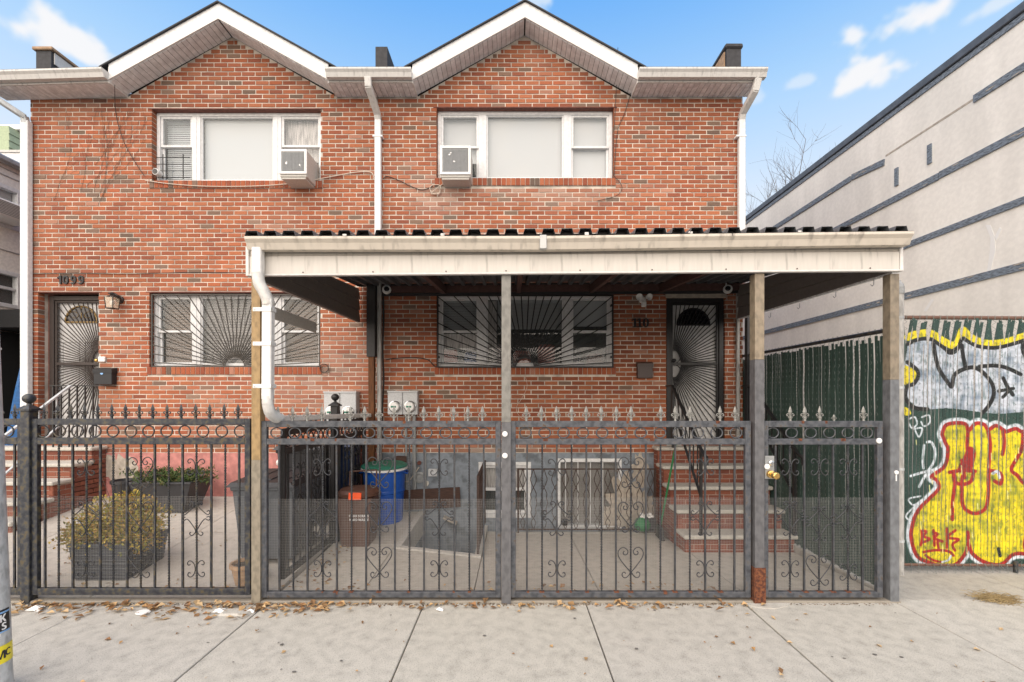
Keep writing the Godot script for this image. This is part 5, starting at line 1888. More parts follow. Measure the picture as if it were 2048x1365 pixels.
func wavy_rail(called: String, label: String, xf: Transform3D, l: float, h: float) -> void:
	var o := thing(called, label, "railing", xf.origin, "wavy cellar railings")
	var mat: Material = M.rust_dark if M.has("rust_dark") else sm("rust_dark", lin(0.075, 0.042, 0.032), 0.8, ntex(31, 0.03, [[0.2, 0.7], [0.8, 1.0]]), Vector3.ONE * 3)
	var m := MB.new()
	m.bar(Vector3(0, h, 0), Vector3(l, h, 0), 0.03, 0.016)
	part("top_rail", m, mat, o, xf)
	m = MB.new()
	m.bar(Vector3(0, 0.05, 0), Vector3(l, 0.05, 0), 0.03, 0.016)
	part("bottom_rail", m, mat, o, xf)
	for x in [0.01, l - 0.01]:
		m = MB.new()
		m.bx(x - 0.014, x + 0.014, -0.01, h, -0.014, 0.014)
		part("post", m, mat, o, xf)
	var n := int(l / 0.152)
	for k in n:
		var xc := (k + 0.5) * l / n
		for s in [-1.0, 1.0]:
			var pts := []
			for q in [[0.0, h], [0.03, h - 0.1], [0.045, h - 0.16], [0.0, h - 0.27], [-0.042, h - 0.36], [-0.035, h - 0.42], [-0.052, h - 0.5], [-0.028, h - 0.58], [-0.04, h - 0.64], [0.0, h - 0.72], [0.035, h - 0.78], [0.0, 0.05]]:
				pts.append(Vector3(xc + q[0] * s, q[1], 0.004 * s))
			m = MB.new()
			m.tube(spline(pts, 2), 0.0055, 4)
			part("wavy_rod", m, mat, o, xf)

func slat_fence(root: Node3D, xf: Transform3D, l: float, h: float, print_tex: Texture2D, wire: Material, rail: Material) -> void:
	chain_fence(root, xf, l, h, 0.0725, wire, rail, rail)
	var mat: StandardMaterial3D = M.slat_green
	if print_tex:
		mat = StandardMaterial3D.new()
		mat.resource_name = "slat_painted"
		mat.albedo_texture = print_tex
		mat.vertex_color_use_as_albedo = true
		mat.roughness = 0.55
	var n := int(l / 0.0375)
	for i in n:
		if not print_tex and rng.randf() < 0.012: continue
		var x := (i + 0.5) * l / n
		var w := (0.0325 if print_tex else 0.0345) + rng.randf_range(-0.002, 0.001)
		var y0 := 0.02 + rng.randf_range(0.0, 0.03)
		var y1 := h - rng.randf_range(0.03, 0.06) + (rng.randf_range(-0.02, 0.035) if print_tex else 0.0)
		if not print_tex and i < 24 and i % 2 == 1: y1 -= 0.045
		var m := MB.new()
		var k := rng.randf_range(0.88, 1.12) if not print_tex else rng.randf_range(0.80, 1.0)
		m.col = Color(k, k, k)
		var segs := 10
		var lean := rng.randf_range(-0.012, 0.012)
		var prev := []
		for j in segs + 1:
			var t := float(j) / segs
			var y := lerpf(y0, y1, t)
			var bend := lean * t + 0.003 * sin(t * 7.0 + i) + (0.05 * pow(maxf(0.0, (t - 0.93) / 0.07), 2.0) * (1.0 if i % 3 else -0.4) if print_tex else 0.0)
			var z := 0.006 * (1.0 if j % 2 else -1.0) * 0.5
			var row := [Vector3(x - w / 2 + bend, y, z - 0.002), Vector3(x + w / 2 + bend, y, z - 0.002), Vector3(x + w / 2 + bend, y, z + 0.002), Vector3(x - w / 2 + bend, y, z + 0.002)]
			if j > 0:
				for q in 4:
					var r := (q + 1) % 4
					var before := m.v.size()
					m.quad(prev[r], prev[q], row[q], row[r])
					for v in range(before, m.v.size()):
						var p := m.v[v]
						m.t.append(Vector2((p.x - 0.0) / l, 1.0 - p.y / (h + 0.06)))
			prev = row
		part("slat", m, mat, root, xf)

# ---------- spray paint on the slats: a flat picture printed on their faces

func gp(x: float, y: float) -> Vector2:  # photograph -> picture
	return Vector2((x - 1803.0) * 1.159, (y - 623.0) * 1.161)

func dab(im: Image, c: Vector2, r: float, col: Color, soft := 1.5) -> void:
	for y in range(maxi(0, int(c.y - r - soft)), mini(im.get_height(), int(c.y + r + soft) + 1)):
		for x in range(maxi(0, int(c.x - r - soft)), mini(im.get_width(), int(c.x + r + soft) + 1)):
			var d := Vector2(x, y).distance_to(c) - r
			var a := clampf(0.5 - d / soft, 0.0, 1.0)
			if a > 0.0: im.set_pixel(x, y, im.get_pixel(x, y).lerp(col, a))

func spray(im: Image, pts: Array, r: float, col: Color, soft := 1.6) -> void:
	var line := []
	for q in pts: line.append(Vector3(q[0], q[1], 0))
	line = spline(line, 6) if line.size() > 2 else line
	for i in line.size() - 1:
		var a := gp(line[i].x, line[i].y)
		var b := gp(line[i + 1].x, line[i + 1].y)
		var n := maxi(1, int(a.distance_to(b) / maxf(r * 0.5, 1.0)))
		for k in n: dab(im, a.lerp(b, float(k) / n), r * 1.15, col, soft)

func fill_area(im: Image, pts: Array, col: Color, col2: Color, nz: FastNoiseLite) -> void:
	var line := []
	for q in pts: line.append(Vector3(q[0], q[1], 0))
	line.append(line[0])
	line = spline(line, 5)
	var poly := PackedVector2Array()
	var lo := Vector2(9999, 9999)
	var hi := Vector2(-9999, -9999)
	for q in line:
		var p := gp(q.x, q.y)
		poly.append(p)
		lo = lo.min(p); hi = hi.max(p)
	for y in range(maxi(0, int(lo.y)), mini(im.get_height(), int(hi.y) + 1)):
		# crossings of the row with the outline
		var xs := []
		for i in poly.size() - 1:
			var a := poly[i]
			var b := poly[i + 1]
			if (a.y <= y) != (b.y <= y): xs.append(a.x + (y - a.y) / (b.y - a.y) * (b.x - a.x))
		xs.sort()
		for k in range(0, xs.size() - 1, 2):
			for x in range(maxi(0, int(xs[k])), mini(im.get_width(), int(xs[k + 1]) + 1)):
				var v := nz.get_noise_2d(x * 2.2, y * 0.7) * 0.5 + nz.get_noise_2d(x * 0.35 + 300.0, y * 1.3) * 0.6
				im.set_pixel(x, y, col.lerp(col2, clampf(v * 1.6 + 0.12, 0.0, 1.0)))

func graffiti() -> ImageTexture:
	var w := 516
	var h := 596
	var im := Image.create(w, h, false, Image.FORMAT_RGB8)
	var nz := FastNoiseLite.new()
	nz.seed = 9
	nz.frequency = 0.02
	nz.fractal_octaves = 4
	var green := Color(0.15, 0.27, 0.24)
	var dark := Color(0.11, 0.21, 0.19)
	for y in h:
		for x in w: im.set_pixel(x, y, green.lerp(dark, clampf(nz.get_noise_2d(x * 6.0, y * 0.5) + 0.4, 0.0, 1.0)))
	var yellow := Color(0.84, 0.77, 0.09)
	var olive := Color(0.52, 0.54, 0.16)
	var silver := Color(0.73, 0.76, 0.80)
	var shade := Color(0.42, 0.48, 0.55)
	var black := Color(0.06, 0.06, 0.07)
	var red := Color(0.60, 0.12, 0.10)
	var white := Color(0.78, 0.81, 0.84)
	# silver lettering above
	var top := [[1812, 690], [1830, 682], [1860, 680], [1885, 694], [1905, 704], [1922, 680], [1930, 676], [1960, 690], [2000, 692], [2060, 680], [2110, 672], [2190, 690], [2240, 720], [2240, 800], [2180, 828], [2060, 822], [1990, 826], [1900, 816], [1850, 818], [1822, 806], [1808, 780], [1818, 756], [1806, 735], [1812, 700]]
	fill_area(im, top, silver, shade, nz)
	spray(im, [[1812, 674], [1830, 668], [1858, 666], [1884, 682], [1904, 690], [1914, 680], [1922, 660], [1932, 668], [1950, 680], [1975, 686], [2010, 682], [2048, 670], [2120, 650], [2230, 670]], 7.5, yellow)
	spray(im, [[1812, 688], [1832, 679], [1858, 678], [1880, 692], [1898, 702], [1914, 692], [1921, 676], [1936, 684], [1955, 692], [1990, 694], [2030, 684], [2055, 676], [2110, 664]], 3.6, black)
	fill_area(im, [[1880, 692], [1905, 704], [1918, 694], [1908, 706], [1894, 708]], black, black, nz)
	spray(im, [[1863, 686], [1868, 712], [1876, 738], [1893, 764], [1901, 772], [1906, 750], [1924, 738], [1946, 734], [1966, 746], [1982, 768], [1984, 790], [1974, 812], [1962, 826]], 3.9, black)
	spray(im, [[1920, 690], [1924, 715], [1930, 738]], 3.9, black)
	spray(im, [[1956, 732], [1985, 730], [2010, 734], [2041, 748]], 3.7, black)
	spray(im, [[2004, 755], [2012, 772], [2024, 790]], 3.7, black)
	spray(im, [[1994, 781], [2010, 778], [2026, 775]], 3.0, black)
	spray(im, [[2003, 793], [2015, 780]], 3.0, black)
	spray(im, [[2042, 686], [2044, 704], [2060, 722], [2090, 735], [2130, 730]], 3.9, black)
	spray(im, [[2060, 790], [2100, 760], [2150, 750], [2200, 780]], 3.9, black)
	fill_area(im, [[1808, 730], [1828, 740], [1830, 752], [1822, 764], [1806, 768]], yellow, yellow, nz)
	spray(im, [[1812, 724], [1830, 738], [1834, 752], [1824, 768], [1812, 772], [1808, 790], [1814, 806], [1830, 816], [1856, 818]], 3.7, black)
	fill_area(im, [[1804, 812], [1816, 818], [1820, 828], [1808, 830]], yellow, yellow, nz)
	# loose white tags
	spray(im, [[1816, 838], [1828, 834], [1832, 848], [1822, 856], [1816, 846]], 1.6, white)
	spray(im, [[1842, 834], [1856, 830], [1858, 844], [1846, 852], [1840, 842]], 1.6, white)
	spray(im, [[1826, 858], [1842, 856], [1836, 874], [1828, 860]], 1.6, white)
	spray(im, [[1852, 884], [1860, 884], [1868, 900], [1866, 924], [1852, 946], [1836, 974]], 2.6, white)
	spray(im, [[1846, 890], [1844, 920], [1846, 938]], 2.4, white)
	spray(im, [[1820, 952], [1846, 944], [1872, 938]], 2.4, white)
	spray(im, [[1840, 992], [1816, 998], [1826, 1010], [1842, 1000], [1812, 1030], [1820, 1042]], 1.6, white)
	# the yellow piece with a white halo and red outline
	var body := [[1882, 868], [1890, 850], [1912, 845], [1930, 848], [1935, 860], [1950, 846], [1966, 848], [1975, 858], [1990, 850], [2004, 858], [2010, 862], [2030, 856], [2048, 862], [2120, 852], [2190, 870], [2230, 930], [2220, 1060], [2190, 1130], [2120, 1128], [2056, 1108], [2026, 1108], [2002, 1128], [1970, 1124], [1944, 1106], [1936, 1088], [1930, 1106], [1912, 1128], [1884, 1132], [1856, 1124], [1834, 1112], [1822, 1080], [1824, 1050], [1836, 1020], [1858, 996], [1876, 976], [1872, 960], [1862, 952], [1888, 932], [1894, 900], [1888, 884]]
	var ring := body.duplicate()
	ring.append(body[0])
	spray(im, ring, 10.0, white, 5.0)
	fill_area(im, body, yellow, olive, nz)
	spray(im, ring, 3.6, red)
	for q in [[[1934, 862], [1932, 890], [1936, 910]], [[1974, 860], [1978, 890], [1976, 940], [1974, 1000], [1968, 1018], [1952, 1026], [1936, 1022], [1924, 1008], [1922, 970], [1924, 950]], [[2004, 862], [2006, 885], [2003, 910]], [[2044, 864], [2040, 900], [2022, 936], [2034, 950], [2048, 966], [2090, 990]], [[1904, 1038], [1904, 1000], [1908, 970], [1908, 950]], [[1898, 944], [1925, 940], [1952, 942]], [[1906, 948], [1908, 962], [1922, 968], [1940, 962], [1946, 944]], [[1918, 936], [1930, 912], [1936, 896], [1946, 904], [1942, 930], [1936, 942]], [[1922, 920], [1938, 924]], [[1924, 934], [1928, 956]], [[1936, 1086], [1934, 1062]], [[1978, 940], [2000, 946], [2000, 966], [1986, 960]], [[2100, 870], [2110, 920], [2100, 1000]], [[2056, 1108], [2048, 1084], [2062, 1040]]]:
		spray(im, q, 3.6, red)
	fill_area(im, [[1922, 932], [1930, 906], [1940, 900], [1944, 914], [1936, 936]], red, red, nz)
	spray(im, [[1984, 946], [1994, 942], [1998, 956]], 3.0, white)
	# letters low on the piece
	for q in [[[1842, 1060], [1843, 1076], [1840, 1092]], [[1842, 1061], [1852, 1063], [1846, 1072], [1858, 1078], [1840, 1086]], [[1866, 1060], [1868, 1092]], [[1866, 1064], [1874, 1068], [1868, 1076], [1884, 1082], [1874, 1082], [1877, 1098]], [[1893, 1056], [1893, 1096]], [[1910, 1060], [1894, 1074], [1916, 1078], [1904, 1088], [1910, 1102]]]:
		spray(im, q, 2.4, red)
	spray(im, [[1846, 1104], [1870, 1100], [1896, 1102], [1908, 1112]], 2.4, red)
	spray(im, [[1850, 1110], [1866, 1120], [1884, 1124]], 2.0, red)
	spray(im, [[1884, 1124], [1896, 1120], [1902, 1110]], 2.0, white)
	spray(im, [[1996, 1096], [2000, 1112]], 3.0, black)
	for i in 26:
		var x := 1830.0 + fmod(i * 37.7, 210.0)
		var y := 880.0 + fmod(i * 61.3, 220.0)
		spray(im, [[x, y], [x + 1, y + 10 + i % 9]], 0.9, Color(0.82, 0.80, 0.55))
	# wear: paint thins out in upright streaks along the slats
	for y in h:
		for x in w:
			var v := nz.get_noise_2d(x * 9.0 + 40.0, y * 0.9) + 0.5 * nz.get_noise_2d(x * 2.5, y * 2.5 + 900.0)
			var c := im.get_pixel(x, y)
			im.set_pixel(x, y, c.lerp(dark, clampf(v * 1.3 - 0.25, 0.0, 0.38)) * (1.0 + 0.10 * nz.get_noise_2d(x * 1.3, y * 5.0)))
	return ImageTexture.create_from_image(im)

# ---------- carport

func post(root: Node3D, x0: float, x1: float, y0: float, y1: float, z0: float, z1: float, low: Color, high: Color, split: float, mat: Material) -> void:
	# steel post: bare tan primer above, worn grey paint below
	var m := MB.new()
	m.col = low
	m.cb(x0, x1, y0, split, z0, z1, 0.003)
	m.col = high
	m.cb(x0 + 0.0006, x1 - 0.0006, split, y1, z0 + 0.0006, z1 - 0.0006, 0.003)
	part("post", m, mat, root)

func canopy() -> void:
	var c := thing("carport", "steel carport with a corrugated roof, white front board and sagging gutter", "carport", Vector3(0.57, 0, 1.4))
	var tilt := Transform3D(Basis(Vector3.BACK, 0.0075), Vector3.ZERO)
	tilt.origin = Vector3(0.57, 3.05, 0) - tilt.basis * Vector3(0.57, 3.05, 0)
	var zg := 2.80
	var grey := Color(0.122, 0.125, 0.131)
	var tan := Color(0.29, 0.235, 0.165)
	post(c, gx(505), gx(523), -0.03, 2.96, zg - 0.045, zg + 0.04, Color(0.27, 0.235, 0.18), Color(0.37, 0.25, 0.115), gy(920), M.post_steel)
	post(c, gx(1003), gx(1022), -0.03, 2.96, zg - 0.04, zg + 0.045, grey, Color(0.215, 0.205, 0.185), gy(845), M.post_steel)
	post(c, gx(1507), gx(1526), -0.03, 2.96, zg - 0.05, zg + 0.045, grey, tan, gy(720), M.post_steel)
	post(c, gx(1779), gx(1797), -0.03, 2.96, zg - 0.06, zg + 0.03, Color(0.16, 0.165, 0.18), Color(0.25, 0.205, 0.15), gy(760), M.post_steel)
	var m := MB.new()
	m.cb(gx(1505), gx(1528), -0.02, gy(1134), zg - 0.055, zg + 0.055, 0.004)
	part("rusted_foot", m, M.rust, c)
	post(c, -2.13, -2.045, 0.05, 2.45, 0.13, 0.21, Color(0.40, 0.235, 0.12), Color(0.40, 0.235, 0.12), 1.4, M.timber)
	m = MB.new()
	m.bx(-2.15, -2.03, 2.45, 3.52, 0.11, 0.225)
	part("post_wrap", m, M.black_beam, c)
	post(c, 3.50, 3.58, -0.1, 3.5, 0.10, 0.18, Color(0.03, 0.03, 0.032), Color(0.03, 0.03, 0.032), 1.4, M.post_steel)
	# collars where the downspout straps hold
	for q in [[1010, 868], [1010, 911]]: reflector(c, gx(q[0]), gy(q[1]), zg + 0.05)
	reflector(c, gx(1790), gy(945), zg + 0.035, 0.018)
	m = MB.new()
	m.bx(gx(1789), gx(1791), gy(962), gy(946), zg + 0.03, zg + 0.034)
	part("seal_tail", m, M.white_plastic, c)
	# front board
	m = MB.new()
	m.cb(-2.335, 3.445, 2.965, 3.125, 2.845, 2.872, 0.003)
	part("front_board", m, M.fascia_dirty, c, tilt)
	m = MB.new()
	m.cb(-2.335, 3.445, 2.950, 2.966, 2.835, 2.878, 0.003)
	part("board_lip", m, M.vinyl, c, tilt)
	m = MB.new()
	m.col = Color(0.84, 0.82, 0.79)
	m.cb(-2.335, 3.445, 3.128, 3.20, 2.838, 2.862, 0.003)
	part("upper_board", m, M.fascia_dirty, c, tilt)
	m = MB.new()
	m.bx(-2.33, 3.44, 2.97, 3.22, 2.78, 2.836)
	part("front_beam", m, M.dark_panel, c, tilt)
	m = MB.new()
	m.cb(3.446, 3.475, 2.95, 3.21, 2.78, 2.88, 0.003)
	part("corner_trim", m, M.vinyl, c, tilt)
	m = MB.new()
	m.cb(-2.365, -2.337, 2.95, 3.21, 2.78, 2.88, 0.003)
	part("corner_trim", m, M.vinyl, c, tilt)
	for px in [606, 746, 892, 1012, 1160, 1304, 1452, 1594, 1740]:
		m = MB.new()
		m.ball(Vector3((px - 1024) / 225.0, 2.978, 2.875), 0.006, 8)
		part("screw", m, M.brown_metal, c, tilt)
	for px in [681, 857, 1042, 1298, 1560]:
		m = MB.new()
		m.col = Color(0.9, 0.9, 0.9)
		m.cb((px - 1024) / 225.0 - 0.022, (px - 1024) / 225.0 + 0.022, 3.172, 3.177, 2.86, 2.90, 0.002)
		m.col = Color(0.2, 0.15, 0.12)
		m.bx((px - 1024) / 225.0 - 0.012, (px - 1024) / 225.0 + 0.022, 3.178, 3.196, 2.86, 2.866)
		part("hanger", m, M.vinyl, c, tilt)
	# gutter in two lengths that droop to the joint
	var gut := func(x0: float, x1: float, y0: float, y1: float) -> void:
		gutter_run(c, x0, x1, y0, y1, 2.885, M.canopy_gutter, 0.105, 0.115).global_transform = tilt
	gut.call(-2.30, -1.1, 3.156, 3.148)
	gut.call(-1.1, 0.27, 3.148, 3.138)
	gut.call(0.27, 1.9, 3.138, 3.148)
	gut.call(1.9, 3.46, 3.148, 3.156)
	m = MB.new()
	m.cb(0.24, 0.30, 3.13, 3.25, 2.95, 3.006, 0.004)
	part("gutter_joint", m, M.flashing, c, tilt)
	for x in [-1.45, -0.6, 0.65, 1.55, 2.5]:
		m = MB.new()
		m.cb(x - 0.018, x + 0.018, 3.252, 3.28, 2.966, 2.976, 0.003)
		part("gutter_clip", m, M.vinyl, c, tilt)
	# flashing between gutter and roof
	m = MB.new()
	m.hexa([Vector3(-2.3, 3.20, 2.86), Vector3(3.40, 3.20, 2.86), Vector3(3.40, 3.20, 2.872), Vector3(-2.3, 3.20, 2.872), Vector3(-2.3, 3.262, 2.95), Vector3(3.40, 3.262, 2.95), Vector3(3.40, 3.262, 2.956), Vector3(-2.3, 3.262, 2.956)])
	part("flashing", m, M.flashing, c, tilt)
	# corrugated sheets
	var pitch := 0.1605
	var ribs := 36
	var x := -2.31
	var per := 6
	for s in ribs / per:
		m = MB.new()
		for i in per:
			var o := x + (s * per + i) * pitch
			var prof := [Vector2(0.0, 0.0), Vector2(0.014, 0.046), Vector2(0.104, 0.046), Vector2(0.118, 0.0), Vector2(pitch + 0.001, 0.0)]
			for k in 4:
				var p: Vector2 = prof[k]
				var q: Vector2 = prof[k + 1]
				var c8 := []
				for z in [[0.03, 3.545], [2.985, 3.262]]:
					c8.append(Vector3(o + p.x, z[1] + p.y, z[0]))
					c8.append(Vector3(o + q.x, z[1] + q.y, z[0]))
					c8.append(Vector3(o + q.x, z[1] + q.y + 0.0015, z[0]))
					c8.append(Vector3(o + p.x, z[1] + p.y + 0.0015, z[0]))
				m.hexa(c8)
		part("roof_sheet", m, M.roof_sheet, c, tilt)
	# front closure: the dark mouths of the ribs
	m = MB.new()
	for i in ribs:
		var o := x + i * pitch
		m.prism(PackedVector2Array([Vector2(o + 0.003, 3.27), Vector2(o + 0.0155, 3.310), Vector2(o + 0.1025, 3.310), Vector2(o + 0.115, 3.27)]), 2.86, 2.90)
	for i in ribs:
		var o := x + i * pitch
		m.prism(PackedVector2Array([Vector2(o + 0.002, 3.54), Vector2(o + 0.012, 3.575), Vector2(o + 0.106, 3.575), Vector2(o + 0.116, 3.54)]), 0.06, 0.10)
	stuff(part("closure_strip", m, M.black_beam, c, tilt))
	for px in [-1.02, 0.10, 1.2, 2.25]:
		m = MB.new()
		m.hexa([Vector3(px - 0.03, 3.42, 0.1), Vector3(px + 0.03, 3.42, 0.1), Vector3(px + 0.03, 3.15, 2.78), Vector3(px - 0.03, 3.15, 2.78), Vector3(px - 0.03, 3.535, 0.1), Vector3(px + 0.03, 3.535, 0.1), Vector3(px + 0.03, 3.278, 2.78), Vector3(px - 0.03, 3.278, 2.78)])
		part("rafter", m, M.purlin, c, tilt)
	m = MB.new()
	m.bx(-2.15, 3.56, 3.44, 3.5435, 0.04, 0.11)
	part("rear_beam", m, M.purlin, c, tilt)
	m = MB.new()
	m.bx(-2.15, 3.56, 3.40, 3.438, 0.05, 0.09)
	part("rear_ledger", m, M.black_beam, c, tilt)
	# clapboards closing both sides
	for s in [-1.0, 1.0]:
		var X: float = -2.325 if s < 0 else 3.435
		for k in 3:
			m = MB.new()
			var f := func(z: float, t: float) -> float:
				return lerpf(lerpf(3.02, 3.53, t), lerpf(2.955, 3.262, t), z / 2.84)
			var t0 := k / 3.0
			var t1 := (k + 1) / 3.0
			var a: float = X - 0.006 * s
			m.hexa([Vector3(a - 0.022, f.call(0.06, t0), 0.06), Vector3(a + 0.022, f.call(0.06, t0), 0.06), Vector3(a + 0.022, f.call(2.83, t0), 2.83), Vector3(a - 0.022, f.call(2.83, t0), 2.83), Vector3(a - 0.004, f.call(0.06, t1) - 0.006, 0.06), Vector3(a + 0.004, f.call(0.06, t1) - 0.006, 0.06), Vector3(a + 0.004, f.call(2.83, t1) - 0.004, 2.83), Vector3(a - 0.004, f.call(2.83, t1) - 0.004, 2.83)])
			part("side_panel", m, M.dark_panel, c, tilt)
		m = MB.new()
		m.bar(Vector3(X, 3.015, 0.06), Vector3(X, 2.948, 2.83), 0.04, 0.02)
		part("side_sill", m, M.post_steel if s > 0 else M.dark_panel, c, tilt)
		m = MB.new()
		var b: float = X + 0.014 * s
		m.hexa([Vector3(b - 0.004, 3.03, 0.06), Vector3(b + 0.004, 3.03, 0.06), Vector3(b + 0.004, 2.965, 2.83), Vector3(b - 0.004, 2.965, 2.83), Vector3(b - 0.004, 3.52, 0.06), Vector3(b + 0.004, 3.52, 0.06), Vector3(b + 0.004, 3.25, 2.83), Vector3(b - 0.004, 3.25, 2.83)])
		part("outer_cladding", m, M.vinyl, c, tilt)
	for z in [0.9, 1.5, 2.1, 2.6]:
		m = MB.new()
		m.tube([Vector3(3.435, 2.97, z), Vector3(3.435, 2.92, z), Vector3(3.42, 2.905, z), Vector3(3.405, 2.92, z)], 0.004, 4)
		part("hook", m, M.conduit, c)
	# loose bar pointing back from the corner post
	m = MB.new()
	m.cbox(Vector3(-2.345, 2.68, 2.06), Vector3(0.012, 0.125, 1.14), 0.003)
	part("side_rail", m, M.beige_plastic, c)
	# its downspout
	var d := Node3D.new()
	d.name = "downspout"
	c.add_child(d, true)
	var zd := 2.93
	leader(d, [Vector3(-2.225, 3.16, zd), Vector3(-2.225, 2.93, zd)], 0.085, 0.07, M.pvc).name = "outlet"
	flexible(d, [Vector3(-2.225, 2.94, zd), Vector3(-2.215, 2.85, zd), Vector3(-2.175, 2.77, zd - 0.01), Vector3(-2.15, 2.70, zd - 0.02), Vector3(-2.145, 2.66, zd - 0.02)], 0.052)
	leader(d, [Vector3(-2.145, 2.70, zd - 0.02), Vector3(-2.15, 1.84, zd - 0.02)], 0.085, 0.07, M.pvc).name = "straight_pipe"
	flexible(d, [Vector3(-2.15, 1.86, zd - 0.02), Vector3(-2.148, 1.78, zd - 0.02), Vector3(-2.135, 1.71, zd - 0.04), Vector3(-2.12, 1.67, zd - 0.10), Vector3(-2.115, 1.655, zd - 0.16)], 0.05)
	leader(d, [Vector3(-2.115, 1.655, zd - 0.15), Vector3(-2.11, 1.585, 0.25)], 0.075, 0.055, M.pvc).name = "drain_pipe"
	for y in [2.60, 2.30, 1.93]:
		m = MB.new()
		m.cb(-2.262, -2.095, y, y + 0.035, zd + 0.012, zd + 0.02, 0.003)
		m.cb(-2.103, -2.095, y, y + 0.035, zd - 0.06, zd + 0.02, 0.003)
		m.ball(Vector3(-2.245, y + 0.017, zd + 0.02), 0.008, 8)
		part("strap", m, M.pvc, d)

func flexible(root: Node3D, pts: Array, r: float) -> void:
	var line := spline(pts, 9)
	var m := MB.new()
	for i in line.size() - 1:
		var a: Vector3 = line[i]
		var b: Vector3 = line[i + 1]
		var q := (b - a) * 0.62
		m.tube([a, a + q * 0.5], r * 0.86, 12, false, r)
		m.tube([a + q * 0.5, b + (b - a) * 0.02], r, 12, false, r * 0.86)
	part("flexible_elbow", m, M.pvc, root)

# ---------- things in the yards

func wheelie_bin(o: Node3D, c: Vector3, w: float, d: float, h: float, body: Material, lid: Material) -> void:
	var m := MB.new()
	m.taper(c + Vector3(0, 0.06, 0), w * 0.80, d * 0.72, w * 0.95, d * 0.95, h - 0.06)
	part("body", m, body, o)
	m = MB.new()
	m.cbox(c + Vector3(0, h - 0.02, 0), Vector3(w, 0.05, d), 0.012)
	part("rim", m, body, o)
	m = MB.new()
	var y := c.y + h + 0.012
	var z0 := c.z - d / 2 - 0.02
	var z1 := c.z + d / 2 + 0.04
	m.hexa([Vector3(c.x - w / 2 - 0.02, y - 0.01, z0), Vector3(c.x + w / 2 + 0.02, y - 0.01, z0), Vector3(c.x + w / 2 + 0.02, y - 0.01, z1), Vector3(c.x - w / 2 - 0.02, y - 0.01, z1), Vector3(c.x - w / 2 + 0.01, y + 0.075, z0 + 0.05), Vector3(c.x + w / 2 - 0.01, y + 0.075, z0 + 0.05), Vector3(c.x + w / 2 - 0.02, y + 0.035, z1 - 0.03), Vector3(c.x - w / 2 + 0.02, y + 0.035, z1 - 0.03)])
	for k in 3: m.cbox(Vector3(c.x + (k - 1) * w * 0.26, y + 0.055, c.z), Vector3(w * 0.16, 0.02, d * 0.7), 0.006, Basis(Vector3.RIGHT, 0.05))
	part("lid", m, lid, o)
	m = MB.new()
	m.rod(Vector3(c.x - w * 0.42, c.y + h - 0.02, z0 - 0.05), Vector3(c.x + w * 0.42, c.y + h - 0.02, z0 - 0.05), 0.015, 8)
	part("handle", m, lid, o)
	for s in [-1.0, 1.0]:
		m = MB.new()
		m.lathe([Vector2(0, -0.025), Vector2(0.085, -0.025), Vector2(0.1, -0.012), Vector2(0.1, 0.012), Vector2(0.085, 0.025), Vector2(0, 0.025)], 16, Transform3D(Basis(Vector3.BACK, PI / 2), Vector3(c.x + s * w * 0.42, c.y + 0.1, c.z - d * 0.36)))
		part("wheel", m, M.bin_black, o)

func leaf_cloud(m: MB, c: Vector3, r: Vector3, n: int, size: float, cols: Array, spiky := false) -> void:
	for i in n:
		var d := Vector3(rng.randfn(), rng.randfn(), rng.randfn()).normalized()
		var q := pow(rng.randf(), 0.42)
		var bump := 1.0 + 0.16 * sin(d.x * 7.0 + d.y * 5.0) + 0.12 * sin(d.z * 9.0 - d.y * 6.0)
		var p := c + d * r * q * bump
		var f := (d + Vector3(rng.randfn(), rng.randfn() + 0.5, rng.randfn()) * 0.7).normalized()
		var s := f.cross(Vector3(rng.randfn(), rng.randfn(), rng.randfn())).normalized()
		var l := size * rng.randf_range(0.6, 1.35)
		var w := l * (0.16 if spiky else 0.36)
		var col: Color = cols[rng.randi() % cols.size()]
		m.col = col * rng.randf_range(0.75, 1.2)
		var up := s.cross(f) * l * 0.12
		m.tri(p, p + f * l * 0.5 + s * w + up, p + f * l)
		m.tri(p, p + f * l, p + f * l * 0.5 - s * w + up)

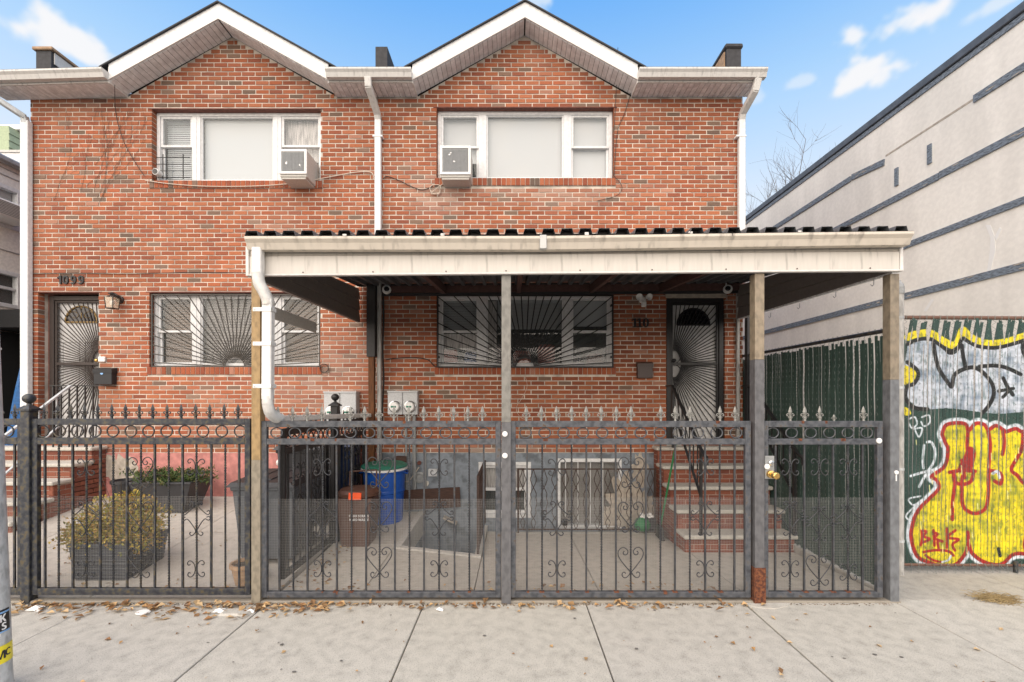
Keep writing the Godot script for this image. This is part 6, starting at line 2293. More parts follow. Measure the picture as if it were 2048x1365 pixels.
func yard_things() -> void:
	var o := thing("trash_bin", "large grey wheeled bin with a black ribbed lid, nearest the street by the dividing fence", "bin", Vector3(-2.58, 0.1, 1.72), "wheeled bins")
	wheelie_bin(o, Vector3(-2.60, 0.08, 1.86), 0.66, 0.70, 0.84, M.bin_grey, M.bin_black)
	o = thing("trash_bin", "black wheeled bin standing behind the large grey bin", "bin", Vector3(-2.62, 0.2, 0.95), "wheeled bins")
	wheelie_bin(o, Vector3(-2.66, 0.21, 0.92), 0.6, 0.66, 0.98, M.bin_black, M.bin_black)
	o = thing("trash_bin", "navy blue wheeled bin by the wall, rearmost along the dividing fence", "bin", Vector3(-2.5, 0.3, 0.38), "wheeled bins")
	wheelie_bin(o, Vector3(-2.50, 0.28, 0.36), 0.5, 0.5, 0.88, M.bin_navy, M.bin_navy)
	# brown bin with an orange tag
	o = thing("food_waste_bin", "small brown waste bin with a bright orange tag on its lid", "bin", Vector3(-1.9, 0.06, 1.3))
	var c := Vector3(-1.89, 0.03, 1.30)
	var m := MB.new()
	m.taper(c, 0.32, 0.32, 0.42, 0.42, 0.61)
	part("body", m, M.bin_brown, o)
	m = MB.new()
	m.lathe([Vector2(0.225, 0.0), Vector2(0.25, 0.0), Vector2(0.25, 0.04), Vector2(0.22, 0.075), Vector2(0.10, 0.095), Vector2(0, 0.095)], 20, Transform3D(Basis(), c + Vector3(0, 0.62, 0)))
	part("lid", m, M.bin_brown, o)
	m = MB.new()
	m.cbox(c + Vector3(0.03, 0.645, 0.245), Vector3(0.15, 0.085, 0.02), 0.004, Basis(Vector3.RIGHT, -0.15))
	part("orange_tag", m, M.orange_label, o)
	m = MB.new()
	m.tube([c + Vector3(-0.18, 0.6, -0.16), c + Vector3(-0.2, 0.86, -0.24), c + Vector3(0.14, 0.88, -0.24), c + Vector3(0.16, 0.6, -0.16)], 0.014, 6)
	part("handle", m, M.bin_brown, o)
	var txt := ["FOOD SCRAPS", "YARD WASTE"]
	for i in 2:
		var t := TextMesh.new()
		t.text = txt[i]
		var f := SystemFont.new()
		f.font_names = PackedStringArray(["Droid Sans"])
		f.font_weight = 700
		t.font = f
		t.font_size = 32
		t.depth = 0.02
		t.pixel_size = 0.01
		var bb := t.get_aabb()
		var k := 0.235 / bb.size.x
		var b := Basis(Vector3.RIGHT, -0.08).scaled(Vector3(k, k, 0.08))
		part("lettering", t, M.letter_white, o, Transform3D(b, c + Vector3(0.06, 0.40 - i * 0.045, 0.197) - b * bb.get_center()))
	# barrel
	o = thing("barrel", "round blue plastic barrel with a loose green lid against the grey plinth", "barrel", Vector3(-1.83, 0.08, 0.42))
	var xb := Transform3D(Basis.from_scale(Vector3(1, 0.95, 1)), Vector3(-1.83, 0.07, 0.42))
	m = MB.new()
	m.lathe([Vector2(0, 0), Vector2(0.245, 0), Vector2(0.255, 0.02), Vector2(0.275, 0.45), Vector2(0.285, 0.46), Vector2(0.285, 0.49), Vector2(0.28, 0.5), Vector2(0.295, 0.76), Vector2(0.31, 0.765), Vector2(0.31, 0.79), Vector2(0.29, 0.79)], 28, xb)
	part("drum", m, M.barrel_blue, o)
	for s in [-1.0, 1.0]:
		m = MB.new()
		m.tube([xb.origin + Vector3(s * 0.29, 0.72, 0.08), xb.origin + Vector3(s * 0.335, 0.70, 0.06), xb.origin + Vector3(s * 0.335, 0.70, -0.06), xb.origin + Vector3(s * 0.29, 0.72, -0.08)], 0.014, 6)
		part("handle", m, M.barrel_blue, o)
	m = MB.new()
	m.lathe([Vector2(0.31, 0.0), Vector2(0.325, 0.0), Vector2(0.325, 0.03), Vector2(0.0, 0.03)], 28, Transform3D(Basis(Vector3.RIGHT, 0.03), xb.origin + Vector3(0, 0.755, 0)))
	part("lid_ring", m, M.white_plastic, o)
	m = MB.new()
	m.lathe([Vector2(0.31, 0.03), Vector2(0.322, 0.032), Vector2(0.322, 0.052), Vector2(0.29, 0.07), Vector2(0.26, 0.062), Vector2(0.1, 0.09), Vector2(0.0, 0.092)], 28, Transform3D(Basis(Vector3.RIGHT, 0.03), xb.origin + Vector3(0, 0.76, 0)))
	part("lid", m, M.lid_green, o)
	m = MB.new()
	m.cbox(xb.origin + Vector3(-0.14, 0.3, 0.29), Vector3(0.16, 0.22, 0.006), 0.002, Basis(Vector3.UP, -0.45))
	part("green_label", m, M.green_label, o)
	# board leaning on the wall above the pit
	m = MB.new()
	m.cbox(Vector3(-1.24, 0.32, 0.085), Vector3(0.92, 0.30, 0.022), 0.003, Basis(Vector3.BACK, 0.055))
	solo("brown_board", m, M.brown_board, "dark brown board propped level against the grey plinth over the pit", "board")
	m = MB.new()
	m.cb(-1.78, -1.59, 0.70, 0.96, 0.03, 0.11, 0.004)
	solo("brown_panel_box", m, M.brown_board, "brown box fixed to the grey plinth above the blue barrel", "box")
	m = MB.new()
	m.cbox(Vector3(-0.93, 0.0, 0.10), Vector3(0.22, 0.025, 0.14), 0.003, Basis(Vector3.BACK, -0.45))
	solo("plywood_scrap", m, M.bare_stucco, "scrap of pale board at the head of the cellar pit", "board")
	# service pipes on the plinth
	o = thing("service_pipes", "grey conduit and small fittings on the plinth under the electric meters", "pipes", Vector3(-1.3, 0, 0.05))
	for q in [[829, 832, 1020, 0.024], [812, 830, 1000, 0.018], [851, 900, 1010, 0.010]]:
		m = MB.new()
		m.rod(at(q[0], q[1], 0.06), at(q[0] + 1, q[2], 0.06), q[3], 8)
		part("pipe", m, M.conduit, o)
	m = MB.new()
	m.cb(at(857, 0, 0.05).x, at(875, 0, 0.05).x, at(0, 953, 0.05).y, at(0, 938, 0.05).y, 0.026, 0.09, 0.006)
	part("junction_box", m, M.grey_box, o)
	for q in [[839, 926, 0.03, M.red_brown], [840, 955, 0.085, M.conduit], [853, 967, 0.04, M.beige_plastic]]:
		m = MB.new()
		m.lathe([Vector2(q[2], 0), Vector2(q[2], 0.03), Vector2(q[2] * 0.7, 0.035), Vector2(q[2] * 0.6, 0.02), Vector2(0, 0.02)], 16, Transform3D(Basis(Vector3.RIGHT, PI / 2), at(q[0], q[1], 0.026)))
		part("fitting", m, q[3], o)
	m = MB.new()
	m.tube(spline([at(806, 962, 0.06), at(815, 964, 0.08), at(824, 955, 0.07), at(838, 935, 0.06)], 5), 0.007, 6)
	part("hose", m, M.cable_pale, o)
	# planters and shrubs in the first yard
	o = thing("planter", "square grey ribbed planter holding the yellow leaved shrub", "planter", Vector3(-4.06, 0.05, 2.2), "planters in the first yard")
	c = Vector3(-4.06, 0.04, 2.20)
	m = MB.new()
	m.taper(c, 0.50, 0.46, 0.58, 0.52, 0.34)
	part("pot", m, M.planter, o)
	for k in 7:
		m = MB.new()
		m.cbox(c + Vector3(0, 0.03 + k * 0.044, 0), Vector3(0.518 + k * 0.0105, 0.02, 0.478 + k * 0.0078), 0.006)
		part("rib", m, M.planter, o)
	m = MB.new()
	m.cbox(c + Vector3(0, 0.35, 0), Vector3(0.61, 0.035, 0.55), 0.01)
	part("rim", m, M.planter, o)
	o = thing("shrub", "rounded shrub with small yellow and green leaves behind the dark fence", "shrub", c + Vector3(0, 0.4, 0), "potted shrubs")
	m = MB.new()
	for k in 40:
		var a := rng.randf() * TAU
		var d := Vector3(cos(a) * rng.randf_range(0.1, 0.5), rng.randf_range(0.15, 0.6), sin(a) * rng.randf_range(0.1, 0.4))
		m.tube([c + Vector3(0, 0.38, 0), c + Vector3(0, 0.38, 0) + d * 0.5 + Vector3(0, 0.05, 0), c + Vector3(0, 0.38, 0) + d], 0.006, 4, false, 0.002)
	part("stem", m, M.twig, o)
	m = MB.new()
	var ylw := [Color(0.58, 0.42, 0.08), Color(0.50, 0.38, 0.08), Color(0.40, 0.34, 0.06), Color(0.24, 0.25, 0.05), Color(0.55, 0.34, 0.10), Color(0.30, 0.28, 0.05), Color(0.45, 0.27, 0.08)]
	leaf_cloud(m, c + Vector3(0.0, 0.49, 0), Vector3(0.40, 0.28, 0.33), 5600, 0.029, ylw)
	leaf_cloud(m, c + Vector3(-0.27, 0.40, 0.10), Vector3(0.20, 0.18, 0.22), 1500, 0.029, ylw)
	leaf_cloud(m, c + Vector3(0.24, 0.42, 0.10), Vector3(0.20, 0.20, 0.22), 1500, 0.029, ylw)
	leaf_cloud(m, c + Vector3(0.06, 0.70, 0), Vector3(0.17, 0.13, 0.16), 420, 0.032, ylw)
	stuff(part("foliage", m, M.leaf, o))
	o = thing("planter", "low black tapered planter before the pink plinth, under a green juniper", "planter", Vector3(-4.8, 0.28, 0.55), "planters in the first yard")
	c = Vector3(-4.80, 0.25, 0.52)
	m = MB.new()
	m.taper(c, 0.56, 0.34, 0.84, 0.46, 0.42)
	part("pot", m, M.bin_black, o)
	m = MB.new()
	m.cbox(c + Vector3(0, 0.425, 0), Vector3(0.88, 0.03, 0.50), 0.01)
	part("rim", m, M.bin_black, o)
	o = thing("juniper", "spreading green juniper in the low black planter", "shrub", c + Vector3(0, 0.45, 0), "potted shrubs")
	m = MB.new()
	var grn := [Color(0.045, 0.085, 0.022), Color(0.07, 0.115, 0.03), Color(0.10, 0.14, 0.035), Color(0.03, 0.06, 0.02), Color(0.14, 0.13, 0.04)]
	for k in 90:
		var a := rng.randf() * TAU
		var reach := rng.randf_range(0.15, 0.62)
		var base := c + Vector3(rng.randf_range(-0.25, 0.25), 0.41, rng.randf_range(-0.12, 0.12))
		var tip := base + Vector3(cos(a) * reach, rng.randf_range(0.0, 0.20), sin(a) * reach * 0.5)
		for j in 26:
			var p := base.lerp(tip, pow(rng.randf(), 0.7))
			leaf_cloud(m, p, Vector3(0.025, 0.02, 0.025), 2, 0.05, grn, true)
	stuff(part("foliage", m, M.leaf, o))
	m = MB.new()
	for k in 30:
		var a := rng.randf() * TAU
		m.tube([c + Vector3(0, 0.45, 0), c + Vector3(cos(a) * 0.35, 0.55, sin(a) * 0.15)], 0.006, 4, false, 0.002)
	part("stem", m, M.twig, o)
	o = thing("planter", "small black round pot beside the brick stoop of number 1099", "planter", Vector3(-5.6, 0.3, 0.3), "planters in the first yard")
	m = MB.new()
	m.lathe([Vector2(0, 0), Vector2(0.115, 0), Vector2(0.15, 0.30), Vector2(0.165, 0.30), Vector2(0.165, 0.345), Vector2(0.145, 0.345), Vector2(0.14, 0.30), Vector2(0, 0.30)], 20, Transform3D(Basis(), Vector3(-5.66, 0.30, 0.30)))
	part("pot", m, M.bin_black, o)
	o = thing("terracotta_pot", "round terracotta pot of dry soil tucked behind the fence post", "planter", Vector3(-2.6, 0.04, 2.5), "planters in the first yard")
	m = MB.new()
	m.lathe([Vector2(0, 0), Vector2(0.095, 0), Vector2(0.125, 0.15), Vector2(0.13, 0.155), Vector2(0.145, 0.165), Vector2(0.145, 0.20), Vector2(0.125, 0.20), Vector2(0.118, 0.165), Vector2(0, 0.165)], 24, Transform3D(Basis(), Vector3(-2.60, 0.04, 2.47)))
	part("pot", m, M.terracotta, o)
	m = MB.new()
	m.lathe([Vector2(0.119, 0.17), Vector2(0.06, 0.18), Vector2(0, 0.178)], 16, Transform3D(Basis(), Vector3(-2.60, 0.04, 2.47)))
	part("dry_soil", m, M.soil, o)
	m = MB.new()
	m.rod(Vector3(-3.55, 0.86, 0.06), Vector3(-2.95, 0.86, 0.06), 0.045, 10)
	solo("white_pipe", m, M.pvc, "short white pipe lying along the pink plinth behind the bins", "pipe")
	# cleaning things by the carport steps
	o = thing("broom", "green handled broom leaning on the flank of the carport steps", "broom", Vector3(2.06, -0.08, 0.6))
	m = MB.new()
	m.rod(Vector3(2.10, 1.24, 1.10), Vector3(2.05, 0.06, 0.66), 0.013, 8)
	part("handle", m, M.green_handle, o)
	m = MB.new()
	m.taper(Vector3(2.05, -0.1, 0.64), 0.05, 0.26, 0.03, 0.18, 0.17)
	part("bristles", m, M.black_beam, o)
	o = thing("green_bag", "small green and black bag with a crumpled white top by the carport steps", "bag", Vector3(1.98, -0.12, 0.33))
	m = MB.new()
	m.ball(Vector3(1.90, 0.0, 0.32), 0.12, 12, 0.9)
	part("green_half", m, M.green_handle, o)
	m = MB.new()
	m.cbox(Vector3(2.0, 0.0, 0.30), Vector3(0.19, 0.21, 0.16), 0.05)
	part("black_half", m, M.bin_black, o)
	m = MB.new()
	for k in 9: m.ball(Vector3(1.88 + k * 0.02, 0.12 + 0.02 * sin(k * 2.0), 0.31 + 0.03 * cos(k * 3.0)), 0.03, 7, 0.7)
	part("white_top", m, M.paper, o)

# ---------- fittings on the walls, cables, litter

func air_conditioner(o: Node3D, x0: float, x1: float, y0: float, y1: float, z1: float, dirt: int) -> void:
	var m := MB.new()
	m.cb(x0, x1, y0, y1, -0.12, z1 - 0.02, 0.012)
	part("case", m, M.beige_plastic, o)
	m = MB.new()
	frame_of(m, x0 - 0.005, x1 + 0.005, y0 + 0.04, y1 + 0.005, z1 - 0.02, z1, 0.035)
	part("bezel", m, M.white_plastic, o)
	m = MB.new()
	var y := y0 + 0.085
	while y < y1 - 0.045:
		m.box(Vector3((x0 + x1) * 0.5, y, z1 - 0.012), Vector3(x1 - x0 - 0.07, 0.006, 0.012), Basis(Vector3.RIGHT, 0.5))
		y += 0.0125
	var x := x0 + 0.045
	while x < x1 - 0.04:
		m.bx(x, x + 0.002, y0 + 0.08, y1 - 0.035, z1 - 0.006, z1 - 0.004)
		x += 0.02
	stuff(part("grille", m, M.grey_box, o))
	m = MB.new()
	m.bx(x0 + 0.03, x1 - 0.03, y0 + 0.07, y1 - 0.03, z1 - 0.03, z1 - 0.018)
	part("coil", m, M.flashing, o)
	m = MB.new()
	for i in dirt:
		var p := Vector2(lerpf(x0 + 0.08, x1 - 0.08, rng.randf()), lerpf(y0 + 0.12, y1 - 0.07, rng.randf()))
		var poly := PackedVector2Array()
		for k in 7: poly.append(p + Vector2(cos(TAU * k / 7), sin(TAU * k / 7) * 1.3) * rng.randf_range(0.004, 0.02))
		m.prism(poly, z1 - 0.004, z1 - 0.001)
	stuff(part("peeling_flake", m, M.white_plastic, o))
	m = MB.new()
	m.cb(x0 + 0.02, x1 - 0.02, y0 - 0.025, y0 - 0.001, -0.02, z1 - 0.03, 0.006)
	part("tray", m, M.beige_plastic, o)

func meter_bank(o: Node3D, px0: float, px1: float, py0: float, py1: float, z: float) -> void:
	var a := at(px0, py1, z)
	var b := at(px1, py0, z)
	var mid := (a.x + b.x) * 0.5
	for k in 2:
		var x0 := a.x if k == 0 else mid + 0.003
		var x1 := mid - 0.003 if k == 0 else b.x
		var m := MB.new()
		m.cb(x0, x1, a.y, b.y, 0.002, z, 0.008)
		part("case", m, M.grey_box, o)
		var c := Vector3((x0 + x1) * 0.5, lerpf(a.y, b.y, 0.34), z)
		var turn := Basis(Vector3.RIGHT, PI / 2)
		m = MB.new()
		m.lathe([Vector2(0.09, 0), Vector2(0.09, 0.015), Vector2(0.08, 0.02), Vector2(0.078, 0.0)], 20, Transform3D(turn, c))
		part("meter_ring", m, M.chrome, o)
		m = MB.new()
		m.lathe([Vector2(0.075, 0), Vector2(0.072, 0.05), Vector2(0.06, 0.065), Vector2(0, 0.068)], 20, Transform3D(turn, c))
		part("meter", m, M.white_plastic, o)
		m = MB.new()
		m.bx(c.x - 0.045, c.x + 0.03, c.y - 0.012, c.y + 0.014, z + 0.06, z + 0.071)
		part("meter_dial", m, M.lid_green, o)
	var m := MB.new()
	m.cb(a.x - 0.006, b.x + 0.006, b.y - 0.02, b.y + 0.006, 0.002, z + 0.012, 0.004)
	part("hood", m, M.grey_box, o)
	m = MB.new()
	m.rod(Vector3(b.x - 0.07, a.y, 0.05), Vector3(b.x - 0.07, 0.4, 0.05), 0.026, 8)
	part("conduit", m, M.conduit, o)

func dome_camera(o: Node3D, c: Vector3, yaw: float) -> void:
	var b := Basis(Vector3.UP, yaw) * Basis(Vector3.RIGHT, PI / 2 - 0.2)
	var m := MB.new()
	m.lathe([Vector2(0, -0.06), Vector2(0.055, -0.06), Vector2(0.066, -0.03), Vector2(0.066, 0.0), Vector2(0.058, 0.014), Vector2(0.04, 0.016)], 18, Transform3D(b, c))
	part("housing", m, M.white_plastic, o)
	m = MB.new()
	m.lathe([Vector2(0.042, 0.012), Vector2(0.03, 0.028), Vector2(0, 0.034)], 16, Transform3D(b, c))
	part("lens", m, M.lens, o)
	m = MB.new()
	m.rod(c + Vector3(0, 0.02, -0.05), c + Vector3(0, 0.10, -0.07), 0.02, 8)
	part("mount", m, M.white_plastic, o)

func cable(label: String, pts: Array, z: float, r: float, mat: Material) -> void:
	var line := []
	for q in pts: line.append(at(q[0], q[1], z if q.size() < 3 else q[2]))
	var m := MB.new()
	m.tube(spline(line, 5), r, 5)
	solo("cable", m, mat, label, "cable", "cables on the house fronts")

func small_things() -> void:
	var o := thing("air_conditioner", "beige air conditioner in the upper window of number 1099, over the sagging pale cable", "air conditioner", Vector3(-3.3, 5.2, 0), "window air conditioners")
	air_conditioner(o, (560 - 1024) / 137.0, (614 - 1024) / 137.0, 1.85 + (795 - 355) / 137.0, 1.85 + (795 - 301) / 137.0, 0.33, 2)
	o = thing("air_conditioner", "air conditioner with a flaking grille in the upper window over the carport", "air conditioner", Vector3(-0.9, 5.2, 0), "window air conditioners")
	air_conditioner(o, (881 - 1024) / 136.0, (941 - 1024) / 136.0, 1.85 + (795 - 356) / 136.0, 1.85 + (795 - 294) / 136.0, 0.28, 3)
	var cam := MB.new()
	cam.lathe([Vector2(0, -0.03), Vector2(0.05, -0.03), Vector2(0.05, 0.06), Vector2(0.042, 0.065)], 16, Transform3D(Basis(Vector3.RIGHT, PI / 2), at(316, 347, -0.02)))
	o = thing("security_camera", "small round camera on the sill of the upper window of number 1099", "camera", at(316, 347, -0.05), "security cameras")
	part("housing", cam, M.white_plastic, o)
	cam = MB.new()
	cam.lathe([Vector2(0.042, 0.062), Vector2(0, 0.066)], 14, Transform3D(Basis(Vector3.RIGHT, PI / 2), at(316, 347, -0.02)))
	part("lens", cam, M.lens, o)
	o = thing("security_camera", "white dome camera under the carport beside the pale downspout", "camera", at(773, 578, 0.14), "security cameras")
	dome_camera(o, at(773, 579, 0.16), 0.25)
	o = thing("security_camera", "white dome camera under the carport above the black sunburst door", "camera", at(1456, 578, 0.14), "security cameras")
	dome_camera(o, at(1456, 578, 0.16), -0.35)
	o = thing("meter_box", "double electric meter box on number 1099 behind the fence between the yards", "meter", at(680, 810, 0.1), "electric meters")
	meter_bank(o, 647, 712, 784, 846, 0.16)
	o = thing("meter_box", "double electric meter box under the carport beside the pale downspout", "meter", at(805, 810, 0.1), "electric meters")
	meter_bank(o, 775, 835, 783, 830, 0.13)
	# lantern by the first door
	o = thing("wall_lantern", "old brass lantern with square glass beside the brown sunburst door", "lamp", at(228, 603, 0.1))
	var m := MB.new()
	m.lathe([Vector2(0, 0), Vector2(0.06, 0), Vector2(0.055, 0.02), Vector2(0.02, 0.03), Vector2(0.02, 0.06), Vector2(0, 0.06)], 14, Transform3D(Basis(Vector3.RIGHT, PI / 2), at(240, 600, 0.0)))
	m.tube([at(240, 600, 0.05), at(238, 594, 0.11), at(230, 589, 0.14), at(224, 590, 0.14)], 0.018, 8)
	part("arm", m, M.brown_iron, o)
	var lc := at(224, 591, 0.14)
	m = MB.new()
	m.lathe([Vector2(0.0, 0.05), Vector2(0.015, 0.045), Vector2(0.05, 0.03), Vector2(0.052, 0.02), Vector2(0.02, 0.012), Vector2(0.075, -0.03), Vector2(0, -0.03)], 10, Transform3D(Basis(), lc))
	part("roof", m, M.brown_iron, o)
	m = MB.new()
	m.taper(lc + Vector3(0, -0.19, 0), 0.10, 0.10, 0.125, 0.125, 0.155)
	part("glass", m, M.lamp_glass, o)
	m = MB.new()
	for s in [-1.0, 1.0]:
		for q in [-1.0, 1.0]: m.bar(lc + Vector3(0.051 * s, -0.195, 0.051 * q), lc + Vector3(0.064 * s, -0.03, 0.064 * q), 0.009, 0.009)
	m.cbox(lc + Vector3(0, -0.197, 0), Vector3(0.115, 0.012, 0.115), 0.003)
	part("cage", m, M.brown_iron, o)
	m = MB.new()
	m.ball(lc + Vector3(0, -0.11, 0), 0.03, 10, 1.3)
	part("bulb", m, M.paper, o)
	# floodlight by the second door
	o = thing("floodlight", "white double floodlight with a motion sensor on the wall above number 110", "lamp", at(1284, 598, 0.05))
	var fc := at(1285, 600, 0.03)
	m = MB.new()
	m.lathe([Vector2(0, -0.03), Vector2(0.05, -0.03), Vector2(0.055, 0.0), Vector2(0.03, 0.02), Vector2(0, 0.02)], 14, Transform3D(Basis(Vector3.RIGHT, PI / 2), fc))
	part("base", m, M.white_plastic, o)
	for s in [-1.0, 1.0]:
		m = MB.new()
		m.lathe([Vector2(0.0, -0.04), Vector2(0.028, -0.03), Vector2(0.034, 0.0), Vector2(0.05, 0.05), Vector2(0.046, 0.05), Vector2(0.0, 0.02)], 14, Transform3D(Basis(Vector3.BACK, s * 0.9) * Basis(Vector3.RIGHT, PI / 2 + 0.3), fc + Vector3(s * 0.065, 0.03, 0.06)))
		part("lamp_head", m, M.white_plastic, o)
	m = MB.new()
	m.cbox(fc + Vector3(0.005, -0.075, 0.05), Vector3(0.07, 0.085, 0.06), 0.012)
	part("sensor", m, M.white_plastic, o)
	# mailboxes
	o = thing("mailbox", "black slanted metal mailbox beside the brown sunburst door", "mailbox", at(217, 754, 0.05), "wall mailboxes")
	mailbox(o, at(198, 770, 0.0), at(234, 736, 0.0), 0.13, M.black_metal)
	m = MB.new()
	m.lathe([Vector2(0.022, 0), Vector2(0.022, 0.004), Vector2(0, 0.004)], 14, Transform3D(Basis(Vector3.RIGHT, PI / 2), at(203, 747, 0.10)))
	part("sticker", m, M.sticker_blue, o)
	m = MB.new()
	m.cb(at(199, 0, 0).x, at(212, 0, 0).x, at(0, 724, 0).y, at(0, 714, 0).y, 0.004, 0.03, 0.003)
	solo("doorbell", m, M.white_plastic, "small doorbell button above the black mailbox", "doorbell")
	o = thing("mailbox", "brown metal mailbox on the brick wall left of the black sunburst door", "mailbox", at(1288, 740, 0.05), "wall mailboxes")
	mailbox(o, at(1273, 757, 0.0), at(1303, 724, 0.0), 0.10, M.brown_metal)
	# cables
	cable("thin dark cable running level above the digits 1099", [[66, 548], [150, 547], [260, 548], [380, 545], [498, 546]], 0.014, 0.005, M.cable_dark)
	cable("pale cable sagging under the upper window of number 1099", [[290, 361, 0.03], [340, 368, 0.03], [420, 373, 0.035], [520, 372, 0.035], [600, 365, 0.03], [660, 354, 0.02], [710, 345, 0.02], [742, 345, 0.02], [747, 360, 0.02]], 0.02, 0.007, M.cable_pale)
	cable("dark cable hanging from the gable eave to the upper window of number 1099", [[229, 170, 0.3], [230, 215, 0.03], [236, 250, 0.02], [250, 290, 0.02], [270, 325, 0.02], [288, 352, 0.02]], 0.02, 0.0045, M.cable_dark)
	cable("dark cable crossing the bricks from the middle downspout to the pale coil", [[766, 358], [775, 353], [800, 362], [820, 372], [845, 380], [866, 372]], 0.016, 0.006, M.cable_dark)
	var coil := []
	for k in 30:
		var a := k * 0.52
		coil.append([871 + cos(a) * (9 + k % 4), 379 + sin(a) * (9 + k % 3), 0.02 + 0.0008 * k])
	coil.append([890, 366, 0.03])
	coil.append([908, 368, 0.02])
	coil.append([928, 378, 0.02])
	cable("loose coil of pale cable below the flaking air conditioner", coil, 0.03, 0.0055, M.cable_pale)
	cable("dark cable dropping from the gable past the upper window over the carport", [[1236, 95, 0.33], [1233, 170, 0.03], [1231, 215, 0.02], [1227, 290, 0.02], [1226, 345, 0.02], [1240, 365, 0.02], [1244, 378, 0.02], [1232, 392, 0.02], [1195, 402, 0.02]], 0.02, 0.0045, M.cable_dark)
	cable("dark cable looping down beside the upper window over the carport", [[1272, 150, 0.3], [1262, 185, 0.03], [1250, 225, 0.016], [1236, 260, 0.016], [1231, 310, 0.016], [1229, 350, 0.016]], 0.02, 0.0045, M.cable_dark)
	cable("black cable along the bricks under the carport to the ray barred window", [[772, 720], [790, 717], [830, 716], [855, 720], [868, 732], [876, 735]], 0.016, 0.007, M.cable_dark)
	cable("thick black cable down the corner beside the pale downspout under the carport", [[766, 580], [767, 640], [765, 700], [767, 760], [764, 830], [766, 890]], 0.03, 0.014, M.cable_dark)
	cable("thin pale string dangling below the ray barred window under the carport", [[1051, 755], [1054, 775], [1042, 800], [1034, 812], [1034, 825], [1045, 838], [1062, 840]], 0.02, 0.003, M.cable_pale)
	var loop := []
	for k in 26: loop.append([648 + cos(k * 0.55) * 8.5, 737 + sin(k * 0.55) * 8.5, 0.015 + 0.001 * k])
	cable("small black cable loop on the bricks below the ray barred window of number 1099", loop, 0.02, 0.0055, M.cable_dark)
	# dried creeper under the eave
	var v := MB.new()
	var keep := rng.state
	rng.seed = 41
	for k in 12:
		var p := Vector2(rng.randf_range(95, 215), rng.randf_range(370, 412)) if k < 8 else Vector2(rng.randf_range(160, 280), rng.randf_range(280, 340))
		var pts := [at(p.x, p.y, 0.006)]
		var a := rng.randf_range(-1.5, -0.6)
		for j in 12:
			a += rng.randf_range(-0.22, 0.2)
			p += Vector2(cos(a), sin(a)) * rng.randf_range(12, 19)
			if p.y < 214 or p.x > 292: break
			pts.append(at(p.x, p.y, 0.006))
			if rng.randf() < 0.6:
				var e := p
				var tw := [at(e.x, e.y, 0.006)]
				var b := a + rng.randf_range(-0.9, 0.9)
				for i in 4:
					e += Vector2(cos(b), sin(b)) * 9
					b += rng.randf_range(-0.3, 0.3)
					if e.y > 212 and e.x < 295: tw.append(at(e.x, e.y, 0.006))
				v.tube(tw, 0.0012, 3)
		v.tube(pts, 0.0021, 4, false, 0.001)
	rng.state = keep
	stuff(solo("dead_creeper", v, M.twig, "dried creeper stems clinging to the bricks under the eave of number 1099", "plant"))
	street_pole()
	litter()

func mailbox(o: Node3D, a: Vector3, b: Vector3, d: float, mat: Material) -> void:
	var m := MB.new()
	m.cb(a.x, b.x, a.y, b.y - 0.05, 0.006, d * 0.75, 0.006)
	part("box", m, mat, o)
	m = MB.new()
	m.hexa([Vector3(a.x - 0.006, b.y - 0.085, 0.004), Vector3(b.x + 0.006, b.y - 0.085, 0.004), Vector3(b.x + 0.006, b.y - 0.085, d * 0.8), Vector3(a.x - 0.006, b.y - 0.085, d * 0.8), Vector3(a.x - 0.006, b.y, 0.004), Vector3(b.x + 0.006, b.y, 0.004), Vector3(b.x + 0.006, b.y - 0.03, d * 0.82), Vector3(a.x - 0.006, b.y - 0.03, d * 0.82)])
	part("flap", m, mat, o)

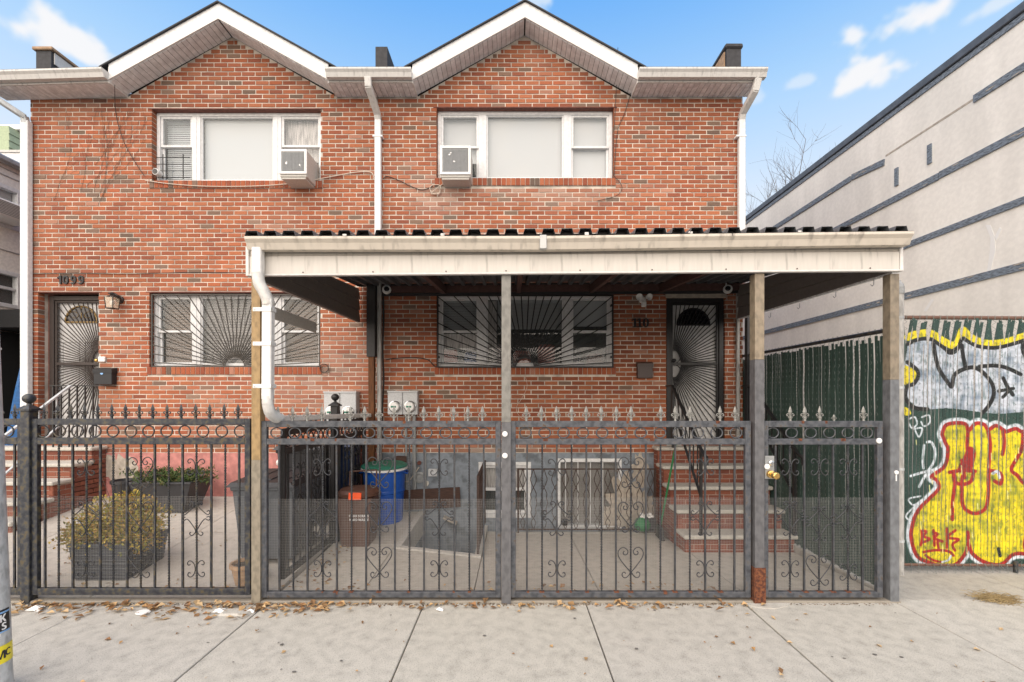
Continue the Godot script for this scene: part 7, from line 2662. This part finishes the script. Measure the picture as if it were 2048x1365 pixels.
func street_pole() -> void:
	var o := thing("street_pole", "pale grey metal street pole with a black and a yellow sticker", "pole", Vector3(-3.21, 0, 4.07))
	var lean := Transform3D(Basis(Vector3.BACK, 0.037), Vector3(-3.25, 0, 4.07))
	var m := MB.new()
	m.lathe([Vector2(0.0, -0.02), Vector2(0.105, -0.02), Vector2(0.10, 0.1), Vector2(0.098, 1.5), Vector2(0.08, 7.5), Vector2(0, 7.5)], 28, lean)
	part("shaft", m, M.galvanised, o)
	# paint that has come off in flakes
	m = MB.new()
	for k in 30:
		var y := rng.randf_range(0.2, 2.6)
		var a := rng.randf_range(0.1, 1.5)
		patch(m, lean, a, a + rng.randf_range(0.05, 0.3), y, y + rng.randf_range(0.02, 0.14), 0.1003)
	stuff(part("paint_flake", m, M.white_paint, o))
	m = MB.new()
	patch(m, lean, -0.42, 1.3, 0.385, 0.525, 0.1008)
	part("black_sticker", m, M.sticker_black, o)
	m = MB.new()
	patch(m, lean, -0.42, 1.3, 0.502, 0.513, 0.1016)
	patch(m, lean, -0.42, 1.3, 0.385, 0.394, 0.1016)
	part("sticker_stripe", m, M.sticker_blue, o)
	m = MB.new()
	patch(m, lean, -0.8, 1.3, 0.195, 0.305, 0.1012)
	part("yellow_sticker", m, M.sticker_yellow, o)
	var f := SystemFont.new()
	f.font_names = PackedStringArray(["Droid Sans"])
	f.font_weight = 800
	for q in [["K", 0.473, 0.02, M.letter_white, 0.045], ["S", 0.422, -0.02, M.letter_white, 0.045], ["M", 0.25, 0.22, M.sticker_black, 0.05], ["C", 0.255, -0.2, M.sticker_black, 0.045]]:
		var t := TextMesh.new()
		t.text = q[0]
		t.font = f
		t.font_size = 48
		t.depth = 0.02
		t.pixel_size = 0.01
		var bb := t.get_aabb()
		var k: float = q[4] / bb.size.y
		var a: float = q[2]
		var b := (lean.basis * Basis(Vector3.UP, PI / 2 - a)).scaled_local(Vector3(k, k, 0.06))
		var c: Vector3 = lean * Vector3(cos(a) * 0.1015, q[1], sin(a) * 0.1015)
		part("lettering", t, q[3], o, Transform3D(b, c - b * bb.get_center()))

func patch(m: MB, xf: Transform3D, a0: float, a1: float, y0: float, y1: float, r: float) -> void:
	var n := maxi(2, int((a1 - a0) / 0.12))
	for i in n:
		var a := lerpf(a0, a1, float(i) / n)
		var b := lerpf(a0, a1, float(i + 1) / n)
		var p := Vector3(cos(a) * r, 0, sin(a) * r)
		var q := Vector3(cos(b) * r, 0, sin(b) * r)
		m.quad(xf * (q + Vector3(0, y0, 0)), xf * (p + Vector3(0, y0, 0)), xf * (p + Vector3(0, y1, 0)), xf * (q + Vector3(0, y1, 0)))

func dead_leaf(m: MB, p: Vector3, l: float) -> void:
	var a := rng.randf() * TAU
	var f := Vector3(cos(a), rng.randf_range(-0.1, 0.35), sin(a)) * l
	var s := Vector3(-sin(a), rng.randf_range(-0.3, 0.3), cos(a)) * l * rng.randf_range(0.2, 0.42)
	var up := Vector3(0, l * rng.randf_range(0.05, 0.3), 0)
	var c: Color = [Color(0.36, 0.21, 0.09), Color(0.42, 0.27, 0.13), Color(0.27, 0.14, 0.06), Color(0.50, 0.35, 0.19), Color(0.20, 0.11, 0.05)][rng.randi() % 5]
	m.col = c * rng.randf_range(0.8, 1.15)
	m.quad(p, p + f * 0.5 + s + up, p + f, p + f * 0.5 + up * 0.2)
	m.quad(p, p + f * 0.5 + up * 0.2, p + f, p + f * 0.5 - s + up)

func litter() -> void:
	var m := MB.new()
	for k in 780:
		var x := rng.randf_range(-4.4, 2.2)
		if x > -1.6 and rng.randf() < 0.80: continue
		if x > -3.1 and x < -2.9 and rng.randf() < 0.5: continue
		var spread := 0.10 if x < -1.6 else 0.05
		var z := 2.86 + absf(rng.randfn()) * spread
		dead_leaf(m, Vector3(x, 0.004 + rng.randf_range(0, 0.012), z), rng.randf_range(0.025, 0.085))
	for k in 120:
		var x := rng.randf_range(-4.2, 2.0)
		dead_leaf(m, Vector3(x, hy_left(x, 2.5) + 0.004 if x < -2.2 else 0.01, rng.randf_range(2.35, 2.72)), rng.randf_range(0.02, 0.07))
	for k in 70: dead_leaf(m, Vector3(rng.randf_range(-4.0, 4.5), 0.006, rng.randf_range(2.95, 4.2)), rng.randf_range(0.015, 0.05))
	for k in 60:
		var z := rng.randf_range(1.0, 2.6)
		dead_leaf(m, Vector3(-2.12 + absf(rng.randfn()) * 0.12, hy_right(-2.0, z) + 0.006, z), rng.randf_range(0.02, 0.06))
	for k in 60:
		var z := rng.randf_range(0.8, 2.6)
		var x := rng.randf_range(-5.5, -2.4)
		dead_leaf(m, Vector3(x, hy_left(x, z) + 0.006, z), rng.randf_range(0.015, 0.045))
	stuff(solo("fallen_leaves", m, M.dry_leaf, "dry brown leaves gathered along the foot of the fences", "leaves"))
	# grit and twigs worked into the joint along the fence
	m = MB.new()
	for k in 900:
		var x := rng.randf_range(-4.5, 3.4)
		m.col = Color(0.13, 0.10, 0.075) * rng.randf_range(0.6, 2.2)
		m.box(Vector3(x, 0.003, 2.845 + absf(rng.randfn()) * 0.018), Vector3(rng.randf_range(0.004, 0.014), 0.006, rng.randf_range(0.003, 0.01)), Basis(Vector3.UP, rng.randf() * TAU))
	stuff(solo("grit", m, M.dry_leaf, "dark grit swept against the foot of the gates", "debris"))
	var scraps := [[278, 982, "crumpled white cup lid on the leaves before the ball topped post", 0.09], [734, 1010, "", 0.0]]
	var n := 0
	for q in [[-4.14, 2.96, 0.085, "crumpled white wrapper on the leaves near the ball topped post"], [-3.16, 3.02, 0.06, "flat oval white cup lid on the sidewalk before the yellow shrub"], [-2.52, 3.0, 0.07, "torn white paper scrap lying just beyond the corner post of the carport"], [-2.25, 3.0, 0.05, "small pale paper scrap at the foot of the timber coloured post"], [-0.63, 2.97, 0.05, "small white paper ball before the gate with the pit behind it"], [-3.6, 4.0, 0.07, "white paper edge on the sidewalk by the street pole"]]:
		m = MB.new()
		var c := Vector3(q[0], 0.012, q[1])
		if n == 1:
			m.lathe([Vector2(0, 0.012), Vector2(0.05, 0.012), Vector2(0.06, 0.004), Vector2(0.06, 0.0)], 16, Transform3D(Basis.from_scale(Vector3(1, 1, 0.7)), Vector3(q[0], 0.006, q[1])))
		else:
			for k in 9:
				var a := TAU * k / 9
				var b := TAU * (k + 1) / 9
				var ra: float = q[2] * (0.7 + 0.3 * sin(k * 2.7))
				var rb: float = q[2] * (0.7 + 0.3 * sin(((k + 1) % 9) * 2.7))
				m.tri(c + Vector3(0, q[2] * 0.35, 0), c + Vector3(cos(b) * rb, 0.012 * sin(k * 5.0 + 5.0), sin(b) * rb * 0.7), c + Vector3(cos(a) * ra, 0.012 * sin(k * 5.0), sin(a) * ra * 0.7))
		solo("paper_scrap", m, M.paper, q[3], "litter", "litter on the sidewalk")
		n += 1
	# broken concrete chip and the tuft of dead grass
	m = MB.new()
	m.taper(Vector3(-2.36, 0.002, 3.02), 0.26, 0.12, 0.22, 0.09, 0.018)
	solo("concrete_chip", m, M.concrete, "broken chip of concrete at the foot of the timber coloured post", "rubble")
	m = MB.new()
	for k in 420:
		var a := rng.randf_range(-0.5, 0.6) + (PI if rng.randf() < 0.4 else 0.0)
		var p := Vector3(4.42 + rng.randfn() * 0.085, 0.004, 2.76 + rng.randfn() * 0.05)
		var d := Vector3(cos(a), rng.randf_range(0.0, 0.3), sin(a)) * rng.randf_range(0.04, 0.12)
		m.col = Color(0.34, 0.25, 0.12) * rng.randf_range(0.6, 1.3)
		m.tube([p, p + d * 0.5 + Vector3(0, 0.012, 0), p + d], 0.0018, 3)
	stuff(solo("dead_grass", m, M.dry_leaf, "flattened tuft of dead grass on the joint before the graffiti fence", "grass"))
